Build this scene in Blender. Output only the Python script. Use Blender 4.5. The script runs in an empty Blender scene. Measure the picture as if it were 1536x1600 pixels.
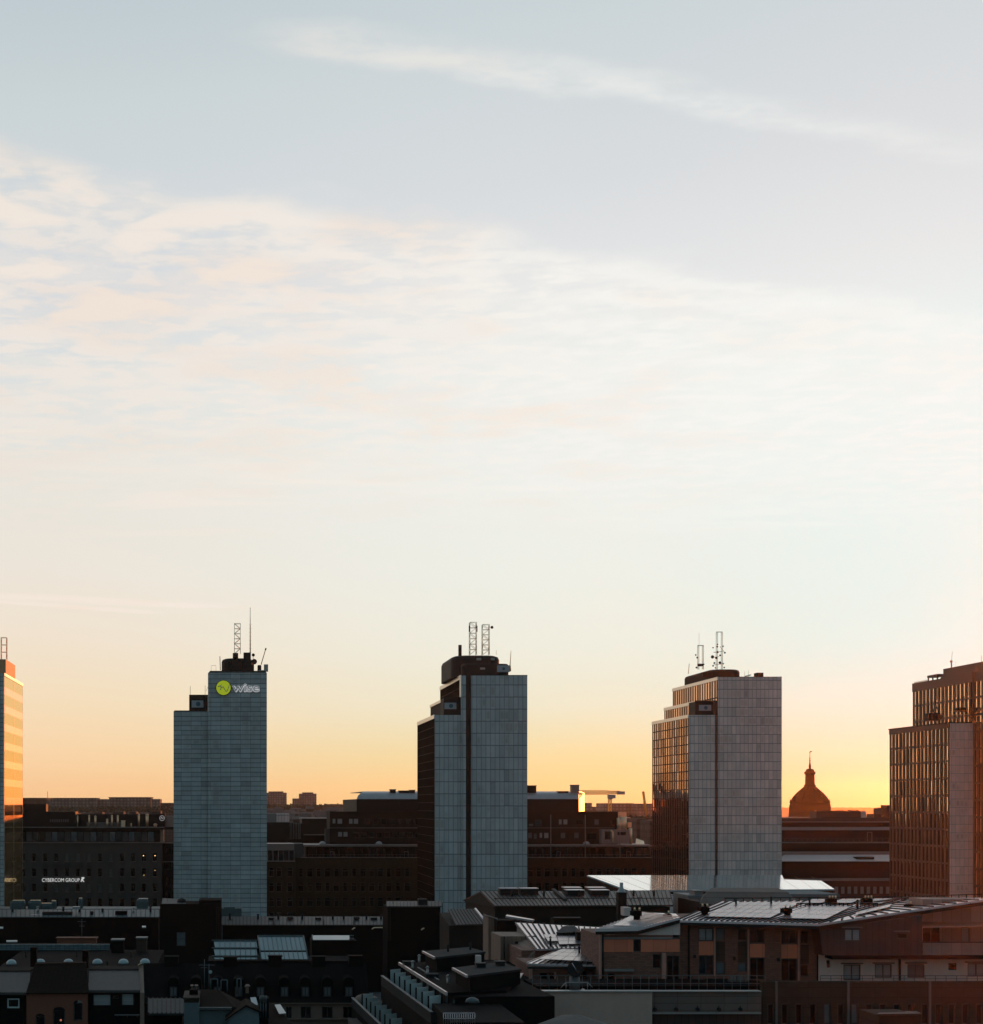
import bpy, bmesh, math, random
from mathutils import Vector
random.seed(7)
R = math.radians
sc = bpy.context.scene
COL = sc.collection

# ------------------------------------------------------------------ camera
FPX, PX0, PY0, H = 2400.0, 360.0, 1258.0, 38.0     # focal length in photo pixels, principal point, eye height
cam_d = bpy.data.cameras.new('camera'); cam = bpy.data.objects.new('camera', cam_d); COL.objects.link(cam)
cam.location = (0, 0, H); cam.rotation_euler = (R(90), 0, 0)
cam_d.sensor_fit = 'VERTICAL'; cam_d.sensor_height = 36; cam_d.lens = FPX / 1600 * 36
cam_d.shift_x = (768 - PX0) / 1600; cam_d.shift_y = (PY0 - 800) / 1600
cam_d.clip_start = 1; cam_d.clip_end = 20000
sc.camera = cam

# ------------------------------------------------------------------ sun, sky, exposure
SUN_AZ, SUN_EL = 29.0, 1.15
sun_d = bpy.data.lights.new('sun', 'SUN'); sun = bpy.data.objects.new('sun', sun_d); COL.objects.link(sun)
sun_d.energy = 3.4; sun_d.angle = R(0.5); sun_d.color = (1.0, .23, .04)
sd = Vector((math.sin(R(SUN_AZ)) * math.cos(R(SUN_EL)), math.cos(R(SUN_AZ)) * math.cos(R(SUN_EL)), math.sin(R(SUN_EL))))
sun.rotation_euler = sd.to_track_quat('Z', 'Y').to_euler(); sun.location = (0, 0, 400)
sc.view_settings.view_transform = 'Standard'; sc.view_settings.look = 'None'
sc.view_settings.exposure = 0; sc.view_settings.gamma = 1
sc.render.engine = 'CYCLES'
sc.cycles.use_denoising = True
try: sc.cycles.denoiser = 'OPENIMAGEDENOISE'
except Exception: pass
sc.cycles.max_bounces = 8; sc.cycles.volume_bounces = 0
sc.cycles.sample_clamp_indirect = 4

def s2l(r, g, b):
    f = lambda c: (c / 255 / 12.92) if c / 255 <= .04045 else ((c / 255 + .055) / 1.055) ** 2.4
    return (f(r), f(g), f(b), 1)

class NT:                                            # terse node-graph writer
    def __init__(s, tree): s.t = tree; tree.nodes.clear()
    def n(s, kind, **kw):
        nd = s.t.nodes.new(kind)
        for k, v in kw.items(): setattr(nd, k, v)
        return nd
    def put(s, sock, v):
        if isinstance(v, bpy.types.NodeSocket): s.t.links.new(v, sock)
        elif v is not None: sock.default_value = v
    def m(s, op, a, b=None, c=None, clamp=False):
        nd = s.n('ShaderNodeMath', operation=op, use_clamp=clamp)
        for i, v in enumerate((a, b, c)): s.put(nd.inputs[i], v)
        return nd.outputs[0]
    def sm(s, x, lo, hi, a=0., b=1.):                # smoothstep
        nd = s.n('ShaderNodeMapRange', interpolation_type='SMOOTHSTEP')
        for i, v in enumerate((x, lo, hi, a, b)): s.put(nd.inputs[i], v)
        return nd.outputs[0]
    def mix(s, f, a, b, blend='MIX'):
        nd = s.n('ShaderNodeMix', data_type='RGBA', blend_type=blend)
        s.put(nd.inputs[0], f); s.put(nd.inputs[6], a); s.put(nd.inputs[7], b)
        return nd.outputs[2]
    def xyz(s, v):
        nd = s.n('ShaderNodeSeparateXYZ'); s.put(nd.inputs[0], v); return nd.outputs
    def vec(s, x, y, z=0.):
        nd = s.n('ShaderNodeCombineXYZ')
        for i, v in enumerate((x, y, z)): s.put(nd.inputs[i], v)
        return nd.outputs[0]
    def noise(s, v, scale, detail=3., rough=.5, dist=0.):
        nd = s.n('ShaderNodeTexNoise'); s.put(nd.inputs['Vector'], v)
        nd.inputs['Scale'].default_value = scale; nd.inputs['Detail'].default_value = detail
        nd.inputs['Roughness'].default_value = rough; nd.inputs['Distortion'].default_value = dist
        return nd.outputs['Fac']
    def white(s, v):
        nd = s.n('ShaderNodeTexWhiteNoise', noise_dimensions='3D'); s.put(nd.inputs['Vector'], v)
        return nd.outputs
    def ramp(s, f, stops):
        nd = s.n('ShaderNodeValToRGB'); e = nd.color_ramp.elements
        e[0].position, e[0].color = stops[0]; e[1].position, e[1].color = stops[-1]
        for p, c in stops[1:-1]:
            x = e.new(p); x.color = c
        s.put(nd.inputs[0], f); return nd.outputs[0]

world = bpy.data.worlds.new('World'); sc.world = world; world.use_nodes = True
g = NT(world.node_tree)
d = g.n('ShaderNodeTexCoord').outputs['Generated']
x, y, z = g.xyz(d)
hor = g.m('MAXIMUM', g.m('SQRT', g.m('ADD', g.m('MULTIPLY', x, x), g.m('MULTIPLY', y, y))), .001)
t = g.m('DIVIDE', z, hor)                            # tangent of the elevation
tt = g.m('DIVIDE', t, .60, clamp=True)
sa = g.m('DIVIDE', x, hor); ca = g.m('DIVIDE', y, hor)
def stops(rows): return [(max(0, (1258 - py) / 2400 / .60), s2l(*c)) for py, c in rows]
left = g.ramp(tt, stops([(1258, (252, 204, 148)), (1235, (254, 209, 156)), (1180, (252, 216, 171)), (1100, (246, 223, 188)), (1000, (241, 227, 207)),
    (900, (237, 229, 217)), (750, (229, 228, 221)), (600, (219, 224, 224)), (450, (212, 217, 222)), (300, (208, 215, 219)), (150, (201, 211, 214)), (0, (191, 203, 209)), (-180, (176, 192, 204))]))
mid = g.ramp(tt, stops([(1258, (246, 208, 136)), (1225, (240, 216, 150)), (1180, (236, 223, 168)), (1110, (236, 233, 206)), (1020, (236, 238, 224)),
    (900, (236, 240, 232)), (750, (236, 240, 235)), (600, (235, 239, 236)), (450, (227, 229, 230)), (300, (216, 220, 223)), (150, (209, 216, 219)), (0, (200, 211, 215)), (-180, (182, 196, 206))]))
right = g.ramp(tt, stops([(1258, (160, 180, 138)), (1225, (178, 197, 166)), (1180, (196, 222, 196)), (1110, (208, 234, 222)), (1020, (214, 240, 235)),
    (900, (224, 242, 238)), (750, (232, 244, 241)), (600, (236, 244, 241)), (450, (231, 232, 232)), (300, (221, 223, 225)), (150, (212, 217, 220)), (0, (204, 213, 217)), (-180, (186, 198, 208))]))
grad = g.mix(g.sm(sa, .22, .42), g.mix(g.sm(sa, -.16, .24), left, mid), right)
# thin cirrus and altocumulus on a flat cloud layer seen in perspective
zz = g.m('MAXIMUM', z, .02)
u = g.m('DIVIDE', x, zz); v = g.m('DIVIDE', y, zz)
p = g.vec(u, v)
warp = g.noise(p, 1.3, 3.)
edge = g.m('ADD', g.m('SUBTRACT', v, g.m('MULTIPLY', u, .43)), g.m('MULTIPLY', g.m('SUBTRACT', g.noise(p, 3.4, 3.), .5), .36))
band = g.m('MULTIPLY', g.sm(edge, 2.42, 2.58), g.sm(v, 3.6, 6.2, 1., 0.))
puffs = g.sm(g.noise(g.vec(g.m('MULTIPLY', u, .8), v), 6.0, 4., .5, .15), .41, .60)
sheet = g.sm(g.noise(g.vec(g.m('MULTIPLY', u, .75), g.m('MULTIPLY', v, 1.0), 4.), 5., 7., .66, .3), .36, .64)
ripple = g.sm(g.noise(g.vec(g.m('MULTIPLY', u, .85), v, 7.), 12., 5., .55, .15), .40, .62)
base = g.m('ADD', g.sm(sa, -.1, .3, .06, .42), g.m('MULTIPLY', ripple, .64))
c1 = g.m('MULTIPLY', band, g.m('MAXIMUM', g.m('MULTIPLY', puffs, g.sm(v, 2.7, 4.2, .92, .6)), g.m('MAXIMUM', base, g.m('MULTIPLY', sheet, g.sm(sa, -.08, .3, .42, .8)))))
wl = g.m('ADD', g.m('ADD', g.m('MULTIPLY', u, .26), 1.985), g.m('MULTIPLY', g.m('MULTIPLY', u, u), .065))
wd = g.m('ADD', g.m('SUBTRACT', v, wl), g.m('MULTIPLY', g.m('SUBTRACT', g.noise(p, 6., 6., .6), .5), .12))
wg = g.m('MULTIPLY', g.sm(wd, -.085, .01), g.sm(wd, .0, .055, 1., 0.))
wisp = g.m('MULTIPLY', g.m('MULTIPLY', wg, g.m('MULTIPLY', g.sm(u, -.03, .16), g.sm(u, .6, 1.25, 1., .45))), g.sm(g.noise(g.vec(u, g.m('MULTIPLY', v, 1.6)), 8., 6., .62), .22, .62))
def streak(v0, k, w, u1, u2):
    dd = g.m('ADD', g.m('SUBTRACT', g.m('SUBTRACT', v, v0), g.m('MULTIPLY', u, k)), g.m('MULTIPLY', g.m('SUBTRACT', warp, .5), .25))
    gg = g.m('MULTIPLY', g.sm(dd, -w, 0.), g.sm(dd, 0., w, 1., 0.))
    return g.m('MULTIPLY', gg, g.sm(u, u1, u2, 1., 0.))
low = g.m('MAXIMUM', g.m('MAXIMUM', streak(7.75, .35, .22, -.3, .35), streak(8.15, .5, .13, -.6, -.2)), g.m('MULTIPLY', streak(4.62, .2, .22, .1, .6), .6))
stre = g.m('MULTIPLY', g.m('MULTIPLY', g.sm(g.noise(g.vec(g.m('MULTIPLY', u, .35), v, 9.), 3.4, 5., .55, .3), .47, .7), g.sm(v, 3.0, 3.8)), g.sm(v, 4.6, 6.4, .8, 0.))
cloud = g.m('MAXIMUM', g.m('MAXIMUM', c1, g.m('MULTIPLY', wisp, .58)), g.m('MAXIMUM', g.m('MULTIPLY', low, .85), stre))
ccol = g.mix(g.sm(sa, -.1, .35), s2l(246, 234, 222), s2l(246, 247, 243))
peach = g.mix(g.m('MULTIPLY', g.sm(g.noise(p, 2.2, 2.), .45, .65), g.sm(sa, .1, .4, .65, .1)), ccol, s2l(247, 226, 208))
front = g.mix(g.m('MULTIPLY', cloud, .88), grad, peach)
nish = g.n('ShaderNodeTexSky', sky_type='NISHITA', sun_disc=False, sun_elevation=R(SUN_EL), sun_rotation=R(SUN_AZ), altitude=0, air_density=1, dust_density=1, ozone_density=1)
back = g.mix(1., nish.outputs[0], (1.2, 1.85, 2.45, 1), 'MULTIPLY')
WS = .10                                             # background strength; the graded western half is scaled to it
back = g.mix(.62, back, tuple(c / WS for c in (.20, .345, .43)) + (1,))
fr = g.mix(1., front, (1 / WS, 1 / WS, 1 / WS, 1), 'MULTIPLY')
mask = g.m('MULTIPLY', g.sm(ca, .05, .82), g.sm(t, .62, 1.6, 1., 0.))
bg = g.n('ShaderNodeBackground'); bg.inputs['Strength'].default_value = WS
g.put(bg.inputs['Color'], g.mix(mask, back, fr))
wo = g.n('ShaderNodeOutputWorld'); g.put(wo.inputs['Surface'], bg.outputs[0])

# ------------------------------------------------------------------ materials
def new_mat(name):
    m_ = bpy.data.materials.new(name); m_.use_nodes = True
    return m_, NT(m_.node_tree)

def finish(g, bsdf):
    o = g.n('ShaderNodeOutputMaterial'); g.put(o.inputs['Surface'], bsdf.outputs[0])

def uvw(g, axis):
    px, py, pz = g.xyz(g.n('ShaderNodeTexCoord').outputs['Object'])
    if axis == 'roof': return px, py, g.vec(px, py, pz)
    nx, ny, nz = g.xyz(g.n('ShaderNodeNewGeometry').outputs['True Normal'])
    a = g.m('GREATER_THAN', g.m('ABSOLUTE', nx), .7)
    uu = g.m('ADD', g.m('MULTIPLY', px, g.m('SUBTRACT', 1., a)), g.m('MULTIPLY', py, a))
    return uu, pz, g.vec(px, py, pz)

def MAT(name, col, rough=.75, metal=0., var=.18, scale=.35, axis='wall', grid=None, line=.05, dark=.45, cell=.1, stain=0., spec=.5, bump=.15, aniso=None, vark=None):
    """Weathered surface: two-scale noise, optional panel grid (width, height) with dark joints and a tone per panel, vertical run-off stains."""
    m_, g = new_mat(name)
    uu, vv, P3 = uvw(g, axis)
    c = tuple(col) + (1,)
    n1 = g.noise(P3, scale, 4., .6); n2 = g.noise(P3, scale * 9, 3., .6)
    k = g.m('ADD', 1., g.m('MULTIPLY', g.m('SUBTRACT', g.m('ADD', g.m('MULTIPLY', n1, .65), g.m('MULTIPLY', n2, .35)), .5), var * 2.4))
    h = None
    if grid:
        a = g.m('DIVIDE', uu, grid[0]); b = g.m('DIVIDE', vv, grid[1])
        if len(grid) > 2: a = g.m('ADD', a, g.m('MULTIPLY', g.m('FRACT', g.m('MULTIPLY', g.m('FLOOR', b), .5)), 1.))
        rnd = g.white(g.vec(g.m('FLOOR', a), g.m('FLOOR', b), 3.7))
        k = g.m('MULTIPLY', k, g.m('ADD', 1., g.m('MULTIPLY', g.m('SUBTRACT', rnd[0], .5), cell * 2)))
        if cell > .12: k = g.m('MULTIPLY', k, g.m('SUBTRACT', 1., g.m('MULTIPLY', g.m('GREATER_THAN', g.xyz(rnd[1])[1], .93), .17)))
        fa = g.m('MULTIPLY', g.m('SUBTRACT', .5, g.m('ABSOLUTE', g.m('SUBTRACT', g.m('FRACT', a), .5))), grid[0])
        fb = g.m('MULTIPLY', g.m('SUBTRACT', .5, g.m('ABSOLUTE', g.m('SUBTRACT', g.m('FRACT', b), .5))), grid[1])
        lw = line if isinstance(line, tuple) else (line, line)
        ja = g.m('LESS_THAN', fa, lw[0]); jb = g.m('LESS_THAN', fb, lw[1])
        j = g.m('MAXIMUM', g.m('MULTIPLY', ja, .75), jb)
        k = g.m('MULTIPLY', k, g.m('SUBTRACT', 1., g.m('MULTIPLY', j, dark)))
        h = g.m('SUBTRACT', 1., j)
        if stain:
            cen = g.m('MULTIPLY', g.sm(fa, .0, grid[0] * .32), g.sm(fb, .0, grid[1] * .3))
            pick = g.m('MULTIPLY', g.sm(g.noise(P3, .11, 3.), .46, .62), g.m('GREATER_THAN', rnd[0], .42))
            st = g.m('MULTIPLY', cen, pick)
            base = g.mix(g.m('MULTIPLY', st, stain), c, (c[0] * .62, c[1] * .52, c[2] * .46, 1))
        else: base = c
    else:
        base = c
    run = g.noise(g.vec(g.m('MULTIPLY', uu, 1.6), g.m('MULTIPLY', vv, .09)), 1., 4., .6)
    k = g.m('MULTIPLY', k, g.m('ADD', 1., g.m('MULTIPLY', g.m('SUBTRACT', run, .5), var * 1.3)))
    kk = g.n('ShaderNodeCombineColor')
    for i in range(3): g.put(kk.inputs[i], k)
    col_ = g.mix(1., base, kk.outputs[0], 'MULTIPLY')
    b_ = g.n('ShaderNodeBsdfPrincipled'); g.put(b_.inputs['Base Color'], col_)
    g.put(b_.inputs['Roughness'], g.m('ADD', rough, g.m('MULTIPLY', g.m('SUBTRACT', n2, .5), .25), clamp=True))
    b_.inputs['Metallic'].default_value = metal; b_.inputs['Specular IOR Level'].default_value = spec
    if bump:
        bp = g.n('ShaderNodeBump'); bp.inputs['Strength'].default_value = bump; bp.inputs['Distance'].default_value = .03
        g.put(bp.inputs['Height'], g.m('ADD', n2, h) if h is not None else n2)
        g.put(b_.inputs['Normal'], bp.outputs[0])
    finish(g, b_); return m_

def GLASS(name, col=(.012, .014, .016), cellsize=(1.2, 2.2), tilt=.012, ior=1.9, rough=.04, blind=.0, metal=0., vary=0.):
    """Reflective glazing; each pane leans a little its own way, some have a blind drawn behind them."""
    m_, g = new_mat(name)
    uu, vv, P3 = uvw(g, 'wall')
    rnd = g.white(g.vec(g.m('FLOOR', g.m('DIVIDE', uu, cellsize[0])), g.m('FLOOR', g.m('DIVIDE', vv, cellsize[1])), 1.3))
    off = g.n('ShaderNodeVectorMath', operation='MULTIPLY_ADD')
    g.put(off.inputs[0], rnd[1]); off.inputs[1].default_value = (tilt, tilt, tilt); off.inputs[2].default_value = (-tilt / 2,) * 3
    ad = g.n('ShaderNodeVectorMath', operation='ADD'); g.put(ad.inputs[0], off.outputs[0]); g.put(ad.inputs[1], g.n('ShaderNodeNewGeometry').outputs['Normal'])
    nm = g.n('ShaderNodeVectorMath', operation='NORMALIZE'); g.put(nm.inputs[0], ad.outputs[0])
    b_ = g.n('ShaderNodeBsdfPrincipled')
    c = tuple(col) + (1,)
    if vary:
        kv = g.n('ShaderNodeCombineColor'); q_ = g.m('ADD', 1 - vary, g.m('MULTIPLY', g.sm(rnd[0], .2, .8), vary))
        for i in range(3): g.put(kv.inputs[i], q_)
        c = g.mix(1., c, kv.outputs[0], 'MULTIPLY')
    if blind: c = g.mix(g.m('LESS_THAN', rnd[0], blind), c, (.16, .15, .135, 1))
    g.put(b_.inputs['Base Color'], c); b_.inputs['Roughness'].default_value = rough; b_.inputs['Metallic'].default_value = metal; b_.inputs['IOR'].default_value = ior
    if metal: b_.inputs['Specular Tint'].default_value = tuple(min(1, q * 1.12) for q in col) + (1,)
    g.put(b_.inputs['Normal'], nm.outputs[0])
    finish(g, b_); return m_

def EMIT(name, col, st):
    m_, g = new_mat(name)
    b_ = g.n('ShaderNodeBsdfPrincipled'); b_.inputs['Base Color'].default_value = tuple(col) + (1,)
    b_.inputs['Emission Color'].default_value = tuple(col) + (1,); b_.inputs['Emission Strength'].default_value = st
    finish(g, b_); return m_

# ------------------------------------------------------------------ mesh helpers
def X(px, Y): return (px - PX0) * Y / FPX
def Z(py, Y): return H + (PY0 - py) * Y / FPX
def P(px, py, Y): return Vector((X(px, Y), Y, Z(py, Y)))

WL = {}
class MB:
    def __init__(s): s.v = []; s.f = []; s.sm = set()
    def quad(s, *pts):
        n = len(s.v); s.v += [Vector(p_) for p_ in pts]; s.f.append(tuple(range(n, n + len(pts)))); return s
    def box(s, x0, x1, y0, y1, z0, z1):
        if x0 > x1: x0, x1 = x1, x0
        if z0 > z1: z0, z1 = z1, z0
        n = len(s.v)
        s.v += [Vector(p_) for p_ in ((x0, y0, z0), (x1, y0, z0), (x1, y1, z0), (x0, y1, z0), (x0, y0, z1), (x1, y0, z1), (x1, y1, z1), (x0, y1, z1))]
        s.f += [tuple(n + i for i in q) for q in ((0, 3, 2, 1), (4, 5, 6, 7), (0, 1, 5, 4), (1, 2, 6, 5), (2, 3, 7, 6), (3, 0, 4, 7))]
        return s
    def pbox(s, px0, py0, px1, py1, Y, dep):          # box whose front face spans these photo pixels at depth Y
        return s.box(X(px0, Y), X(px1, Y), Y, Y + dep, Z(py1, Y), Z(py0, Y))
    def hexa(s, bot, top):                            # general 8-corner solid
        n = len(s.v); s.v += [Vector(p_) for p_ in list(bot) + list(top)]; k = len(bot)
        s.f.append(tuple(n + i for i in reversed(range(k)))); s.f.append(tuple(n + k + i for i in range(k)))
        for i in range(k):
            j = (i + 1) % k; s.f.append((n + i, n + j, n + k + j, n + k + i))
        return s
    def slab(s, pts, th):                             # sheet of thickness th below these points
        return s.hexa([Vector(p_) - Vector((0, 0, th)) for p_ in pts], pts)
    def cyl(s, a, b, r0, r1=None, n=10, cap=True):
        a = Vector(a); b = Vector(b); r1 = r0 if r1 is None else r1
        ax = (b - a).normalized(); e = Vector((1, 0, 0)) if abs(ax.x) < .9 else Vector((0, 1, 0))
        e1 = ax.cross(e).normalized(); e2 = ax.cross(e1)
        k = len(s.v)
        for c, r in ((a, r0), (b, r1)):
            for i in range(n):
                w = 2 * math.pi * i / n; s.v.append(c + (e1 * math.cos(w) + e2 * math.sin(w)) * r)
        for i in range(n):
            j = (i + 1) % n; s.sm.add(len(s.f)); s.f.append((k + i, k + j, k + n + j, k + n + i))
        if cap: s.f.append(tuple(k + i for i in reversed(range(n)))); s.f.append(tuple(k + n + i for i in range(n)))
        return s
    def bar(s, a, b, w): return s.cyl(a, b, w * .55, n=6)
    def lathe(s, c, prof, n=20, sx=1., sy=1.):        # profile of (radius, z) about a vertical axis
        c = Vector(c); k = len(s.v)
        for r, z_ in prof:
            for i in range(n):
                w = 2 * math.pi * i / n; s.v.append(c + Vector((math.cos(w) * r * sx, math.sin(w) * r * sy, z_)))
        for q in range(len(prof) - 1):
            for i in range(n):
                j = (i + 1) % n; s.sm.add(len(s.f)); s.f.append((k + q * n + i, k + q * n + j, k + q * n + n + j, k + q * n + n + i))
        s.f.append(tuple(k + i for i in reversed(range(n)))); s.f.append(tuple(k + (len(prof) - 1) * n + i for i in range(n)))
        return s
    def round_box(s, x0, x1, y0, y1, z0, z1, r, n=5, dome=0.):   # upright box with rounded corners, optionally a softened top edge
        ring = []
        for cx, cy, a0 in ((x1 - r, y1 - r, 0), (x0 + r, y1 - r, 90), (x0 + r, y0 + r, 180), (x1 - r, y0 + r, 270)):
            for i in range(n + 1):
                w = R(a0 + 90 * i / n); ring.append((cx + r * math.cos(w), cy + r * math.sin(w)))
        k = len(ring); b0 = len(s.v); cx, cy = (x0 + x1) / 2, (y0 + y1) / 2
        lv = [(0, z0), (0, z1 - dome)] + ([(dome * .3, z1 - dome * .3), (dome, z1)] if dome else [])
        for ins, zz_ in lv:
            for a, b in ring:
                fx = 1 - ins / max(.1, (x1 - x0) / 2); fy = 1 - ins / max(.1, (y1 - y0) / 2)
                s.v.append(Vector((cx + (a - cx) * fx, cy + (b - cy) * fy, zz_)))
        for q in range(len(lv) - 1):
            for i in range(k):
                j = (i + 1) % k; s.f.append((b0 + q * k + i, b0 + q * k + j, b0 + q * k + k + j, b0 + q * k + k + i))
        s.f.append(tuple(b0 + i for i in reversed(range(k)))); s.f.append(tuple(b0 + (len(lv) - 1) * k + i for i in range(k)))
        return s
    def mesh(s, name, mat, org):
        me = bpy.data.meshes.new(name); me.from_pydata([tuple(v_ - org) for v_ in s.v], [], s.f)
        for i in s.sm: me.polygons[i].use_smooth = True
        me.materials.append(mat); me.update(); return me
    def build(s, name, mat, parent=None):
        if parent is None:
            xs = [v_.x for v_ in s.v]; ys = [v_.y for v_ in s.v]; zs = [v_.z for v_ in s.v]
            org = Vector(((min(xs) + max(xs)) / 2, (min(ys) + max(ys)) / 2, min(zs)))
        else: org = WL[parent.name]
        o = bpy.data.objects.new(name, s.mesh(name, mat, org)); COL.objects.link(o)
        if parent is None: o.location = org
        else: o.parent = parent
        WL[o.name] = org
        return o

def tag(o, label, cat, group=None, kind=None):
    if label: o['label'] = label
    if cat: o['category'] = cat
    if group: o['group'] = group
    if kind: o['kind'] = kind
    return o
def thing(name, label, cat, loc, group=None):
    o = bpy.data.objects.new(name, None); COL.objects.link(o); o.location = loc; o.empty_display_size = .5
    WL[o.name] = Vector(loc); return tag(o, label, cat, group)
def place(name, me, parent, loc):                     # another instance of a mesh, as a child at a world position
    o = bpy.data.objects.new(name, me); COL.objects.link(o); o.parent = parent; o.location = Vector(loc) - WL[parent.name]
    WL[o.name] = Vector(loc); return o

WIN = {}
def window(parent, x0, x1, z0, z1, Y, frame, pane, fw=.08, mull=1, bar=0, name='window', sill=None):
    """Frame with mullions as the part, its glazing as the sub-part; equal windows share mesh data."""
    w, h = round(abs(x1 - x0), 2), round(abs(z1 - z0), 2); key = (w, h, frame.name, pane.name, fw, mull, bar, name)
    if key not in WIN:
        a = MB(); d_ = .09
        a.box(0, fw, 0, d_, 0, h).box(w - fw, w, 0, d_, 0, h).box(fw, w - fw, 0, d_, 0, fw).box(fw, w - fw, 0, d_, h - fw, h)
        for i in range(1, mull): a.box(w * i / mull - fw / 2, w * i / mull + fw / 2, .004, d_ - .004, fw, h - fw)
        if bar: a.box(fw, w - fw, .008, d_ - .008, h * bar - fw / 2, h * bar + fw / 2)
        b = MB().box(fw * .5, w - fw * .5, .05, .07, fw * .5, h - fw * .5)
        WIN[key] = (a.mesh(name, frame, Vector()), b.mesh('pane', pane, Vector()))
    loc = Vector((min(x0, x1), Y, min(z0, z1)))
    f = place(name, WIN[key][0], parent, loc); place('pane', WIN[key][1], f, loc)
    return f
def pwindow(parent, px0, py0, px1, py1, Y, frame, pane, **kw):
    return window(parent, X(px0, Y), X(px1, Y), Z(py1, Y), Z(py0, Y), Y, frame, pane, **kw)

def facade(mb, x0, x1, z0, z1, Y, dep, holes, rev=.25):
    """Wall block facing the viewer's side with real openings cut as deep as rev; holes are (x0, x1, z0, z1)."""
    xs = sorted({x0, x1, *[q for h in holes for q in h[:2]]}); zs = sorted({z0, z1, *[q for h in holes for q in h[2:]]})
    xs = [q for q in xs if x0 <= q <= x1]; zs = [q for q in zs if z0 <= q <= z1]
    for i in range(len(xs) - 1):
        for j in range(len(zs) - 1):
            cx, cz = (xs[i] + xs[i + 1]) / 2, (zs[j] + zs[j + 1]) / 2
            if any(h[0] < cx < h[1] and h[2] < cz < h[3] for h in holes): continue
            mb.quad((xs[i], Y, zs[j]), (xs[i + 1], Y, zs[j]), (xs[i + 1], Y, zs[j + 1]), (xs[i], Y, zs[j + 1]))
    for a, b, c, e in holes:
        y1 = Y + rev
        mb.quad((a, Y, c), (a, y1, c), (b, y1, c), (b, Y, c)); mb.quad((a, Y, e), (b, Y, e), (b, y1, e), (a, y1, e))
        mb.quad((a, Y, c), (a, Y, e), (a, y1, e), (a, y1, c)); mb.quad((b, Y, c), (b, y1, c), (b, y1, e), (b, Y, e))
        mb.quad((a, y1, c), (b, y1, c), (b, y1, e), (a, y1, e))
    mb.quad((x0, Y, z0), (x0, Y, z1), (x0, Y + dep, z1), (x0, Y + dep, z0)); mb.quad((x1, Y, z0), (x1, Y + dep, z0), (x1, Y + dep, z1), (x1, Y, z1))
    mb.quad((x0, Y, z1), (x1, Y, z1), (x1, Y + dep, z1), (x0, Y + dep, z1)); mb.quad((x0, Y + dep, z0), (x0, Y + dep, z1), (x1, Y + dep, z1), (x1, Y + dep, z0))
    return mb
def pfacade(parent, name, mat, px0, py0, px1, py1, Y, dep, wins=(), frame=None, pane=None, rev=.25, **kw):
    """wins: pixel boxes (x0, y0, x1, y1[, pane material]) cut into the wall and glazed."""
    hs = [(X(w[0], Y), X(w[2], Y), Z(w[3], Y), Z(w[1], Y)) for w in wins]
    o = facade(MB(), X(px0, Y), X(px1, Y), Z(py1, Y), Z(py0, Y), Y, dep, hs, rev).build(name, mat, parent)
    for w, h in zip(wins, hs):
        window(parent, *h, Y + rev - .12, frame, w[4] if len(w) > 4 and w[4] else pane, **{**kw, **(w[5] if len(w) > 5 else {})})
    return o

def ribroof(mb, A, B, C, D, th=.18, n=12, rh=.07, rw=.06):
    """Standing-seam sheet: eave A-B, ridge D-C, ribs running from eave to ridge."""
    A, B, C, D = map(Vector, (A, B, C, D)); mb.slab([A, B, C, D], th)
    for i in range(n + 1):
        k = i / n; a = A.lerp(B, k); b = D.lerp(C, k); w = (B - A).normalized() * rw / 2; up = Vector((0, 0, rh))
        mb.hexa([a - w, a + w, b + w, b - w], [a - w + up, a + w + up, b + w + up, b - w + up])
    return mb
def seams(par, mat, A, B, C, D, n, w=.12, h=.11, lift=.02):  # built in dark metal so the shading seams cast sits in their colour
    """Upstand seams of a sheet roof, one mesh: eave A-B, ridge D-C."""
    A, B, C, D = map(Vector, (A, B, C, D)); mb = MB()
    for i in range(n + 1):
        k = i / n; a = A.lerp(B, k); b = D.lerp(C, k); wv = (B - A).normalized() * w / 2; lo = Vector((0, 0, lift)); up_ = Vector((0, 0, h))
        mb.hexa([a - wv + lo, a + wv + lo, b + wv + lo, b - wv + lo], [a - wv + up_, a + wv + up_, b + wv + up_, b - wv + up_])
    return mb.build('seams', mat, par)
# ------------------------------------------------------------------ palette
m_ground = MAT('asphalt', (.045, .045, .047), .9, var=.3, scale=.05, axis='roof')
m_wood_far = MAT('far_forest', (.05, .055, .035), 1., var=.5, scale=.01, axis='roof', bump=0)
m_slate = MAT('marble_slabs', (.36, .37, .36), .6, grid=(2.53, 1.19), line=(.07, .11), dark=.56, cell=.17, stain=.55, var=.26)
m_marble = MAT('marble_panels', (.42, .42, .41), .55, grid=(1.2, 3.15), line=(.10, .13), dark=.56, cell=.13, stain=.65, var=.2)
m_marble_warm = MAT('warm_marble_panels', (.70, .52, .47), .55, grid=(1.07, 2.35), line=(.08, .11), dark=.52, cell=.13, stain=.6, var=.2)  # bounced warm light on the tower put into this marble's colour
m_marble_flare = MAT('flare_tinted_marble', (.84, .50, .42), .55, grid=(1.1, 2.2), line=(.05, .07), dark=.4, cell=.08, stain=.7, var=.14)  # pink of the lens flare put into the marble's colour
m_groove = MAT('dark_recess', (.012, .011, .011), .8)
m_alu = MAT('light_aluminium', (.62, .58, .54), .32, metal=.85, var=.06, bump=0)
m_alu_dull = MAT('dull_aluminium', (.30, .27, .25), .45, metal=.6, var=.1, bump=0)
m_bronze = MAT('bronze_fins', (.095, .042, .029), .65, metal=.1, var=.12, bump=0)
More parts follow.
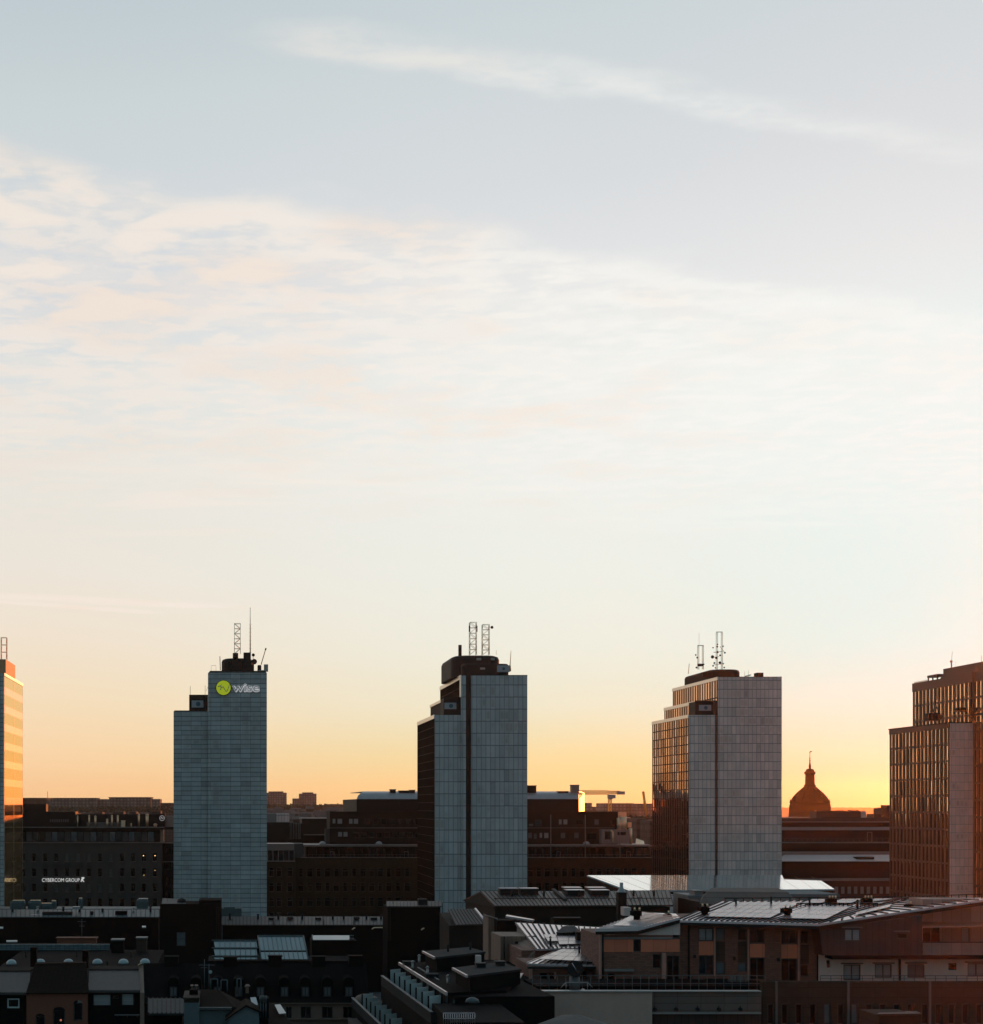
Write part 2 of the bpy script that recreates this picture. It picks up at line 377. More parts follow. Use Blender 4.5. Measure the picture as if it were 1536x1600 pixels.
m_dark = MAT('dark_sheet_metal', (.014, .0137, .0137), .7, metal=.1, var=.25, spec=.25)
m_darkwarm = MAT('dark_brown_cladding', (.022, .016, .013), .8, var=.25, spec=.15)
m_steel = MAT('galvanised_steel', (.30, .29, .28), .45, metal=.6, var=.12, bump=0)
m_panelgrey = MAT('grey_service_panel', (.30, .31, .32), .6, var=.1)
m_tint = GLASS('curtain_glass', (.74, .58, .49), cellsize=(2.1, 4.7), tilt=.035, ior=1.5, metal=1., rough=.06, vary=.6)
m_tint_dark = GLASS('dim_curtain_glass', (.006, .005, .005), cellsize=(1.1, 2.2), tilt=.012, ior=1.25, rough=.12)
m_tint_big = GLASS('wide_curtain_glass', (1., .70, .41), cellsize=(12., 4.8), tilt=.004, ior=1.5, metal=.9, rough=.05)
m_tint_slot = GLASS('slot_glass', (.92, .70, .55), cellsize=(2.2, 4.45), tilt=.03, ior=1.5, metal=1., rough=.06, vary=.6)
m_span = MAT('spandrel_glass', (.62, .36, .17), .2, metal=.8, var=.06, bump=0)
m_white_mast = MAT('pale_painted_steel', (1., .86, .62), .48, metal=1., var=.05, bump=0)
m_rust_mast = MAT('red_painted_steel', (.80, .34, .14), .5, metal=.85, var=.1, bump=0)
m_lime = EMIT('lime_lightbox', (.40, .47, .012), .55)
m_sign_white = EMIT('white_sign_letters', (.85, .85, .82), .55)
m_sign_soft = EMIT('soft_white_letters', (.62, .60, .60), .5)
m_sign_dark = MAT('dark_sign_letters', (.03, .04, .045), .6, bump=0)
m_sign_blue = MAT('blue_sign_disc', (.03, .10, .13), .6, bump=0)
m_sign_grey = MAT('grey_sign_mark', (.42, .45, .36), .7, bump=0)

# ------------------------------------------------------------------ ground, far hills, air
gp = MB().quad((-2600, -200, 0), (4200, -200, 0), (4200, 6400, 0), (-2600, 6400, 0)).build('ground', m_ground)
gp['kind'] = 'structure'
def ridge(name, mat, Y0, x0, x1, topfn, depth, n, jag, kind):
    mb = MB(); prev = None
    for i in range(n + 1):
        xx = x0 + (x1 - x0) * i / n; hgt = topfn(xx) + random.uniform(-jag, jag)
        c = [(xx, Y0, 0), (xx, Y0 + depth * .45, hgt * .8), (xx, Y0 + depth * .6, hgt + random.uniform(0, jag)), (xx, Y0 + depth, 0)]
        if prev:
            for k in range(3): mb.quad(prev[k], c[k], c[k + 1], prev[k + 1])
        prev = c
    o = mb.build(name, mat); o['kind'] = kind; return o
ridge('hills', m_wood_far, 4700, -2300, 3900, lambda q: 31 + 5 * math.sin(q / 420 + 1) + 2.5 * math.sin(q / 130), 900, 900, 1.6, 'structure')

# ------------------------------------------------------------------ towers
def text_mesh(body, size, ext, name, mat, parent, loc, offset=0., width=None, shear=0.):
    cu = bpy.data.curves.new(name, 'FONT'); cu.body = body; cu.size = size; cu.extrude = ext; cu.offset = offset
    cu.align_x = 'LEFT'; cu.resolution_u = 3; cu.shear = shear
    o = bpy.data.objects.new(name, cu); COL.objects.link(o)
    me = bpy.data.meshes.new_from_object(o.evaluated_get(bpy.context.evaluated_depsgraph_get()))
    bpy.data.objects.remove(o)
    xs = [v_.co.x for v_ in me.vertices]; k = (width / (max(xs) - min(xs))) if width else 1
    mx = min(xs)
    for v_ in me.vertices: v_.co = ((v_.co.x - mx) * k, -v_.co.z, v_.co.y)
    me.materials.clear(); me.materials.append(mat)
    if parent is None:
        o = bpy.data.objects.new(name, me); COL.objects.link(o); o.location = loc; WL[o.name] = Vector(loc); return o
    return place(name, me, parent, loc)

def side_glazing(t, xs, y0, y1, z0, z1, storey, bay, side, glass, fin_mat, fin_w, fin_d, band_h, band_mat, top_h):
    """Glazed long side of a tower slab: one glass band per storey, spandrel strips and projecting fins; side -1 faces left, 1 right."""
    k = 0; zc = z1 - top_h
    fins = MB(); spans = MB()
    while zc - storey > z0 - storey and k < 60:
        zb = max(z0, zc - storey)
        if zc - zb > .6:
            MB().box(xs, xs + side * .04, y0 + .3, y1 - .3, zb + band_h, zc).build('window_band', glass, t)
            spans.box(xs, xs + side * (.05 + fin_d * .4), y0 + .3, y1 - .3, zb, zb + band_h)
        zc -= storey; k += 1
        if zb <= z0: break
    n = max(2, int(round((y1 - y0) / bay)))
    for i in range(n + 1):
        yy = y0 + (y1 - y0) * i / n
        fins.box(xs, xs + side * (.05 + fin_d), max(y0, yy - fin_w / 2), min(y1, yy + fin_w / 2), z0, z1 - top_h)
    spans.build('spandrels', band_mat, t); fins.build('mullions', fin_mat, t)

def slab(t, name, mat, x0, x1, y0, y1, z1, z0=0): return MB().box(x0, x1, y0, y1, z0, z1).build(name, mat, t)

def coping(t, x0, x1, y0, y1, z, mat, h=.35, o=.15):
    return MB().box(x0 - o, x1 + o, y0 - .02, y0 + .5, z + .003, z + h).box(x0 - o, x0 + .5, y0 + .5, y1 - .5, z + .003, z + h).box(x1 - .5, x1 + o, y0 + .5, y1 - .5, z + .003, z + h).box(x0 - o, x1 + o, y1 - .5, y1 + o, z + .003, z + h).build('parapet', mat, t)

def service_box(t, px0, py0, px1, py1, Y, dep, panel, zbase):
    b = MB().box(X(px0, Y), X(px1, Y), Y, Y + dep, zbase, Z(py0, Y)).build('plant_room', m_dark, t)
    x0, x1, z0, z1 = X(panel[0], Y), X(panel[2], Y), Z(panel[3], Y), Z(panel[1], Y)
    pn = MB().box(x0, x1, Y - .22, Y - .02, z0, z1).build('sign_panel', m_panelgrey, b)
    cx, cz = x0 + (x1 - x0) * .55, (z0 + z1) / 2
    MB().cyl((cx, Y - .3, cz), (cx, Y - .23, cz), .33 * (z1 - z0), n=16).build('emblem', m_sign_blue, b)
    fr = MB()
    for a in (px0, px1):
        fr.box(X(a, Y) - .15, X(a, Y) + .15, Y - .12, Y + .1, zbase, Z(py0, Y) + .1)
    fr.box(X(px0, Y) - .15, X(px1, Y) + .15, Y - .1, Y + .1, Z(py0, Y) - .05, Z(py0, Y) + .25).build('box_frame', m_dark, b)

# --- tower seen end-on with the round lime sign
Y = 392.; S = Y / FPX
t2 = thing('office_tower', 'slab tower with a round lime lightbox sign high on its blank grey-blue end wall', 'tower', (X(345, Y), Y + 18, 0), 'five slab towers in a row')
slab(t2, 'end_wall', m_slate, X(325, Y), X(417, Y), Y, Y + 40, Z(1051, Y))
slab(t2, 'stair_wing', m_slate, X(271, Y), X(325, Y) - .05, Y + 1.1, Y + 36, Z(1111, Y))
MB().box(X(272, Y), X(325, Y) - .1, Y + 1.08, Y + 1.6, Z(1111, Y) + .003, Z(1109.6, Y)).build('parapet', m_dark, t2)
MB().hexa([(X(326, Y), Y + .3, Z(1051, Y) + .003), (X(416.5, Y), Y + .3, Z(1051, Y) + .003), (X(416.5, Y), Y + 39, Z(1051, Y) + .003), (X(326, Y), Y + 39, Z(1051, Y) + .003)],
          [(X(328, Y), Y + .9, Z(1047.6, Y)), (X(414.5, Y), Y + .9, Z(1047.6, Y)), (X(414.5, Y), Y + 38, Z(1047.6, Y)), (X(328, Y), Y + 38, Z(1047.6, Y))]).build('parapet', m_dark, t2)
service_box(t2, 296.5, 1087, 324, 1111, Y + 3, 6, (299.5, 1094.5, 318, 1105.5), Z(1111, Y))
rx0, rx1 = X(346, Y), X(396.5, Y)
pr = MB().round_box(rx0, rx1, Y + 4, Y + 16, Z(1048, Y), Z(1028, Y + 4), 3.2, 6, .8)
pr.pbox(362.5, 1030, 374, 1047.5, Y + 3, 1.5).pbox(380.5, 1019.5, 392, 1047.5, Y + 3.2, 3).pbox(390, 1038, 397, 1047.6, Y + 3.6, 2)
pr.cyl(P(368, 1029, Y + 4), P(368, 1020.5, Y + 4), .72, .72, 12)
pr.build('penthouse', m_dark, t2)
sg = thing('lightbox_sign', 'glowing lime disc beside outlined white letters high on the grey-blue tower', 'sign', P(349, 1075, Y))
c = P(349.2, 1074.8, Y)
MB().cyl(c + Vector((0, -.05, 0)), c + Vector((0, -.30, 0)), 1.98, n=40).build('disc_rim', m_groove, sg)
MB().cyl(c + Vector((0, -.31, 0)), c + Vector((0, -.38, 0)), 1.84, n=40).build('disc_face', m_lime, sg)
def pts(l): return [P(a, b, Y) + Vector((0, -.42, 0)) for a, b in l]
mk = MB()
for l, w in (([(340.6, 1073.2), (344.3, 1071.6), (345.6, 1074.2), (344.6, 1078.4)], .22), ([(345.6, 1074.2), (349.5, 1073.3)], .2), ([(348.8, 1073.5), (351.2, 1077.3), (353.2, 1080.8), (355.3, 1079.2), (356.8, 1075.2), (358.6, 1069.4)], .16), ([(344.6, 1071.4), (347, 1069.8)], .14)):
    q = pts(l)
    for i in range(len(q) - 1): mk.bar(q[i], q[i + 1], w)
mk.build('disc_mark', m_sign_grey, sg)
text_mesh('wise', 3.0, .05, 'letter_outline', m_sign_soft, sg, P(362.9, 1080.7, Y) + Vector((0, -.14, 0)), offset=.13, width=X(405.6, Y) - X(362.9, Y))
text_mesh('wise', 3.0, .05, 'letter_face', m_slate, sg, P(363.9, 1080.4, Y) + Vector((0, -.26, 0)), offset=-.035, width=X(404.7, Y) - X(363.9, Y))

# --- tower with the dark vertical groove
Y = 400.
t3 = thing('office_tower', 'slab tower of pale panels split by a broad black groove, under a domed penthouse', 'tower', (X(752, Y), Y + 18, 0), 'five slab towers in a row')
xm = X(721, Y)
MB().box(xm, X(728, Y), Y, Y + 40, 0, Z(1055.5, Y)).box(X(736.5, Y), X(824, Y), Y, Y + 40, 0, Z(1055.5, Y)).build('end_wall', m_marble, t3)
MB().box(X(728, Y), X(736.5, Y), Y + .9, Y + 39, 0, Z(1056, Y)).build('groove', m_groove, t3)
slab(t3, 'stair_wing', m_marble, X(680, Y), xm - .05, Y + .6, Y + 37, Z(1117, Y))
xt = X(702, Y)
slab(t3, 'middle_tier', m_darkwarm, xt, xm - .05, Y + 11, Y + 37.5, Z(1092.5, Y + 11), Z(1117, Y))
service_box(t3, 694, 1090.5, 721, 1114, Y + 2.2, 7, (694.3, 1098, 713, 1108), Z(1117, Y))
MB().box(xm - .25, xm - .004, Y + .01, Y + 40, Z(1055.5, Y) - .9, Z(1055.5, Y) + .15).box(xm - .25, xm - .004, Y + .01, Y + 1.3, Z(1089, Y), Z(1055.5, Y) - .9).build('edge_trim', m_alu, t3)
MB().box(X(680, Y) - .25, X(680, Y) - .004, Y + .62, Y + 37, Z(1117, Y) - .9, Z(1117, Y) + .1).build('edge_trim', m_alu, t3)
MB().box(xt - .25, xt - .004, Y + 11, Y + 37.5, Z(1092.5, Y + 11) - .6, Z(1092.5, Y + 11) + .1).build('edge_trim', m_alu, t3)
side_glazing(t3, X(680, Y) - .01, Y + 1, Y + 37, 0, Z(1117, Y), 2.2, 1.1, -1, m_tint_dark, m_darkwarm, .1, .08, .10, m_bronze, .9)
side_glazing(t3, xm - .01, Y + 1.3, Y + 39.5, Z(1117, Y), Z(1055.5, Y), 2.2, 1.1, -1, m_tint_dark, m_darkwarm, .1, .08, .10, m_bronze, .9)
coping(t3, X(736.5, Y), X(824, Y), Y, Y + 40, Z(1055.5, Y), m_dark, .15, .05)
pr = MB().round_box(X(707, Y + 5), X(783.5, Y + 5), Y + 5, Y + 30, Z(1055.5, Y), Z(1023.5, Y + 5), 3.6, 6, 1.1)
pr.round_box(X(722, Y + 1.6), X(796, Y + 1.6), Y + 1.6, Y + 4.9, Z(1055.5, Y), Z(1037, Y + 2), 1.4, 4, .5)
pr.build('penthouse', m_dark, t3)
MB().cyl(P(718.8, 1034, Y + 9), P(718.8, 1007.8, Y + 9), .46, n=10).build('flue', m_dark, t3)
MB().pbox(777, 1039.5, 796.5, 1050, Y + 1.2, .35).build('sign_panel', m_panelgrey, t3)
c = P(787, 1044.8, Y + 1.18); MB().cyl(c, c + Vector((0, -.08, 0)), .38, n=14).build('emblem', m_sign_blue, t3)
MB().pbox(745, 1028, 752, 1031.5, Y + 4.6, .4).pbox(767, 1028, 773, 1031.5, Y + 4.6, .4).pbox(750.5, 1043, 758, 1046, Y + 1.4, .2).build('vent_grilles', m_alu_dull, t3)

# --- tower with the glazed left side
t4 = thing('office_tower', 'slab tower with a finned copper-glinting glass side and warm grey panelled end wall', 'tower', (X(1150, Y), Y + 18, 0), 'five slab towers in a row')
xm = X(1122.5, Y)
slab(t4, 'end_wall', m_marble_warm, xm, X(1221.5, Y), Y, Y + 41, Z(1058, Y))
slab(t4, 'stair_wing', m_marble_warm, X(1077.5, Y), X(1118.5, Y), Y + .5, Y + 35, Z(1117, Y))
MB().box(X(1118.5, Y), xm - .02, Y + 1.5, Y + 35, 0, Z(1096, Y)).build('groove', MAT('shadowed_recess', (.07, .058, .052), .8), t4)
xt = X(1103, Y)
slab(t4, 'middle_tier', m_dark, xt, xm - .05, Y + 10, Y + 38, Z(1096.5, Y + 10), Z(1117, Y))
service_box(t4, 1087, 1096, 1120, 1115.5, Y + 2.2, 6, (1092, 1101.5, 1111, 1110.5), Z(1117, Y))
for xx, ya, yb, zz_ in ((xm, Y + .02, Y + 41, Z(1058, Y)), (X(1077.5, Y), Y + .52, Y + 35, Z(1117, Y)), (xt, Y + 10, Y + 38, Z(1096.5, Y + 10))):
    MB().box(xx - .28, xx - .004, ya, yb, zz_ - .75, zz_ + .1).build('edge_trim', m_alu, t4)
side_glazing(t4, X(1077.5, Y) - .01, Y + .6, Y + 35, 0, Z(1117, Y), 2.35, 2.1, -1, m_tint, m_bronze, .55, .08, .25, m_darkwarm, .75)
side_glazing(t4, xm - .01, Y + .6, Y + 40.8, Z(1117, Y), Z(1058, Y), 4.7, 2.1, -1, m_tint, m_bronze, .55, .08, .3, m_darkwarm, .75)
side_glazing(t4, xt - .01, Y + 10.1, Y + 37.9, Z(1117, Y), Z(1096.5, Y + 10), 5.0, 2.1, -1, m_tint, m_bronze, .55, .08, .3, m_darkwarm, .6)
coping(t4, xm, X(1221.5, Y), Y, Y + 41, Z(1058, Y), m_dark, .12, .04)
MB().round_box(X(1072, Y + 30), X(1160.5, Y + 8), Y + 8, Y + 34, Z(1058, Y), Z(1045.5, Y + 8), 3., 5, .7).build('penthouse', m_darkwarm, t4)
MB().pbox(1098, 1050, 1112, 1058, Y + 6.5, 1.3).pbox(1183, 1051, 1193, 1058, Y + 6, 2.5).build('plant_box', m_darkwarm, t4)
MB().bar(P(1163.5, 1058, Y + 5), P(1163.5, 1049, Y + 5), .08).bar(P(1169.5, 1058, Y + 5), P(1169.5, 1047, Y + 5), .08).bar(P(1163.5, 1057, Y + 5), P(1173, 1054.5, Y + 5), .3).build('roof_rail', m_white_mast, t4)

# --- rightmost tower, its bronze fins toward the others
t5 = thing('office_tower', 'bronze slab tower with deep upright fins and slit windows, right of the church dome', 'tower', (X(1500, Y), Y + 18, 0), 'five slab towers in a row')
xw0, xw1 = X(1484, Y), X(1522, Y)
slab(t5, 'stair_wing', m_marble_flare, xw0, xw1, Y, Y + 36, Z(1130, Y))
xm = xw1 + .02; ZT = Z(1056.5, Y + 10)
slab(t5, 'main_slab', m_bronze, xm, xm + 16, Y - 7, Y + 35.5, ZT)
side_glazing(t5, xw0 - .01, Y + .1, Y + 36, 0, Z(1130, Y), 4.45, 2.2, -1, m_tint_slot, m_bronze, .95, .2, .6, m_bronze, 1.3)
side_glazing(t5, xm - .01, Y - 7, Y + 35.4, 0, ZT, 4.45, 2.2, -1, m_tint_slot, m_bronze, .95, .2, .6, m_bronze, 2.3)
MB().box(xm - .4, xm - .004, Y - 7, Y + 35.5, ZT - 2.3, ZT).build('fascia', m_bronze, t5)
MB().box(xw0 - .4, xw0 - .004, Y + .01, Y + 36, Z(1130, Y) - 1.3, Z(1130, Y)).build('fascia', m_bronze, t5)
MB().box(xw0 - .5, xm - .5, Y - .1, Y + 36.2, Z(1130, Y) + .003, Z(1130, Y) + .3).build('parapet', m_dark, t5)
MB().box(xm + .3, xm + 9, Y - 4, Y + 18, ZT + .003, ZT + 2.6).hexa([(xm + .3, Y + 18, ZT + .003), (xm + 9, Y + 18, ZT + .003), (xm + 9, Y + 20, ZT + .003), (xm + .3, Y + 20, ZT + .003)], [(xm + 1.3, Y + 18, ZT + 2.6), (xm + 9, Y + 18, ZT + 2.6), (xm + 9, Y + 18.6, ZT + 2.6), (xm + 1.3, Y + 18.6, ZT + 2.6)]).build('penthouse', m_bronze, t5)
pd = MB().box(xm - .2, xm + 2.5, Y + 20.5, Y + 26.5, ZT + .9, ZT + 1.5)
for q in (20.7, 23.5, 26.2): pd.box(xm - .1, xm + .2, Y + q, Y + q + .25, ZT + .004, ZT + .9)
pd.build('roof_gantry', m_bronze, t5)
rd = MB()
for q in range(8): rd.box(xm - .1, xm + .1, Y + 27 + q * 1.05, Y + 27.5 + q * 1.05, ZT + .004, ZT + .4)
rd.build('roof_rail', m_alu, t5)
MB().cyl((xm - .75, Y - 1, Z(1130, Y) + .3), (xm - .75, Y - 1, ZT + .2), .3, n=8).build('pipe', m_bronze, t5)

# --- leftmost tower, its glass side glowing
t1 = thing('office_tower', 'leftmost slab tower, only its glowing orange glass side and corner in view', 'tower', (X(-60, Y), Y + 18, 0), 'five slab towers in a row')
xr = X(6, Y)
slab(t1, 'end_wall', m_slate, xr - 16, xr, Y, Y + 36, Z(1052, Y))
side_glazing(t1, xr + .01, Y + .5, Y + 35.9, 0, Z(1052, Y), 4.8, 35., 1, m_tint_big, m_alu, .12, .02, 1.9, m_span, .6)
MB().box(xr + .01, xr + .2, Y + .1, Y + 36, Z(1052, Y) - .6, Z(1052, Y) + .12).build('edge_trim', m_alu, t1)
MB().box(xr - 10, X(9, Y + 6), Y + 6, Y + 24, Z(1052, Y), Z(1030, Y + 6)).build('penthouse', MAT('weathered_orange_sheet', (.50, .22, .10), .6), t1)

# ------------------------------------------------------------------ masts, dishes and roof cranes on the towers
def lattice(name, label, px0, px1, pyt, pyb, Y, mat, dep=None, step=None, group=None, dense=True):
    t = thing(name, label, 'mast', P((px0 + px1) / 2, pyb, Y), group)
    w = X(px1, Y) - X(px0, Y); dep = dep or w; z0, z1 = Z(pyb, Y), Z(pyt, Y); x0 = X(px0, Y); rl = MB()
    for a in (0, 1):
        for b in (0, 1): rl.bar((x0 + a * w, Y + b * dep, z0), (x0 + a * w, Y + b * dep, z1), .14)
    rl.build('rails', mat, t)
    br = MB(); n = max(3, int((z1 - z0) / (step or w * .75)))
    for i in range(n):
        za, zb = z0 + (z1 - z0) * i / n, z0 + (z1 - z0) * (i + 1) / n
        for b in (0, dep):
            br.bar((x0, Y + b, zb), (x0 + w, Y + b, zb), .10)
            if dense: br.bar((x0 + (i % 2) * w, Y + b, za), (x0 + ((i + 1) % 2) * w, Y + b, zb), .10)
        for a in (0, w): br.bar((x0 + a, Y + (i % 2) * dep, za), (x0 + a, Y + ((i + 1) % 2) * dep, zb), .10)
    br.build('bracing', mat, t); return t
def dish(t, px, py, Y, r, mat=None, face=-1, name='dish'):
    c = P(px, py, Y); mat = mat or m_dark
    prof = [(r * .15, .0), (r * .7, .12 * r), (r, .35 * r), (r, .45 * r)]
    mb = MB(); k = 12
    for i in range(len(prof) - 1):
        mb.cyl(c + Vector((0, face * prof[i][1], 0)), c + Vector((0, face * prof[i + 1][1] - .001, 0)), prof[i][0], prof[i + 1][0], k)
    return mb.build(name, mat, t)
Yt = Y
lattice('lattice_mast', 'pale lattice mast beside the tall needle mast above the lime sign', 366.3, 375.6, 974, 1021, 398, m_white_mast, 1.5)
nm = thing('needle_mast', 'tallest thin red and pale needle mast, above the tower with the lime sign', 'mast', P(391, 1047, 397))
MB().cyl(P(391, 1024, 397), P(391, 976.5, 397), .17, .13, 6).build('lower_pole', m_rust_mast, nm)
MB().cyl(P(391, 976.5, 397), P(391, 949, 397), .09, .06, 6).build('upper_pole', m_white_mast, nm)
sp = MB()
for q in range(1, 9): z_ = Z(976 + (q - 1) * 6.2, 397); sp.bar((X(388.8, 397), 397, z_), (X(393.2, 397), 397, z_), .05)
for q in range(10): z_ = Z(974 - q * 2.6, 397); sp.bar((X(390.1, 397), 397, z_), (X(391.9, 397), 397, z_), .05)
sp.build('rungs', m_white_mast, nm)
da = thing('dish_antenna', 'drum and dish antennas at the right edge of the penthouse above the lime sign', 'antenna', P(397, 1047, 396))
MB().bar(P(395.6, 1047, 396), P(395.6, 1021, 396), .13).build('pole', m_dark, da)
dish(da, 397.3, 1034, 396, .72, face=-1); dish(da, 395.8, 1023.5, 396, .42, face=-1)
rc = thing('roof_crane', 'slim jib crane leaning right on the corner of the tower with the lime sign', 'crane', P(406, 1048, 394))
MB().round_box(X(402.5, 394), X(408.5, 394), 394, 396.5, Z(1048, 394), Z(1039, 394), .3, 3, .15).build('cab', m_dark, rc)
MB().bar(P(408, 1038.5, 395), P(415.3, 1013.5, 395), .22).build('jib', m_rust_mast, rc)
MB().cyl(P(414.9, 1015.6, 395), P(415.6, 1012.6, 395), .2, .17, 8).build('jib_head', m_dark, rc)
MB().pbox(412.5, 1038, 419, 1047.5, 394, 1.4).pbox(403, 1047, 419, 1048.6, 393.9, 2.).build('winch_house', m_alu_dull, rc)
wa = tag(MB().bar(P(344.3, 1047, 395), P(343.6, 1025.5, 395), .2).build('whip_antenna', m_alu_dull), 'short thick whip antenna left of the black penthouse above the lime sign', 'antenna')
fr_ = MB()
for a in (330, 337.5): fr_.bar(P(a, 1048, 394), P(a, 1040, 394), .07)
fr_.bar(P(330, 1040, 394), P(337.5, 1040, 394), .07); tag(fr_.build('roof_frame', m_white_mast), 'faint pale pipe frame on the left roof edge above the lime sign', 'frame')
tag(MB().bar(P(297.3, 1087, 397), P(297.3, 1072, 397), .1).build('whip_antenna', m_dark), 'thin pole on the left corner of the lower wing of the lime-sign tower', 'antenna')
tag(MB().bar(P(320.5, 1087, 397), P(320.5, 1071, 397), .1).bar(P(322, 1080, 397), P(325, 1073, 397), .08).build('whip_antenna', m_rust_mast), 'forked red antenna beside the main wall of the lime-sign tower', 'antenna')
a = lattice('lattice_mast', 'lattice mast with flat dark aerials, left of the pair above the grooved tower', 734.5, 744.8, 972, 1023, 408, m_white_mast, 1.6)
for q in (733.6, 745.4): MB().pbox(q - .7, 977.5, q + .7, 987, 407.7, .5).build('panel_aerial', m_dark, a)
a = lattice('lattice_mast', 'lattice mast with a small dish at its top, above the grooved tower', 754.3, 764.8, 975.5, 1023, 410, m_white_mast, 1.6)
MB().bar(P(764.8, 980.3, 410), P(767, 980.3, 410), .07).build('arm', m_dark, a); dish(a, 768.6, 980.3, 410, .4)
tag(MB().cyl(P(797.6, 1049, 402), P(797, 1040, 402), .2, .2, 6).cyl(P(797, 1040, 402), P(798.4, 1016.5, 402), .12, .05, 6).build('whip_antenna', m_rust_mast), 'slim whip antenna at the right end of the domed black penthouse', 'antenna')
tag(MB().bar(P(775.5, 1023, 408), P(775.5, 1016, 408), .08).build('whip_antenna', m_rust_mast), 'tiny whip antenna on top of the domed black penthouse', 'antenna')
def twin(label, px0, px1, pyt, pyb, Y, group=None):
    t = thing('twin_mast', label, 'mast', P((px0 + px1) / 2, pyb, Y))
    for q in (px0, px1):
        x0 = X(q, Y); ld = MB(); z0, z1 = Z(pyb, Y), Z(pyt, Y)
        for a_ in (-.17, .17): ld.bar((x0 + a_, Y, z0), (x0 + a_, Y, z1), .13)
        n = 16
        for i in range(n): ld.bar((x0 - .17, Y, z0 + (z1 - z0) * (i + .5) / n), (x0 + .17, Y, z0 + (z1 - z0) * (i + (.1 if i % 2 else .9)) / n), .06)
        ld.build('lattice_leg', m_white_mast, t)
        MB().bar((x0 + .22, Y + .1, z0), (x0 + .22, Y + .1, z1), .09).build('pole', m_rust_mast, t)
    MB().bar(P(px0 - 1, pyt, Y), P(px1 + 1, pyt, Y), .16).build('crossbar', m_dark, t); return t
a = twin('shorter twin-legged mast left above the glass-sided tower, thin rod on top', 1091, 1098.3, 1008.5, 1046, 412)
MB().bar(P(1092.3, 1008, 412), P(1092.3, 988.5, 412), .06).build('rod', m_rust_mast, a)
for q, w, r in ((1087, 1023.5, .22), (1089.3, 1027.5, .26), (1088, 1043, .25), (1099.5, 1038, .2)): dish(a, q, w, 411.8, r)
MB().pbox(1090.5, 1037, 1099, 1041, 411.7, .5).build('aerial_box', m_dark, a)
a = twin('taller twin-legged mast right above the glass-sided tower, hung with many small dishes', 1120, 1128, 987.5, 1050, 411)
for q, w, r in ((1121, 1007, .2), (1120.6, 1010.5, .24), (1114, 1012, .2), (1129.5, 1010, .22), (1132.5, 1020, .24), (1121, 1019, .3), (1113, 1026.5, .45), (1119, 1028, .35), (1125, 1024, .25), (1124.6, 1035.5, .35), (1116, 1036, .25), (1130, 1037, .2), (1114, 1040.5, .22), (1131.5, 1043, .22), (1118, 1043.5, .2)): dish(a, q, w, 410.7, r)
MB().bar(P(1115, 1019.3, 411), P(1129, 1018, 411), .13).bar(P(1113, 1027.4, 411), P(1124, 1026, 411), .1).bar(P(1114, 1039, 411), P(1131, 1037, 411), .1).bar(P(1125, 1010, 411), P(1133, 1020.5, 411), .1).build('dish_arms', m_dark, a)
tag(MB().bar(P(1075.5, 1053, 428), P(1077, 1037, 428), .14).build('whip_antenna', m_rust_mast), 'thin whip antenna at the far left of the roof above the glass-sided tower', 'antenna')
a = thing('needle_mast', 'stout orange-lit pole mast above the bronze finned tower', 'mast', P(1487.5, 1070, 420))
MB().cyl(P(1487.5, 1070, 420), P(1486.6, 1034, 420), .2, .17, 6).build('lower_pole', m_rust_mast, a)
MB().cyl(P(1486.6, 1034, 420), P(1488, 1018, 420), .06, .05, 5).build('upper_pole', m_white_mast, a)
MB().pbox(1485.3, 1032, 1488.3, 1035, 419.8, .4).build('mast_head', m_rust_mast, a)
MB().bar(P(1484, 1058, 420), P(1490, 1058, 420), .06).bar(P(1484, 1064.5, 420), P(1490, 1064.5, 420), .06).build('rungs', m_rust_mast, a)
for q, top, lb in ((1493.5, 1033, 'faint pale rod just right of the stout pole above the bronze tower'), (1512.5, 1034, 'thin pale rod midway along the roof of the bronze tower')):
    tag(MB().bar(P(q, 1064, 418), P(q, top, 418), .07).build('whip_antenna', m_white_mast), lb, 'antenna')
tag(MB().bar(P(1533.4, 1060, 410), P(1533.4, 1024.5, 410), .11).build('whip_antenna', m_rust_mast), 'tall red rod at the right end of the bronze tower roof', 'antenna')
a = thing('dish_antenna', 'small dark oval dish on a thin arm above the bronze tower roof', 'antenna', P(1498, 1062, 418))
MB().bar(P(1498, 1064, 418), P(1498.3, 1051, 418), .06).build('arm', m_white_mast, a); dish(a, 1498.2, 1051.8, 418, .5).scale = (.6, 1, 1)
a = thing('roof_crane', 'dark two-armed window-cleaning crane on the lower roof of the bronze tower', 'crane', P(1461, 1127, 405))
MB().round_box(X(1452, 404), X(1471.5, 404), 404, 407, Z(1125.5, 404), Z(1113.5, 404), .6, 4, .3).build('cab', m_dark, a)
MB().bar(P(1459.5, 1114, 405), P(1454.3, 1096, 405), .22).bar(P(1467, 1114, 405), P(1460.3, 1095.3, 405), .22).build('jib', m_dark, a)
MB().cyl(P(1468, 1120, 403.9), P(1468, 1120, 403.5), .7, n=12).build('winch_drum', m_dark, a)
a = thing('roof_gantry', 'pipe-framed maintenance gantry on the lower roof beside the wall of the bronze tower', 'gantry', P(1497, 1125, 402))
for dy in (0, 2.5):
    gt = MB()
    for q in (1487, 1496, 1505, 1512): gt.bar(P(q, 1125, 402 + dy), P(q, 1111, 402 + dy), .13)
    for w in (1111, 1117): gt.bar(P(1486, w, 402 + dy), P(1513, w, 402 + dy), .13)
    gt.build('pipe_frame', m_rust_mast, a)
MB().round_box(X(1498, 402), X(1512, 402), 402.3, 404.3, Z(1112, 402), Z(1105, 402), .4, 3, .2).build('motor_house', m_darkwarm, a)
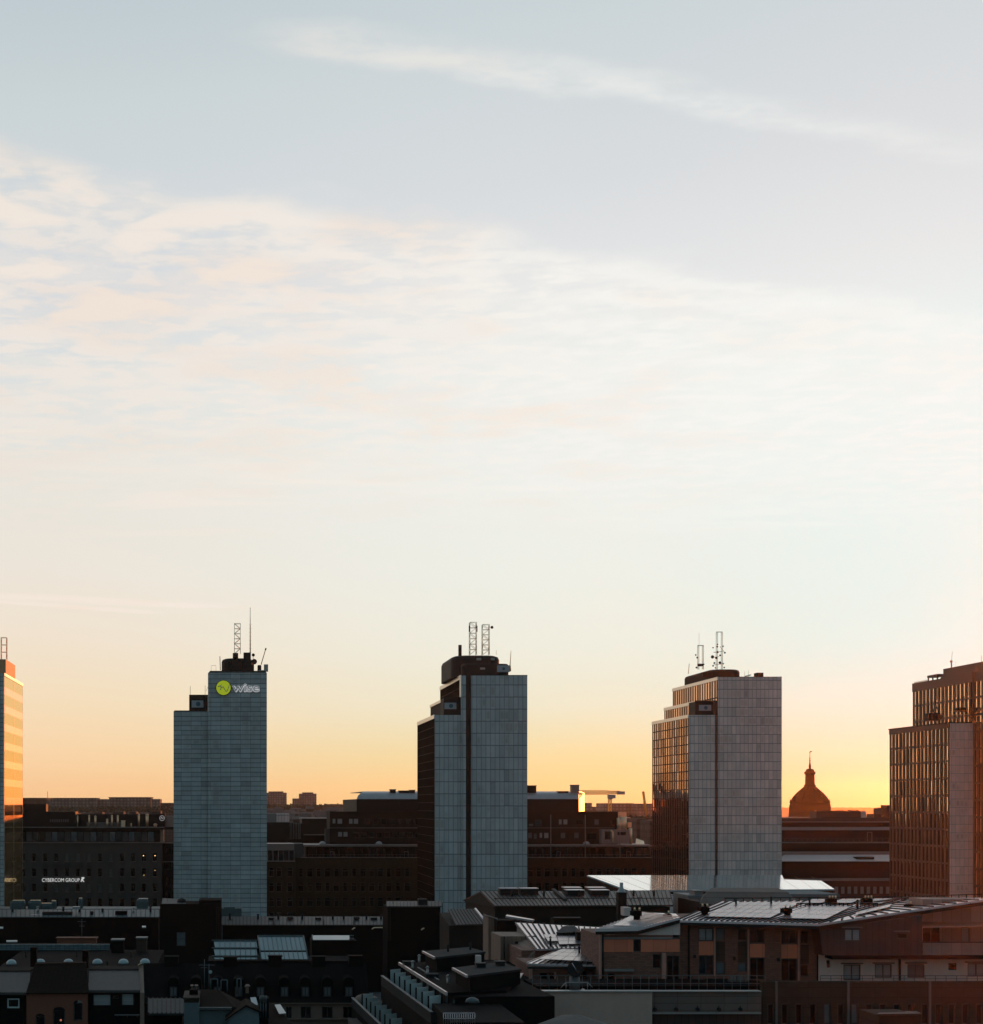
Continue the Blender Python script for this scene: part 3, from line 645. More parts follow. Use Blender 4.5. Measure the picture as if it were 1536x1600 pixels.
a = lattice('lattice_mast', 'cut-off lattice mast on the roof of the leftmost tower', 1.5, 10, 996, 1030, 410, m_rust_mast, 1.4, step=2.4, dense=False)
# ------------------------------------------------------------------ buildings behind the towers
m_cyber = MAT('grey_render', (.068, .072, .070), .85, spec=.2, var=.18)
m_brown = MAT('brown_brick', (.044, .033, .021), .9, spec=.15, grid=(.6, .25, 1), line=.02, dark=.25, cell=.12, var=.2)
m_brownwarm = MAT('red_brown_brick', (.055, .027, .018), .9, spec=.15, grid=(.6, .25, 1), line=.02, dark=.25, cell=.12, var=.2)
m_fascia = MAT('pale_fascia', (.20, .17, .155), .6, var=.12)
m_frame_dk = MAT('dark_window_frame', (.035, .032, .03), .6, var=.1, bump=0)
m_frame_md = MAT('grey_window_frame', (.10, .10, .10), .6, var=.1, bump=0)
m_win_dk = GLASS('dark_window_glass', (.006, .006, .006), cellsize=(1.7, 4.), ior=1.45, rough=.08, tilt=.03, blind=.10)
m_win = GLASS('window_glass', (.02, .024, .028), cellsize=(1.5, 3.), ior=1.7, rough=.06, tilt=.03)
m_blind = MAT('drawn_blind', (.26, .27, .27), .8, grid=(9, .16), line=.02, dark=.25, var=.15)
m_blind_dim = MAT('dim_blind', (.10, .115, .12), .8, grid=(9, .16), line=.02, dark=.25, var=.15)
m_sheet = MAT('ribbed_sheet_roof', (.36, .34, .34), .38, metal=.55, var=.14, axis='roof')
m_concrete = MAT('concrete', (.24, .21, .19), .85, var=.2)
m_metal_lit = MAT('sunlit_metal', (.78, .56, .36), .38, metal=.75, var=.1, bump=0)  # sunset orange put into the base colour of sun-caught metal
m_red = MAT('dull_red_cladding', (.07, .028, .02), .8, var=.2)
m_warmlamp = EMIT('warm_room_lamp', (1, .62, .25), 2.2)

# grey office with illuminated lettering
Y = 450.
G = 1258 + 38 * 2400 / Y
b1 = thing('office_building', 'grey office block carrying white lettering, between the two leftmost towers', 'building', (X(140, Y), Y + 10, 0))
cols = [36, 53, 70.8, 87.7, 104.6, 121.6, 139, 156, 173, 190.6, 207.9, 224.8, 242]
wins = []
for r_, (ya, yb) in enumerate(((1333.3, 1346), (1357, 1369.6), (1380.6, 1393.3), (1404, 1417))):
    for i, q in enumerate(cols):
        pn = m_blind_dim if (3 <= i <= 8 and r_ in (0, 2) and (i + r_) % 4 != 3) or (i == 8 and r_ == 1) else None
        wins.append((q - 3, ya, q + 3, yb, pn))
pfacade(b1, 'wall', m_cyber, 8, 1317.2, 253, G, Y, 22, wins, m_frame_dk, m_win_dk, rev=.35, bar=.68)
for w in wins: MB().pbox(w[0] - .6, w[3] - .05, w[2] + .6, w[3] + .75, Y - .18, .19).build('window_sill', m_fascia, b1)
MB().pbox(8, 1315.8, 254, 1317.2, Y - .35, .36).build('cornice', m_fascia, b1)
Yb = Y + 2.6
gw = [(q, 1299.5, q + 9.3, 1315, [None, m_blind_dim, m_win][(k * 7) % 3]) for k, q in enumerate(range(31, 240, 10))]
pfacade(b1, 'penthouse_wall', m_dark, 8, 1296, 250, 1318.5, Yb, 18, gw, m_frame_dk, m_win_dk, rev=.2, mull=1)
MB().box(X(5, Yb), X(272, Yb), Yb - 2.2, Yb + 19, Z(1296, Yb) + .003, Z(1292.3, Yb)).build('roof', m_dark, b1)
MB().pbox(5, 1292.2, 257, 1293, Yb - 2.28, .07).build('roof_edge', m_steel, b1)
Yr = Y + 4
pfacade(b1, 'recessed_wing', m_dark, 253, 1318, 330, G, Yr, 14, [(q, a, q + 7, a + 13) for q in (259, 268) for a in (1323, 1346, 1370, 1393)], m_frame_dk, m_win_dk)
MB().pbox(253.1, 1316.4, 300, 1318, Yr - .3, 1).pbox(253.1, 1346, 300, 1347.2, Yr - .3, .29).build('ledge', m_fascia, b1)
for q, w in ((224.2, 1337), (242.3, 1337), (225, 1367.5), (242.2, 1360)):
    MB().cyl(P(q, w, Y + .2), P(q, w, Y + .14), .15 if w < 1350 else .09, n=8).build('room_lamp', m_warmlamp, b1)
sg = thing('wall_lettering', 'white lit capitals ending in a slanted mark on the grey office wall', 'sign', P(98, 1378, Y))
x0 = X(65.8, Y)
text_mesh('CYBERCOM GROUP', 1.55, .06, 'letters', m_sign_white, sg, (x0, Y - .2, Z(1377.8, Y)), offset=.0, width=X(124.6, Y) - x0)
kk = MB(); 
for l in ([(126.6, 1377.8), (129.2, 1371.3)], [(131.8, 1371.3), (128.4, 1374.6), (131.4, 1377.8)], [(127.5, 1371.6), (131.6, 1371.3)]):
    q = [P(a, b, Y) + Vector((0, -.2, 0)) for a, b in l]
    for i in range(len(q) - 1): kk.bar(q[i], q[i + 1], .3)
kk.build('logo_mark', m_sign_white, sg)
sg = thing('wall_lettering', 'long line of unlit dark capitals above the lit white lettering', 'sign', P(107, 1355, Y))
text_mesh('HALLVARSSON & HALVARSSON', 1.4, .06, 'letters', m_sign_dark, sg, (X(67.5, Y), Y - .2, Z(1354.6, Y)), width=X(144, Y) - X(67.5, Y))
# plant and vents on its roof
zr = Z(1292.3, Yb)
pl = thing('roof_plant', 'long black louvred plant house on the grey office roof, beside the leftmost tower', 'plant room', (X(75, Yb + 6), Yb + 6, zr))
MB().box(X(20, Yb + 6), X(118, Yb + 6), Yb + 6, Yb + 14, zr, Z(1268, Yb + 6)).box(X(37, Yb + 7), X(72, Yb + 7), Yb + 7, Yb + 12, Z(1268, Yb + 6) + .01, Z(1256.5, Yb + 6)).build('housing', m_dark, pl)
lv = MB()
for q in range(9): lv.pbox(78 + q * 3.4, 1280, 80 + q * 3.4, 1284.5, Yb + 5.9, .09)
lv.build('louvres', m_frame_md, pl)
pl = thing('roof_plant', 'low black plant house behind the bright vents, ending at a box with a round emblem', 'plant room', (X(200, Yb + 10), Yb + 10, zr))
MB().box(X(119, Yb + 10), X(243, Yb + 10), Yb + 10, Yb + 16, zr, Z(1272, Yb + 10)).build('housing', m_dark, pl)
MB().box(X(135, Yb + 1), X(190, Yb + 1), Yb + 1, Yb + 3, zr + .003, Z(1285, Yb + 1)).build('duct', m_frame_md, pl)
for q, w, hh, r_ in ((121.3, 1276, 13, .18), (139.3, 1275, 4, .24), (149, 1276, 9, .28), (167.5, 1281, 5, .3), (175, 1275, 5, .26), (184, 1275.5, 9, .26), (217, 1273, 5, .26), (230, 1273.5, 12, .42), (205, 1288, 3, .2), (242.8, 1288.5, 4.5, .5)):
    yy = Yb + .6; v = MB(); c = P(q, w + hh, yy); zb = c.z
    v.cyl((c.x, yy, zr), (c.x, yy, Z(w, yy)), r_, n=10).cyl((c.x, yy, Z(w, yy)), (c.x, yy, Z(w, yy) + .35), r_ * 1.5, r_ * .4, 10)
    tag(v.build('roof_vent', m_metal_lit), 'sun-caught metal vent pipe on the grey office roof', 'roof vent', 'metal vents along the grey office roof')
tag(MB().box(X(189.7, Yb), X(195.5, Yb), Yb - .6, Yb + .6, zr + .003, Z(1282.6, Yb)).box(X(189.4, Yb), X(195.8, Yb), Yb - .7, Yb + .7, Z(1282.6, Yb), Z(1281.9, Yb)).build('vent_housing', m_metal_lit), 'square sun-caught vent housing among the round pipes on the grey office roof', 'roof vent')
bx = thing('emblem_box', 'black cube with a white ring emblem on the grey office roof', 'sign', (X(250, Yb + 2), Yb + 2, zr))
MB().box(X(243, Yb + 2), X(257.5, Yb + 2), Yb + 2, Yb + 4.5, zr + .003, Z(1271.5, Yb + 2)).build('box', m_dark, bx)
rg = MB(); c = P(253.2, 1278.4, Yb + 1.95)
for i in range(18):
    a0, a1 = 2 * math.pi * i / 18, 2 * math.pi * (i + 1) / 18
    rg.bar(c + Vector((math.cos(a0), 0, math.sin(a0))) * .72, c + Vector((math.cos(a1), 0, math.sin(a1))) * .72, .12)
rg.bar(c + Vector((-.45, 0, -.1)), c + Vector((-.1, 0, .3)), .12).bar(c + Vector((-.1, 0, .3)), c + Vector((.1, 0, -.2)), .12).bar(c + Vector((.1, 0, -.2)), c + Vector((.5, 0, .15)), .12)
rg.build('emblem', m_sign_soft, bx)
tag(MB().box(X(257.7, Yb + 3), X(300, Yb + 3), Yb + 3, Yb + 8, zr + .003, Z(1275, Yb + 3)).build('stair_housing', m_concrete), 'pale grey stair housing beside the cube with the ring emblem', 'stair housing')

# brown office behind, with its terrace storey and upper hall
Y = 458.
G = 1258 + 38 * 2400 / Y
b2 = thing('office_building', 'long brown brick office block with a glazed terrace storey, behind the middle towers', 'building', (X(740, Y), Y + 15, 0))
rnd = random.Random(3); wins = []
lc = [470.2, 484, 498, 511.7, 525.6, 539.4, 553.2, 567, 581, 594.4, 607.7, 622, 636.2]
rcx = [828.9, 841.9, 854.9, 868.5, 882.2, 895.9, 909.6, 923.2, 936.2, 950.6, 963.6, 977.2, 990.9, 1004.6]
for r_, (ya, yb) in enumerate(((1356.4, 1370.3), (1379, 1393), (1402.3, 1416.5))):
    for i, q in enumerate(lc + (rcx if r_ < 2 else [])):
        w = (3.4, 4.5)[(i + r_) % 2]
        wins.append((q - w, ya, q + w, yb))
lf = facade(MB(), X(461.5, Y), X(660, Y), 0, Z(1340.5, Y), Y, 24, [(X(a, Y), X(c, Y), Z(e, Y), Z(b, Y)) for a, b, c, e in wins if a < 655], .3).build('wall', m_brown, b2)
facade(MB(), X(660, Y), X(1024, Y), 0, Z(1340.5, Y), Y + .01, 24, [(X(a, Y), X(c, Y), Z(e, Y), Z(b, Y)) for a, b, c, e in wins if a > 655], .3).build('wall', m_brownwarm, b2)
for a, b, c, e in wins: pwindow(b2, a, b, c, e, Y + .18, m_frame_dk, m_win_dk, fw=.12, bar=.7)
MB().pbox(461, 1339.4, 1024, 1340.5, Y - .2, .6).build('parapet', m_fascia, b2)
Yt = Y + 4.
tw = [(q, 1324, q + 10.6, 1339.4) for q in list(range(482, 652, 12)) + list(range(826, 1010, 12))]
pfacade(b2, 'terrace_wall', m_darkwarm, 479, 1322.5, 1012.5, 1342, Yt, 18, tw, m_frame_dk, m_win_dk, rev=.15, fw=.1)
MB().box(X(475, Yt), X(1016, Yt), Yt - 2.2, Yt + 18, Z(1322.5, Yt) + .003, Z(1320, Yt)).build('terrace_roof', m_fascia, b2)
for q in (519, 635, 873, 982): MB().pbox(q - 3.2, 1330.5, q + 3.2, 1331.2, Yt - .05, .06).pbox(q - 3.2, 1331.2, q - 2.7, 1340, Yt - .05, .06).pbox(q + 2.7, 1331.2, q + 3.2, 1340, Yt - .05, .06).build('door_frame', m_fascia, b2)
rl = MB()
for q in list(range(464, 655, 6)) + list(range(826, 1012, 6)): rl.bar(P(q, 1339.3, Y + .2), P(q, 1335.5, Y + .2), .06)
rl.bar(P(462, 1335.5, Y + .2), P(655, 1335.5, Y + .2), .06).bar(P(822, 1335.5, Y + .2), P(1014, 1335.5, Y + .2), .06)
rl.build('railing', m_frame_md, b2)
Yu = Y + 12.
uw = [(519.5, 1279, 524.5, 1287, m_blind), (527, 1279, 535, 1287.5, m_blind), (545, 1279, 551.3, 1287.5, m_blind), (552.4, 1279, 560, 1287.5, m_blind), (528, 1299.5, 535, 1307.5, m_blind), (536.3, 1299.5, 543.5, 1307.5, m_blind),
      (873, 1280, 878, 1288.5, m_blind), (880, 1280, 887, 1288.5, m_blind), (928.5, 1280, 936, 1289, m_blind_dim), (954, 1280.5, 961, 1289), (876, 1301, 883.5, 1310, m_blind_dim), (897, 1301, 904.5, 1310, m_blind_dim), (825, 1301, 831.5, 1310, m_blind_dim), (834, 1302, 839, 1311, m_blind_dim), (843, 1301, 847.5, 1309.5, m_blind), (850, 1301, 857.5, 1310, m_blind),
      (917, 1301, 932, 1312), (900, 1281, 912, 1288), (836, 1281, 846, 1290), (826, 1287, 833.5, 1291, m_blind_dim)] + [(q, 1279.5, q + 8, 1288) for q in range(570, 650, 13)] + [(q, 1300.5, q + 9, 1309) for q in range(552, 650, 12)]
hs = [w for w in uw]
pfacade(b2, 'upper_wall', m_darkwarm, 515.5, 1269.3, 965.5, 1322, Yu, 16, [w for w in uw if w[1] < 1319], m_frame_dk, m_win_dk, rev=.2)
MB().pbox(515.3, 1268, 966, 1269.3, Yu - .25, 16.2).build('upper_roof', m_darkwarm, b2)
MB().pbox(515.6, 1293, 966, 1294.2, Yu - .12, .11).build('string_course', m_frame_md, b2)
Yh = Yu + 3
xa, xb = X(557.3, Yh), X(903.5, Yh); ze = Z(1248.6, Yh); zt = Z(1236.5, Yh + 5)
MB().hexa([(xa, Yh, Z(1268, Yu) + .003), (xb, Yh, Z(1268, Yu) + .003), (xb + 15, Yh + 58, Z(1268, Yu) + .003), (xa, Yh + 58, Z(1268, Yu) + .003)], [(xa, Yh, ze), (xb, Yh, ze), (xb + 15, Yh + 58, ze), (xa, Yh + 58, ze)]).build('hall_wall', m_dark, b2)
hr = MB(); cv = [(0, 0), (1.1, .45), (2.2, .74), (3.6, .92), (5, 1.)]
for i in range(4):
    (a0, k0), (a1, k1) = cv[i], cv[i + 1]
    l0, l1 = xa + 2.6 * k0 ** 2, xa + 2.6 * k1 ** 2
    hr.slab([(l0, Yh + a0, ze + (zt - ze) * k0 + .02), (xb + a0 * .3, Yh + a0, ze + (zt - ze) * k0 + .02), (xb + a1 * .3, Yh + a1, ze + (zt - ze) * k1 + .02), (l1, Yh + a1, ze + (zt - ze) * k1 + .02)], .1)
for k in range(48):
    q = xa + 4 + (xb - xa - 5) * k / 47
    hr.bar((q, Yh + .3, ze + .35), (q + .4, Yh + 4.8, zt + .05), .1)
hr.slab([(xa + 2.6, Yh + 5, zt + .02), (xb + 1.5, Yh + 5, zt + .02), (xb + 15, Yh + 58, zt + .02), (xa + 2.6, Yh + 58, zt + .02)], .2)
hr.build('hall_roof', m_sheet, b2)
MB().hexa([(xb + .03, Yh + .2, Z(1269, Yu)), (xb + .3, Yh + .2, Z(1269, Yu)), (xb + 15.3, Yh + 58, Z(1269, Yu)), (xb + 15.03, Yh + 58, Z(1269, Yu))], [(xb + .03, Yh + .2, ze), (xb + .3, Yh + .2, ze), (xb + 15.3, Yh + 58, zt), (xb + 15.03, Yh + 58, zt)]).build('end_cladding', MAT('orange_lit_cladding', (.74, .36, .13), .45, metal=.5, var=.1, bump=0), b2)  # orange sunlight on the hall's end put into the cladding colour
for lb, q0, q1, w0, w1, m_ in (('black square flue housing on the curved hall roof, left of the grooved tower', 610, 618.5, 1234, 1243, m_dark), ('wide dark plant box on the curved hall roof beside the grooved tower', 624, 640, 1236, 1243, m_dark), ('flat dark hood on the hall roof touching the grooved tower', 641, 648.5, 1235, 1242, m_darkwarm),
        ('tall dark vent box with a lit edge, right of the grooved tower', 820, 838, 1228, 1239, m_darkwarm), ('squat black chimney on the hall roof near its lit end', 872.5, 888, 1237, 1246, m_dark), ('pinkish lift housing above the lit end of the hall roof', 893.5, 905, 1227, 1237, m_concrete)):
    yy = Yh + 2.6; o = MB().pbox(q0, w0, q1, w1 + 4, yy, 2.4).pbox(q0 - .8, w0 - .9, q1 + .8, w0, yy - .2, 2.8).build('roof_plant', m_); tag(o, lb, 'plant box')
for q, lb in ((860.7, 'left'), (914.5, 'middle'), (968.8, 'right')):
    tag(MB().cyl(P(q, 1340.4, Y + .5), P(q, 1273, Y + .5), .16, .1, 8).build('flagpole', m_fascia), f'{lb}most tall bare pole on the terrace right of the grooved tower' if lb != 'middle' else 'middle of the three tall bare poles on the brown terrace', 'pole', 'three bare poles on the brown terrace')
for q in (567, 593): pass
for q, w, lb in ((592, 1316, 'small round skylight dome on the terrace roof left of the grooved tower'), (504, 1316.5, 'round dome vent at the left end of the brown terrace roof'), (916, 1315, 'round dome vent beside the middle pole on the terrace roof')):
    yy = Yt + 1; c = P(q, w + 3.5, yy)
    tag(MB().lathe((c.x, yy, Z(1320, Yt)), [(1.1, 0), (1.05, .35), (.8, .75), (.4, 1.0), (.05, 1.08)], 14).build('skylight_dome', m_steel), lb, 'skylight')
# small buildings round the brown block
Yk = 470.
bb = thing('plant_building', 'grey stair tower with one dark window at the right end of the brown terrace', 'building', (X(962, Yk - 4), Yk - 4, Z(1320, Yt)))
pfacade(bb, 'wall', m_concrete, 940, 1296, 983.5, 1318.5, Yk - 4.6, 3, [(945, 1299, 954, 1312), (965, 1300, 978, 1305)], m_frame_dk, m_win_dk)
MB().cyl(P(957.5, 1316, Yk - 5), P(957.5, 1300, Yk - 5), .28, n=8).cyl(P(957.5, 1300, Yk - 5), P(954.5, 1298, Yk - 5), .28, n=8).build('flue', m_metal_lit, bb)
cf = thing('flue_stack', 'cluster of sun-caught flues and ducts beside the grey stair tower', 'flues', (X(980, Yk), Yk, Z(1320, Yt)))
for q, w0, w1, r_ in ((968, 1278, 1300, .9), (974, 1276, 1300, 1.0), (985, 1294, 1319, .55)):
    MB().cyl(P(q, w1, Yk - 1), P(q, w0, Yk - 1), r_, n=12).build('flue', m_metal_lit, cf)
MB().pbox(966, 1269, 979, 1277, Yk, 3).pbox(981.5, 1285, 987, 1293, Yk - 1, 2).pbox(966, 1277.2, 985, 1278.2, Yk - .5, 3).build('duct_box', m_metal_lit, cf)
tag(MB().slab([P(993, 1318.5, Yk), P(1007, 1318.5, Yk), P(1006, 1314, Yk + 3), P(994, 1310, Yk + 3)], .4).build('roof_hatch', m_metal_lit), 'bright tilted roof hatch at the right end of the brown terrace', 'roof hatch')
Yl = 456.
b3 = thing('office_building', 'narrow brick block with a glazed penthouse, right against the lime-sign tower', 'building', (X(440, Yl), Yl + 8, 0))
pfacade(b3, 'wall', m_brown, 396, 1346.5, 461, 1258 + 38 * 2400 / Yl, Yl, 16, [(q, a, q + 7.6, a + 14) for q in (420.5, 432.2, 449.2) for a in (1355.6, 1379.2, 1402.6, 1425.9)], m_frame_md, m_win_dk, rev=.12, bar=.7)
pfacade(b3, 'penthouse_wall', m_fascia, 396, 1318.5, 460, 1346, Yl + .4, 14, [(q, 1328.6, q + 7.6, 1345) for q in (418.5, 427, 435.5, 443.7, 451.7)], m_frame_md, m_win, rev=.2)
MB().pbox(396, 1345.2, 461.5, 1346.5, Yl - .25, .6).build('cornice', m_fascia, b3)
MB().hexa([(X(460, Yl), Yl + .5, Z(1341, Yl)), (X(474, Yl + 2.), Yl + 2.4, Z(1341, Yl)), (X(474, Yl + 2.), Yl + 14, Z(1341, Yl)), (X(460, Yl), Yl + 14, Z(1341, Yl))], [(X(460, Yl), Yl + .5, Z(1318.5, Yl)), (X(474, Yl + 2.), Yl + 2.4, Z(1318.5, Yl)), (X(474, Yl + 2.), Yl + 14, Z(1318.5, Yl)), (X(460, Yl), Yl + 14, Z(1318.5, Yl))]).build('penthouse_return', m_cyber, b3)
Yq = 520.
tag(MB().box(X(405, Yq), X(458, Yq), Yq, Yq + 20, 0, Z(1285, Yq)).build('dark_block', m_dark), 'black windowless block just right of the lime-sign tower, below a pale box', 'building')
pb = thing('plant_building', 'pale box-shaped plant house standing on the black block', 'building', (X(435, Yq + 2), Yq + 2, Z(1285, Yq)))
MB().box(X(405, Yq + 2), X(432, Yq + 2), Yq + 2, Yq + 10, Z(1285, Yq), Z(1271, Yq + 2)).build('grey_half', m_concrete, pb)
MB().box(X(432, Yq + 2) + .02, X(452, Yq + 2), Yq + 1.9, Yq + 10, Z(1285, Yq), Z(1271, Yq + 2)).build('pale_half', m_marble_warm, pb)
ls = thing('sunshade', 'row of upright shiny metal fins beside the black block', 'sunshade', (X(461, Yq - 2), Yq - 2, 0))
for k in range(7):
    q = 452.8 + k * 2.55; yy = Yq - 2
    MB().hexa([(X(q, yy), yy, Z(1311, yy)), (X(q + 1.1, yy), yy + .3, Z(1311, yy)), (X(q + 1.3, yy), yy + .5, Z(1311, yy)), (X(q + .2, yy), yy + .2, Z(1311, yy))], [(X(q, yy), yy, Z(1286, yy)), (X(q + 1.1, yy), yy + .3, Z(1286, yy)), (X(q + 1.3, yy), yy + .5, Z(1286, yy)), (X(q + .2, yy), yy + .2, Z(1286, yy))]).build('fin', m_steel, ls)
MB().box(X(452, Yq), X(474, Yq), Yq - 1, Yq + 6, 0, Z(1286.5, Yq)).build('wall', m_dark, ls)
b4 = thing('plant_building', 'black flat-topped hall between the shiny fins and the brown upper storeys', 'building', (X(492, Yq + 5), Yq + 5, 0))
MB().box(X(472, Yq + 5), X(520, Yq + 5), Yq + 5, Yq + 25, 0, Z(1279.5, Yq + 5)).build('wall', m_dark, b4)
MB().box(X(471, Yq + 5), X(520, Yq + 5), Yq + 4.6, Yq + 25, Z(1279.5, Yq + 5) + .003, Z(1278.3, Yq + 5)).build('roof_edge', m_fascia, b4)
MB().pbox(470, 1303.5, 509, 1305.2, Yq + 2, 2.9).build('canopy', m_fascia, b4)
tag(MB().pbox(508.3, 1295, 518.7, 1319, 471, 3).build('lift_tower', m_cyber), 'narrow grey shaft at the left corner of the brown upper storeys', 'building')

# banded building below the dome
Y = 500.
b5 = thing('parking_block', 'low wide block of dark and pale horizontal bands below the church dome', 'building', (X(1320, Y), Y + 15, 0))
XL, XR = 1205, 1640  # right end runs on unseen behind the bronze tower to block the low sun
MB().box(X(XL, Y), X(XR, Y), Y, Y + 40, 0, Z(1279, Y)).build('wall', m_darkwarm, b5)
def band(nm, m_, ya, yb, proud, dep=None): MB().box(X(XL, Y), X(XR, Y), Y - proud, Y - .003 if dep is None else Y + dep, Z(yb, Y), Z(ya, Y)).build(nm, m_, b5)
MB().box(X(XL, Y), X(XR, Y), Y - 2.5, Y + 40, Z(1283, Y), Z(1278, Y) + .01).build('roof', m_red, b5)
MB().box(X(XL, Y), X(XR, Y), Y - 2.9, Y - 2.51, Z(1285, Y), Z(1283, Y)).build('roof_edge', m_fascia, b5)
band('pale_band', m_panelgrey, 1292, 1297, 1.6)
band('terrace_parapet', m_fascia, 1315.2, 1317, 4.2)
band('brown_band', m_darkwarm, 1317.02, 1325, 4.)
dr = MB()
dr.pbox(1355, 1301, 1356, 1315, Y - .2, .15).pbox(1362, 1301, 1363, 1315, Y - .2, .15).pbox(1355, 1300, 1363, 1301, Y - .2, .15)
dr.build('door_frame', m_fascia, b5)
rl = MB()
for q in range(1226, 1392, 9): rl.bar(P(q, 1315.2, Y - 4), P(q, 1309.5, Y - 4), .08)
rl.bar(P(1222, 1309.5, Y - 4), P(1392, 1309.5, Y - 4), .07); rl.build('railing', m_frame_md, b5)
for lb, q0, q1, w, m_ in (('long dark roof house in front of the dome', 1275.5, 1345, 1267.5, m_red), ('small pale roof box beside the long dark roof house', 1346, 1353, 1267.5, m_marble_warm), ('low dark hood on the banded roof, near the bronze tower', 1366, 1376, 1272, m_red), ('reddish stepped roof house against the bronze tower', 1377, 1400, 1262.5, m_red)):
    mb = MB().box(X(q0, Y + 6), X(q1, Y + 6), Y + 6, Y + 12, Z(1278, Y), Z(w, Y + 6))
    if 'stepped' in lb: mb.box(X(1386, Y + 7), X(1400, Y + 7), Y + 7, Y + 12, Z(w, Y + 6), Z(1258, Y + 6))
    if 'long' in lb: mb.pbox(1328, 1266, 1333, 1267.4, Y + 7, 2).pbox(1337, 1266, 1342, 1267.4, Y + 7, 2).pbox(1278, 1266.4, 1320, 1267.4, Y + 6.2, 3)
    tag(mb.build('roof_house', m_), lb, 'roof house')
Y = 470.
b6 = thing('market_hall', 'low hall with a pale ribbed roof and a dark front, between the two right towers', 'building', (X(1310, Y), Y + 5, 0))
MB().box(X(1200, Y), X(1420, Y), Y, Y + 10, 0, Z(1346, Y)).build('wall', m_darkwarm, b6)
ribroof(MB(), (X(1200, Y), Y - .6, Z(1345.5, Y)), (X(1420, Y), Y - .6, Z(1345.5, Y)), (X(1420, Y + 9), Y + 9, Z(1335.5, Y + 9)), (X(1228, Y + 9), Y + 9, Z(1335.5, Y + 9)), .15, 64, .08, .1).build('roof', m_sheet, b6)
MB().pbox(1339, 1339, 1366, 1343.4, Y + 2, 3).build('roof_hatch', m_darkwarm, b6)
MB().box(X(1200, Y + 12), X(1420, Y + 12), Y + 12, Y + 18, 0, Z(1331.5, Y + 12)).build('rear_wing', m_fascia, b6)
fp = MB()
for k in range(7): fp.pbox(1225 + k * 26, 1358, 1249 + k * 26, 1371, Y - .06, .05)
fp.build('front_panels', m_dark, b6)
MB().pbox(1200, 1372, 1420, 1373.2, Y - .4, .39).build('ledge', m_fascia, b6)
Y = 452.
b7 = thing('shop_building', 'dark red low building with a row of pale window columns beneath the ribbed roof', 'building', (X(1310, Y), Y + 5, 0))
pfacade(b7, 'wall', m_red, 1200, 1376, 1420, 1258 + 38 * 2400 / Y, Y, 14, [(q, 1385, q + 6.3, 1397, m_blind) for q in range(1234, 1392, 10)] , m_frame_dk, m_win_dk, rev=.2)

# ------------------------------------------------------------------ far city
m_far = MAT('far_concrete', (.20, .17, .155), .9, grid=(3.4, 3.0), line=(.9, .55), dark=.55, cell=.2, var=.1, bump=0)
m_far_dk = MAT('far_dark_block', (.05, .042, .038), .9, grid=(3.2, 3.0), line=(.9, .6), dark=.5, cell=.3, var=.2, bump=0)
m_far_roof = MAT('far_roof', (.05, .035, .03), .9, var=.3, bump=0)
def far(name, label, Y, px0, px1, top, dep, m_, zb=0, roof=None, rows=None):
    t = thing(name, label, 'building', (X((px0 + px1) / 2, Y), Y + dep / 2, zb))
    MB().box(X(px0, Y), X(px1, Y), Y, Y + dep, zb, Z(top, Y)).build('wall', m_, t)
    if roof: MB().box(X(px0, Y) - .6, X(px1, Y) + .6, Y - .6, Y + dep + .6, Z(top, Y) + .01, Z(top - roof, Y)).build('roof', m_far_roof, t)
    return t
far('apartment_block', 'dark far apartment slab touching the leftmost tower on the skyline', 1400., 20, 73, 1247.4, 40, m_far_dk, roof=.8)
far('apartment_block', 'long low pale slab with a dark roof on the left skyline', 1500., 74, 150, 1247.8, 40, m_far, roof=1.1)
far('apartment_block', 'small pale step between the two long slabs on the left skyline', 1520., 150.5, 170, 1248.6, 40, m_far)
far('apartment_block', 'tallest pale slab with a dark roof edge on the left skyline', 1540., 170.5, 236, 1246.6, 40, m_far, roof=1.1)
far('apartment_block', 'narrow pale slab at the right end of the left skyline', 1500., 236.5, 250, 1248.4, 40, m_far)
far('apartment_block', 'low dark block between the left skyline and the lime-sign tower', 1450., 250.5, 290, 1254.5, 40, m_far_dk)
for lb, q0, q1, top, Yf in (('broad round-cornered tower block beside the lime-sign tower on the skyline', 415, 448.3, 1238.5, 2050.), ('broad round-cornered tower block farther right on the skyline, with a lower shoulder', 468, 495, 1240, 2100.)):
    t = thing('tower_block', lb, 'building', (X((q0 + q1) / 2, Yf), Yf + 12, 0))
    MB().round_box(X(q0, Yf), X(q1, Yf), Yf, Yf + 26, 0, Z(top, Yf), 6, 4).build('wall', m_far, t)
    MB().round_box(X(q0 + 5, Yf), X(q1 - 5, Yf), Yf + 3, Yf + 22, Z(top, Yf), Z(top - 2, Yf), 4, 4).build('roof', m_far, t)
    if q0 > 450: MB().box(X(457.8, Yf), X(467.8, Yf), Yf + 2, Yf + 22, 0, Z(1247.5, Yf)).build('shoulder', m_far, t)
far('apartment_block', 'flat far block left of the curved hall roof on the skyline', 1700., 511.5, 534, 1257, 30, m_far, roof=.6)
far('apartment_block', 'hazy block just right of the lit hall end', 1350., 905, 925, 1254.5, 30, m_far)
far('apartment_block', 'low hazy block behind the crane mast', 1420., 924, 944, 1260.5, 30, m_far)
far('apartment_block', 'broad hazy block with small roof steps behind the crane mast', 1380., 944, 990.5, 1255, 30, m_far)
far('apartment_block', 'hazy block behind the leaning thin crane, beside the glass-sided tower', 1360., 995, 1024, 1255.6, 30, m_far)
far('apartment_block', 'low hazy block between the two hazy blocks right of the crane', 1450., 990, 996, 1261, 30, m_far)
rr = random.Random(11); seen = []
fl = ['pale gable-roofed house', 'dark low house', 'long roofed house', 'small square house']
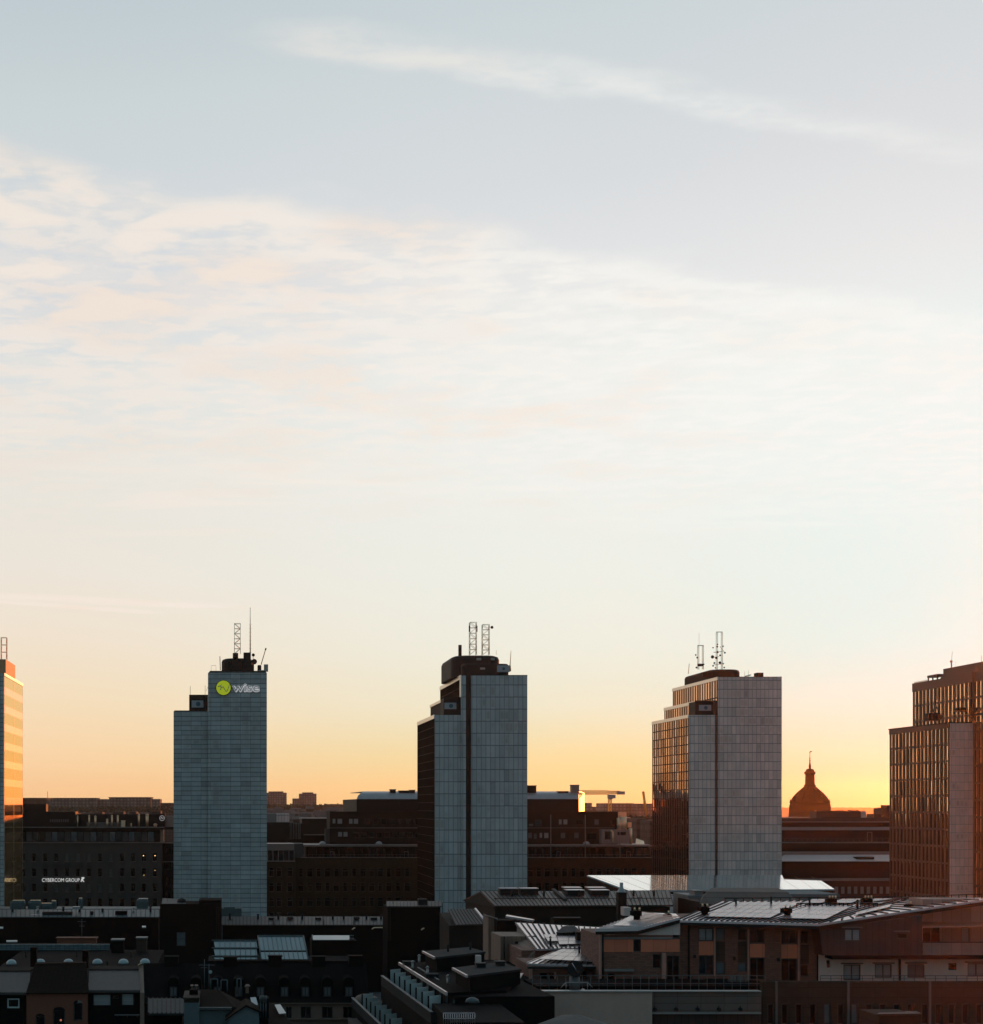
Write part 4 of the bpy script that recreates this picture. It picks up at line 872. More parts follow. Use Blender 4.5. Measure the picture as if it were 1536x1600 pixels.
for k in range(34):
    lane = k % 3
    q = (418 + (k // 3) * 12.5 + rr.uniform(-3, 3)) if k < 33 else 560
    Yf = (760., 980., 1250.)[lane] + rr.uniform(-40, 40); top = (1281, 1273, 1266.5)[lane] + rr.uniform(-2.5, 2.5); w = rr.uniform(9, 17)
    t = thing('distant_house', 'small house in the crowded far rooftops between the lime-sign tower and the brown hall', 'house', (X(q + w / 2, Yf), Yf + 8, 0), 'far rooftops between the towers')
    MB().box(X(q, Yf), X(q + w, Yf), Yf, Yf + 16, 0, Z(top, Yf)).build('wall', (m_far, m_far_dk, m_far_dk)[rr.randrange(3)], t)
    x0, x1, zt_ = X(q, Yf) - .4, X(q + w, Yf) + .4, Z(top, Yf); rh = rr.uniform(1.2, 3.2)
    MB().hexa([(x0, Yf - .4, zt_ + .01), (x1, Yf - .4, zt_ + .01), (x1, Yf + 16.4, zt_ + .01), (x0, Yf + 16.4, zt_ + .01)], [(x0, Yf + 7, zt_ + rh), (x1, Yf + 7, zt_ + rh), (x1, Yf + 9, zt_ + rh), (x0, Yf + 9, zt_ + rh)]).build('roof', m_far_roof, t)
for k in range(26):
    side = k % 2; q = (36 + rr.uniform(0, 220)) if side else (980 + rr.uniform(0, 40)); Yf = rr.uniform(640, 1100); top = 1258 + rr.uniform(9, 16) if side else 1258 + rr.uniform(20, 27); w = rr.uniform(9, 18)
    t = thing('distant_house', 'dark far rooftop in the gap between the two leftmost towers' if side else 'dark far rooftop behind the flues, left of the glass-sided tower', 'house', (X(q + w / 2, Yf), Yf + 8, 0), 'far rooftops by the left towers' if side else 'far rooftops by the flues')
    MB().box(X(q, Yf), X(q + w, Yf), Yf, Yf + 16, 0, Z(top, Yf)).build('wall', m_far_dk, t)
# far woods as masses of small leaf clumps
def wood(name, label, px0, px1, Yf, dep, top, bot, n, r, m_):
    mb = MB(); rw = random.Random(int(px0))
    for i in range(n):
        q = rw.uniform(px0, px1); yy = Yf + rw.uniform(0, dep); z1 = Z(top + 1.6 * math.sin(q * .7) + rw.uniform(-.8, 2.5), yy); z0 = Z(bot, yy)
        z_ = z0 + (z1 - z0) * rw.random() ** .6; c = Vector((X(q, yy), yy, z_)); 
        for _ in range(4):
            a = Vector((rw.uniform(-1, 1), rw.uniform(-1, 1), rw.uniform(-1, 1))) * r; b = Vector((rw.uniform(-1, 1), rw.uniform(-1, 1), rw.uniform(-1, 1))) * r
            mb.quad(c + a, c + b, c - a * .7 + b * .4)
    o = mb.build(name, m_); tag(o, label, None); o['kind'] = 'stuff'; return o
wood('far_treeline', 'mass of distant trees along the hazy hill behind the towers', 410, 560, 1500, 120, 1258.5, 1266, 1500, 1.6, m_wood_far)
wood('far_treeline', 'dark clump of trees left of the glass-sided tower', 975, 1024, 720, 40, 1276, 1296, 900, .9, m_wood_far)
wood('far_treeline', 'low trees along the left skyline below the slabs', 36, 272, 1200, 80, 1262, 1268, 1500, 1.4, m_wood_far)

# church dome
Y = 800.
m_dome = MAT('oxidised_dome', (.022, .009, .006), .85, spec=.1, var=.3, scale=.2)
ch = thing('church_dome', 'church dome with a lantern and spire on the orange horizon', 'church', (X(1265.5, Y), Y, Z(1290, Y)))
u_ = Y / FPX; c0 = (X(1265.5, Y), Y, 0)
def zr_(l): return [(r_ * u_, Z(w, Y)) for r_, w in l]
MB().lathe(c0, zr_([(33, 1300), (33, 1277), (31.5, 1276), (30.8, 1262), (30.2, 1257.5), (29.2, 1255)]), 32).build('drum', m_dome, ch)
MB().lathe(c0, zr_([(29, 1255), (27.4, 1250.5), (25, 1246.6), (22, 1242.7), (18.5, 1239), (14.6, 1235.6), (11, 1232.6), (8.2, 1230), (7, 1228)]), 32).build('dome', m_dome, ch)
rb = MB()
for k in range(16):
    a = 2 * math.pi * k / 16; pr_ = zr_([(29.2, 1255), (25.2, 1246.6), (18.7, 1239), (7.6, 1229)])
    for i in range(3):
        (r0, z0), (r1, z1) = pr_[i], pr_[i + 1]
        rb.bar((c0[0] + math.cos(a) * r0, Y + math.sin(a) * r0, z0), (c0[0] + math.cos(a) * r1, Y + math.sin(a) * r1, z1), .5)
rb.build('dome_ribs', m_dome, ch)
MB().lathe(c0, zr_([(9, 1228.5), (8.6, 1226.5), (7.2, 1225.6), (6.8, 1210.5), (8.4, 1209), (8.5, 1206.6), (6.4, 1205), (5.6, 1202.2), (2.2, 1201)]), 20).build('lantern', m_dome, ch)
MB().lathe(c0, zr_([(1.7, 1201), (1.9, 1197), (1.2, 1193.5), (.7, 1190), (1.2, 1188.6), (.6, 1187), (.9, 1184.6), (.45, 1183), (.4, 1177.5), (.9, 1176.4), (.3, 1175)]), 12).pbox(1265.4, 1173.6, 1268.6, 1175, Y, .2).build('spire', m_dome, ch)
for s in (-1, 1):
    for r_, w in ((30.4, 1252), (27.5, 1250.5)): c = Vector((c0[0] + s * r_ * u_, Y, Z(w + 3, Y))); MB().lathe(c, [(.5, 0), (.55, .8), (.25, 1.2), (.35, 1.6), (.1, 2.1)], 8).build('urn', m_dome, ch)

# cranes on the skyline
Y = 900.; m_crane = MAT('orange_crane_paint', (1.0, .46, .10), .5, metal=.85, var=.1, bump=0)
cr = thing('tower_crane', 'orange tower crane with a level jib, right of the lit hall end', 'crane', (X(953.5, Y), Y, 0))
def truss(mb, a, b, w, h_, n):
    a, b = Vector(a), Vector(b)
    up = Vector((0, 0, h_)) if abs((b - a).z) < abs((b - a).x) else Vector((h_, 0, 0)); sd_ = Vector((0, w, 0))
    for s in (Vector(), sd_, up, up + sd_): mb.bar(a + s, b + s, .32)
    for i in range(n):
        p0, p1 = a.lerp(b, i / n), a.lerp(b, (i + 1) / n)
        for s in (Vector(), sd_): mb.bar(p0 + s, p1 + up + s, .24); mb.bar(p1 + s, p1 + up + s, .24)
    return mb
truss(MB(), (X(951.3, Y), Y, 0), (X(951.3, Y), Y, Z(1248, Y)), 1.6, 1.6, 22).build('tower', m_crane, cr)
truss(MB(), P(904, 1241, Y), P(951, 1241, Y), 1.6, 2.1, 12).build('jib', m_crane, cr)
truss(MB(), P(951, 1240, Y), P(969, 1240, Y), 1.6, 1.5, 5).build('counter_jib', m_crane, cr)
MB().pbox(965, 1236.5, 976.5, 1241.5, Y - .3, 2.4).build('counterweight', m_steel, cr)
MB().pbox(950.5, 1241.5, 962, 1247.5, Y - .6, 2.4).pbox(951, 1246, 957, 1249, Y - .3, 2).build('cab', m_steel, cr)
cr = thing('luffing_crane', 'thin crane jib leaning steeply up, beside the glass-sided tower', 'crane', (X(1010, Y + 50), Y + 50, 0))
truss(MB(), P(1009.5, 1276, Y + 50), P(1004.3, 1237, Y + 50), 1.2, .9, 14).build('jib', m_crane, cr)
truss(MB(), (X(1009, Y + 50), Y + 50, 0), P(1009, 1276, Y + 50), 1.4, 1.4, 8).build('tower', m_crane, cr)
tag(MB().bar(P(75, 1258, 1400), P(74.3, 1236.5, 1400), .35).build('radio_mast', m_dark), 'hair-thin mast standing alone on the left skyline', 'mast')
# ------------------------------------------------------------------ rooftops in the foreground
def PZ(px, py, z): return P(px, py, (H - z) * FPX / (py - PY0))      # point at height z under a photo pixel
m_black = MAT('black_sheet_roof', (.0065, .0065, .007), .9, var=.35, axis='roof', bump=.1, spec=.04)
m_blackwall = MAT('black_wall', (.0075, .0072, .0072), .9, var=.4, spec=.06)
m_sheet_dim = MAT('dull_seam_roof', (.048, .044, .041), .55, metal=.25, spec=.3, var=.25, axis='roof')
m_sheet_teal = MAT('grey_green_roof', (.065, .090, .092), .5, metal=.2, spec=.25, var=.2, axis='roof')
m_zinc = MAT('zinc_seam_roof', (.58, .51, .52), .32, metal=.85, var=.12, axis='roof')
m_solar = MAT('solar_glass', (.30, .27, .285), .30, metal=.8, var=.05, axis='roof', bump=0)
m_glassroof = GLASS('rooflight_glass', (.16, .21, .21), cellsize=(1.6, 1.6), ior=1.6, rough=.12, tilt=.03)
m_dome_sky = MAT('milky_dome', (.30, .36, .36), .35, var=.05, bump=0)
m_felt = MAT('roofing_felt', (.026, .027, .028), .85, var=.4, axis='roof', spec=.1, scale=.8)
m_rustroof = MAT('old_brown_seam_roof', (.050, .037, .030), .5, metal=.25, var=.3, axis='roof', spec=.25)
m_terra = MAT('terracotta_render', (.15, .048, .024), .85, var=.2)
m_tealwall = MAT('grey_blue_render', (.10, .135, .14), .85, var=.2)
m_pinkwall = MAT('pale_pink_render', (.17, .11, .08), .85, var=.2)
m_tile = MAT('brown_roof_tile', (.016, .010, .007), .9, spec=.06, grid=(.35, .3), line=.03, dark=.4, var=.25, axis='roof')
m_brick = MAT('warm_brick', (.185, .080, .055), .85, grid=(.5, .17, 1), line=.02, dark=.35, cell=.15, var=.2)
m_orange = MAT('salmon_panel', (.64, .168, .085), .75, grid=(1.25, 9), line=.02, dark=.5, var=.08)
m_white = MAT('off_white_render', (.62, .46, .40), .8, var=.1)
m_clad = MAT('dark_seam_cladding', (.052, .040, .037), .65, metal=.15, spec=.25, grid=(.62, 40), line=.03, dark=.5, var=.12)
m_charcoal = MAT('charcoal_panels', (.042, .032, .025), .8, spec=.15, grid=(2.0, .9), line=.02, dark=.5, cell=.08, var=.12)
m_gpanel = MAT('slate_grey_panels', (.135, .105, .09), .8, spec=.15, grid=(2.05, .62), line=.025, dark=.5, cell=.06, var=.1)
m_greywall = MAT('smooth_grey_plaster', (.44, .29, .23), .85, var=.14, scale=.5)
m_mirror = MAT('wet_white_roof', (.80, .82, .82), .09, metal=.85, var=.02, axis='roof', bump=0)
m_screen = MAT('frosted_screen', (.44, .50, .48), .5, var=.08, bump=0)
m_pink = MAT('salmon_post', (.42, .20, .15), .8, var=.1)
m_tanwall = MAT('tan_boards', (.20, .12, .085), .8, grid=(.5, 30), line=.03, dark=.4, var=.1)
def blk(nm, m_, parent, px0, px1, top, Y, dep, zb=0): return MB().box(X(px0, Y), X(px1, Y), Y, Y + dep, zb, Z(top, Y)).build(nm, m_, parent)
def polytop(nm, m_, parent, pix, z, th): return MB().slab([PZ(a, b, z) for a, b in pix], th).build(nm, m_, parent)

# --- pale mirror roof of the pavilion at the foot of the glass-sided tower
pv = thing('pavilion', 'low pavilion whose wet white roof mirrors the sky at the foot of the glass-sided tower', 'building', (X(1110, 340), 340, 0))
def PT(px, py):                                       # point on the gently tilted roof plane under a photo pixel
    return P(px, py, 42.97 / ((py - PY0) / FPX + .074))
MB().slab([PT(917, 1367.6), PT(982, 1391.2), PT(1304, 1389.2), PT(1283, 1376), PT(1225, 1374), PT(1222, 1367.3)], .35).build('roof', m_mirror, pv)
a, b, c = PT(918, 1368), PT(984, 1391), PT(1302, 1389)
e = PT(1281, 1376.2); dn = Vector((0, 0, -.37))
rs_ = MB()
for k in range(14):
    a_ = PT(986 + k * 24, 1390.6); b_ = PT(930 + k * 26, 1369.5); rs_.bar(a_ + Vector((0, 0, .01)), b_ + Vector((0, 0, .01)), .03)
rs_.build('seams', m_steel, pv)
def fl(q): return (q.x, q.y, 0)
MB().hexa([fl(a), fl(b), fl(c), fl(e)], [a + dn, b + dn, c + dn, e + dn]).build('wall', m_darkwarm, pv)
MB().box(X(1032, 328), X(1302, 328), 326.5, 329, 0, 18.9).build('front_wall', m_marble_warm, pv)
cv_ = thing('barrel_canopy', 'dull grey barrel-shaped roof hood in front of the mirror-roofed pavilion', 'roof hood', (X(1165, 230), 230, 18))
MB().hexa([P(1093, 1412, 228), P(1241, 1413, 226), P(1243, 1404, 240), P(1096, 1402, 240)], [P(1104, 1393, 231), P(1232, 1394, 230), P(1216, 1387.5, 237), P(1112, 1387, 237)]).build('hood', m_gpanel, cv_)
MB().pbox(1096, 1410, 1240, 1440, 229, 12).build('base', m_darkwarm, cv_)
tag(MB().pbox(1075, 1399, 1106, 1440, 240, 8).pbox(1086, 1393, 1099, 1399, 241, 3).pbox(1085, 1391.6, 1100, 1393, 240.8, 3.4).build('roof_house', m_fascia), 'stubby pale roof house left of the grey barrel hood', 'roof house')
tag(MB().pbox(1236, 1397, 1312, 1440, 250, 10).build('parapet_wall', m_tealwall), 'grey-blue parapet wall right of the grey barrel hood', 'wall')

# --- long seam-roofed hall with box skylights
hl = thing('seam_roof_hall', 'long dark hall with a gabled seam roof and boxy skylights, before the grooved tower', 'building', (X(860, 240), 245, 0))
A, B, Cc, D = P(772, 1415, 230), P(1052, 1414, 230), P(1046, 1392, 243.5), P(750.5, 1392.6, 243.5)
ribroof(MB(), A, B, Cc, D, .2, 1).build('roof', m_rustroof, hl); seams(hl, m_dark, A, B, Cc, D, 44, .1, .1)
E = P(724, 1406, 260)
MB().slab([D, Cc, Vector((B.x, 257, E.z)), E], .2).build('rear_roof', m_rustroof, hl)
MB().hexa([(A.x + .2, 230.4, 0), (B.x - .4, 230.4, 0), (B.x - .4, 259, 0), (E.x + .2, 259, 0)], [(A.x + .2, 230.4, A.z - .22), (B.x - .4, 230.4, A.z - .22), (B.x - .4, 259, E.z - .22), (E.x + .2, 259, E.z - .22)]).build('wall', m_darkwarm, hl)
gw = MB(); gw.hexa([(A.x, 230.2, A.z - .3), (A.x + .3, 230.2, A.z - .3), (E.x + .3, 259.5, E.z - .3), (E.x, 259.5, E.z - .3)], [(D.x, 243, D.z - .22), (D.x + .3, 243, D.z - .22), (D.x + .3, 244, D.z - .22), (D.x, 244, D.z - .22)])
gw.build('gable', m_darkwarm, hl)
for k, (q0, q1, yt, yb, YY) in enumerate(((782, 810, 1389, 1397, 240), (814, 841, 1389, 1397, 240), (882, 909, 1387.7, 1394, 242.5), (886, 913, 1391.6, 1400, 239), (919, 946, 1387.7, 1394, 242.5), (924, 952, 1391.6, 1400.4, 239))):
    s_ = MB().box(X(q0, YY), X(q1, YY), YY, YY + 2, Z(yb, YY) - .3, Z(yt, YY)).build('skylight', m_dark, hl)
    MB().box(X(q0 - .6, YY), X(q1 + .6, YY), YY - .1, YY + 2.1, Z(yt, YY) + .003, Z(yt, YY) + .12).build('skylight_lid', m_zinc, s_)
MB().slab([P(862, 1391.5, 243), P(867, 1391.5, 243), P(886, 1408.5, 234), P(881, 1408.5, 234)], .3).build('roof_walkway', m_dark, hl).location.z += .35
sr = MB()
sr.bar(P(772, 1406.5, 234.6) + Vector((0, 0, .25)), P(1050, 1406, 234.6) + Vector((0, 0, .25)), .1)
for k in range(24): c = P(774 + k * 11.8, 1407.3, 234.6); sr.bar(c, c + Vector((0, 0, .35)), .09)
sr.build('snow_guard', m_dark, hl)
mc = MB(); c = P(971, 1424, 226)
mc.box(c.x - .62, c.x + .62, 225.4, 226.6, c.z - 4, Z(1394.5, 226)); mc.build('chimney', m_darkwarm, hl)
MB().lathe((c.x, 226, 0), [(.66, Z(1394.4, 226)), (.6, Z(1393, 226)), (.26, Z(1386.5, 226)), (.26, Z(1379, 226))], 14).build('chimney_cowl', m_steel, hl)
tag(MB().box(X(866, 221), X(905, 221), 221, 223.5, 0, Z(1436, 221)).slab([P(863, 1434.2, 220.5), P(908, 1434.2, 220.5), P(906, 1432.4, 224), P(866, 1432.4, 224)], .15).build('roof_house', m_darkwarm), 'small hut with a thin bright lid against the wall of the seam-roofed hall', 'roof house')
tag(MB().pbox(975.5, 1418, 986, 1431, 215, 2).build('white_hatch', m_white), 'small white box beside the metal chimney cowl of the seam-roofed hall', 'roof hatch')

# --- low left wing: leaning roof and tan stair tower
ln = thing('lean_roof_house', 'house with a steep dull roof edged in bright metal, below the grooved tower', 'house', (X(730, 215), 215, 0))
MB().slab([P(712, 1445, 212), P(761, 1443.5, 212), P(742, 1420, 219), P(700, 1421, 219)], .2).build('roof', m_rustroof, ln); seams(ln, m_dark, P(712, 1445, 212), P(761, 1443.5, 212), P(742, 1420, 219), P(700, 1421, 219), 9, .08, .08)
MB().bar(P(761.6, 1443.5, 212), P(742.6, 1420, 219), .3).build('verge', m_zinc, ln)
MB().hexa([(X(702, 212.3), 212.3, 0), (X(763, 212.3), 212.3, 0), (X(763, 212.3), 222, 0), (X(702, 212.3), 222, 0)], [(X(702, 212.3), 212.3, Z(1446.5, 212)), (X(763, 212.3), 212.3, Z(1446.5, 212)), (X(763, 212.3), 222, Z(1428, 219)), (X(702, 212.3), 222, Z(1428, 219))]).build('wall', m_darkwarm, ln)
ts = thing('stair_tower', 'narrow tan-boarded stair tower under a bright sloping edge', 'tower', (X(775, 190), 190, 0))
Yq = 190
MB().hexa([(X(763, Yq), Yq, 0), (X(777, Yq), Yq, 0), (X(777, Yq), Yq + 4, 0), (X(763, Yq), Yq + 4, 0)], [(X(763, Yq), Yq, Z(1431, Yq)), (X(777, Yq), Yq, Z(1436, Yq)), (X(777, Yq), Yq + 4, Z(1436, Yq)), (X(763, Yq), Yq + 4, Z(1431, Yq))]).build('wall', m_tanwall, ts)
MB().hexa([P(757, 1430, Yq - .2), P(777.5, 1436.3, Yq - .2), P(777.5, 1436.3, Yq + 4.2), P(757, 1430, Yq + 4.2)], [P(757, 1428.5, Yq - .2), P(777.5, 1434.8, Yq - .2), P(777.5, 1434.8, Yq + 4.2), P(757, 1428.5, Yq + 4.2)]).build('roof', m_zinc, ts)
MB().pbox(777.2, 1443, 836, 1475, Yq + .6, 4).build('rear_wall', m_blackwall, ts)
MB().pbox(777.2, 1438, 812, 1463, Yq - 2.2, 2.5).build('annex', m_blackwall, ts)
MB().slab([P(790, 1431, Yq + 4), P(832, 1437.5, Yq + 4), P(835, 1436.5, Yq + 8), P(792, 1429, Yq + 8)], .25).build('annex_roof', m_zinc, ts)
Yn = 178
nh = thing('striped_roof_house', 'house with a striped seam roof half covered by stepped solar panels', 'house', (X(870, Yn), Yn, 0))
A, B, Cc, D = P(838, 1482.5, 160), P(938, 1480, 160), P(940, 1449, 178), P(805, 1441.5, 178)
ribroof(MB(), A, B, Cc, D, .2, 1).build('roof', m_zinc, nh); seams(nh, m_dark, A, B, Cc, D, 15, .16, .07)
blk('wall', m_brick, nh, 815, 940, 1485, 160.5, 16)
MB().hexa([(A.x - 2.6, 160.6, A.z - 3.4), (A.x, 160.3, A.z - 3.4), (A.x, 160.3, A.z - 3.4), (D.x, 177, A.z - 3.4)], [(A.x - 1.6, 161, A.z - .9), (A.x, 160.3, A.z - .25), (D.x + .1, 177, D.z - .25), (D.x, 177, D.z - .25)]).build('gable', m_tanwall, nh)
pfacade(nh, 'side_wall', m_tanwall, 782, 1463, 838, 1512, 168, 6, [(804.5, 1471, 812.5, 1487, m_win)], m_frame_dk, m_win)
MB().bar(P(788, 1463, 167.8), P(788, 1508, 167.8), .14).build('drainpipe', m_dark, nh)
MB().hexa([P(868, 1458, 168), P(908, 1456, 168), P(906, 1454, 173), P(872, 1454, 173)], [P(880, 1447.5, 170), P(898, 1446.5, 170), P(897, 1446, 172), P(882, 1446.5, 172)]).build('dormer', m_clad, nh)
def solar(name, label, corners, nu, nv, skip=()):
    """Array of framed panels hovering just over a roof plane; corners: eave left, eave right, ridge right, ridge left."""
    A, B, C_, D = [Vector(c) for c in corners]
    t = thing(name, label, 'solar panels', (A + B + C_ + D) / 4, 'solar panel arrays on the foreground roofs')
    for i in range(nu):
        for j in range(nv):
            if (i, j) in skip: continue
            g_ = .012
            f = lambda u_, v_: (A.lerp(B, u_)).lerp(D.lerp(C_, u_), v_) + Vector((0, 0, .22))
            q = [f((i + a) / nu + (g_ if a == 0 else -g_) / nu * 2, (j + b) / nv + (g_ if b == 0 else -g_) / nv * 2) for a, b in ((0, 0), (1, 0), (1, 1), (0, 1))]
            MB().slab(q, .05).build('panel', m_solar, t)
    return t
solar('solar_array', 'stepped array of solar panels on the striped seam roof', (P(860, 1479, 161.5), P(915, 1477.5, 161.5), P(936, 1460, 171), P(845, 1457.5, 171)), 4, 4, ((0, 3), (0, 0)))
ch_ = tag(MB().pbox(902, 1458, 915, 1470, 164, 1).pbox(900.5, 1456.5, 916.5, 1458.2, 163.8, 1.4).pbox(905, 1470, 908, 1476, 164.2, .4).build('brick_chimney', m_darkwarm), 'dark jagged chimney in front of the solar panels of the striped roof', 'chimney')
ph = thing('panel_roof_house', 'low brick house whose broad roof is covered in solar panels, left of the salmon-panelled house', 'house', (X(885, 153), 155, 0))
A, B, Cc, D = P(823, 1505, 151), P(936, 1509.5, 150), P(936, 1481, 163), P(886, 1478.5, 164)
ribroof(MB(), A, B, Cc, D, .2, 1).build('roof', m_zinc, ph); seams(ph, m_dark, A, B, Cc, D, 12, .1, .06)
MB().box(A.x - .1, B.x, 149.7, 150.1, A.z - .42, A.z - .21).build('gutter', m_dark, ph)
pfacade(ph, 'wall', m_brick, 829, 1509, 936, 1560, 151.2, 8, [(843, 1520, 856, 1533), (857, 1520, 868, 1533), (905, 1517, 917, 1533)], m_frame_dk, m_win_dk)
MB().pbox(866.5, 1519, 869, 1533, 151.05, .14).build('post', m_pink, ph); MB().pbox(827.5, 1510, 832, 1533, 150.9, .29).build('post', m_pink, ph)
solar('solar_array', 'broad unbroken array of solar panels on the low roof left of the salmon-panelled house', (P(840, 1501.5, 151.6), P(932, 1506, 151), P(935, 1482, 162), P(892, 1480, 163)), 5, 4)

# --- salmon and brick house with the stepped roof, right foreground
rh = thing('apartment_house', 'brick and salmon-panelled penthouse row under a pale metal roof with solar panels', 'house', (X(1160, 152), 155, 0))
Y = 150.
W1 = [(1092, 1450, 1115, 1470, m_blind, dict(mull=2)), (1119, 1450, 1133, 1470, m_blind_dim), (1092, 1493, 1115, 1523, m_win, dict(mull=2)), (1119, 1502.5, 1133, 1522, m_blind_dim),
      (1153, 1452, 1167, 1470, m_win_dk), (1172, 1452.5, 1195, 1474, m_win_dk, dict(mull=2)), (1153, 1504, 1167, 1518, m_blind_dim), (1172, 1496.5, 1195, 1531, m_win_dk, dict(mull=2)),
      (1221, 1454, 1246, 1475, m_win_dk, dict(mull=2)), (1251, 1455, 1264, 1475, m_win_dk), (1221, 1498, 1246, 1533, m_win_dk, dict(mull=2)), (1251, 1507, 1264, 1526, m_win_dk)]
pfacade(rh, 'wall', m_brick, 1063, 1441, 1279, 1575, Y, 12, W1, m_frame_dk, m_win, fw=.09)
for q0, q1, a, b in ((1092, 1115, 1471, 1492.3), (1172, 1195, 1475, 1495.7), (1221, 1246, 1476, 1497.2)): MB().pbox(q0, a, q1, b, Y - .05, .048).build('salmon_panel', m_orange, rh)
for q0, q1, a, b in ((1119, 1133, 1471, 1501.7), (1153, 1167, 1471, 1503.3), (1251, 1264, 1476, 1506.2)): MB().pbox(q0, a, q1, b, Y - .04, .038).build('dark_panel', m_charcoal, rh)
for q, a, b in ((1116.9, 1449.5, 1525), (1169.5, 1451.5, 1532), (1248.3, 1453.5, 1533)): MB().pbox(q - 1.1, a, q + 1.1, b, Y - .12, .118).build('post', m_pink, rh)
for q, a, b in ((1076.5, 1441, 1530), (1278, 1445, 1533)): MB().bar(P(q, a, Y - .15), P(q, b, Y - .15), .16).build('drainpipe', m_dark, rh)
for q, a in ((1086, 1494), (1148, 1497), (1217, 1499)): MB().pbox(q - 1.6, a - 2, q + 1.6, a + 3, Y - .25, .24).build('wall_lamp', m_dark, rh)
eL, eR, rR, rL = P(1059, 1437.5, 149), P(1279, 1443.5, 147.6), P(1418, 1405.5, 164), P(1127, 1408.5, 164)
rb_ = ribroof(MB(), eL, eR, rR, rL, .22, 1)
seams(rh, m_dark, eL, eR, rR, rL, 26, .12, .1)
eQ = P(1546, 1404, 150)
rb_.slab([eR, eQ, rR], .22); rb_.slab([eQ, P(1700, 1402, 150), P(1700, 1400, 166), rR], .22)
rs_ = MB()
for k in range(1, 15):
    a_ = eR.lerp(eQ, k / 15); b_ = eR.lerp(rR, k / 15) + (rR - eR) * .12 if k < 13 else rR
    w = Vector((.09, 0, 0)); u_ = Vector((0, 0, .1)); rs_.hexa([a_ - w, a_ + w, b_ + w, b_ - w], [a_ - w + u_, a_ + w + u_, b_ + w + u_, b_ - w + u_])
roof = rb_.build('roof', m_zinc, rh); rs_.build('seams', m_dark, rh)  # dark seams carry their own shading in the colour
MB().hexa([eL + Vector((0, -.12, -.5)), eR + Vector((0, -.12, -.5)), eR + Vector((0, .05, -.5)), eL + Vector((0, .05, -.5))], [eL + Vector((0, -.12, -.23)), eR + Vector((0, -.12, -.23)), eR + Vector((0, .05, -.23)), eL + Vector((0, .05, -.23))]).build('gutter', m_dark, rh)
MB().hexa([eR + Vector((0, -.1, -.55)), eQ + Vector((0, -.1, -.55)), eQ + Vector((0, .1, -.55)), eR + Vector((0, .1, -.55))], [eR + Vector((0, -.1, -.23)), eQ + Vector((0, -.1, -.23)), eQ + Vector((0, .1, -.23)), eR + Vector((0, .1, -.23))]).build('verge', m_darkwarm, rh)
def up(a, b, f): return a.lerp(b, f)
def onroof(u_, v_): return up(up(eL, eR, u_), up(rL, rR, u_), v_)
solar('solar_array', 'long solar array on the pale roof between its first two chimneys', (onroof(.15, .10), onroof(.60, .10), onroof(.49, .84), onroof(.10, .84)), 7, 4)
solar('solar_array', 'solar array right of the second chimney, stepping back along the verge', (onroof(.66, .10), onroof(.98, .10), onroof(.86, .62), onroof(.60, .62)), 6, 3)
tip = [up(eR, rR, f) + (eQ - eR) * g for f, g in ((.08, .16), (.36, .22), (.62, .10), (.35, .03))]
solar('solar_array', 'small stepped solar array beyond the roof corner, above the dark cladding', (tip[0], tip[1], tip[2], tip[3]), 3, 2)
for k, (u0, u1) in enumerate(((.50, .60), (.66, .77), (.83, .95))):
    solar('solar_array', ('first', 'middle', 'last')[k] + ' of the three little solar arrays along the ridge of the pale roof', (onroof(u0 + .02, .74), onroof(u1 + .02, .74), onroof(u1, .97), onroof(u0, .97)), 3, 1)
def chim(par, q0, q1, yt, yb, YY, pots=2):
    w_ = (q1 - q0) * .18; mid = yt + (yb - yt) * .55
    c = MB().pbox(q0, yt + 1, q1, mid, YY, .9).pbox(q0 + w_, mid + .05, q0 + w_ * 2, yb + 2, YY + .2, .2).pbox(q1 - w_ * 2, mid + .05, q1 - w_, yb, YY + .2, .2).pbox(q0 + w_, yt, q1 - w_, yt + .95, YY + .05, .8).pbox(q0 + w_ * 2.4, mid + .05, q1 - w_ * 2.2, yb - .5, YY + .1, .7).build('chimney', m_black, par)
    for i in range(pots):
        p_ = P(q0 + (q1 - q0) * (i + .5) / pots, yt - .2, YY + .5); MB().cyl(p_, p_ + Vector((0, 0, .3)), .1, .08, 8).build('chimney_pot', m_metal_lit, c)
chim(roof, 1094, 1109, 1417, 1430, 152.5); chim(roof, 1224, 1238, 1419, 1433, 151.5); chim(roof, 1294, 1308, 1404, 1416, 160.5, 3); chim(roof, 1350, 1364, 1404, 1416, 160.5, 3); chim(roof, 1418, 1428, 1413, 1423, 153.5, 1)
for q0, q1, YY, v_ in ((1129, 1420, 163, .95), (1180, 1405, 158, .66)):
    sg_ = MB(); a_, b_ = onroof(.03 if v_ > .9 else .52, v_) + Vector((0, 0, .42)), onroof(.99, v_) + Vector((0, 0, .42)); sg_.bar(a_, b_, .1)
    for k in range(20): c = a_.lerp(b_, k / 19); sg_.bar(c, c - Vector((0, 0, .42)), .09)
    sg_.build('snow_guard', m_dark, rh)
sg_ = MB(); a_, b_ = rR + Vector((0, -.4, .35)), eQ + Vector((0, 1.5, .35)); sg_.bar(a_, b_, .09)
for k in range(11): c = a_.lerp(b_, k / 10); sg_.bar(c, c - Vector((0, 0, .5)), .09)
sg_.build('snow_guard', m_dark, rh)
MB().slab([onroof(.90, .80), onroof(.935, .80), onroof(1.02, 1.0), onroof(.985, 1.0)], .1).build('roof_walkway', m_dark, rh).location.z += .3
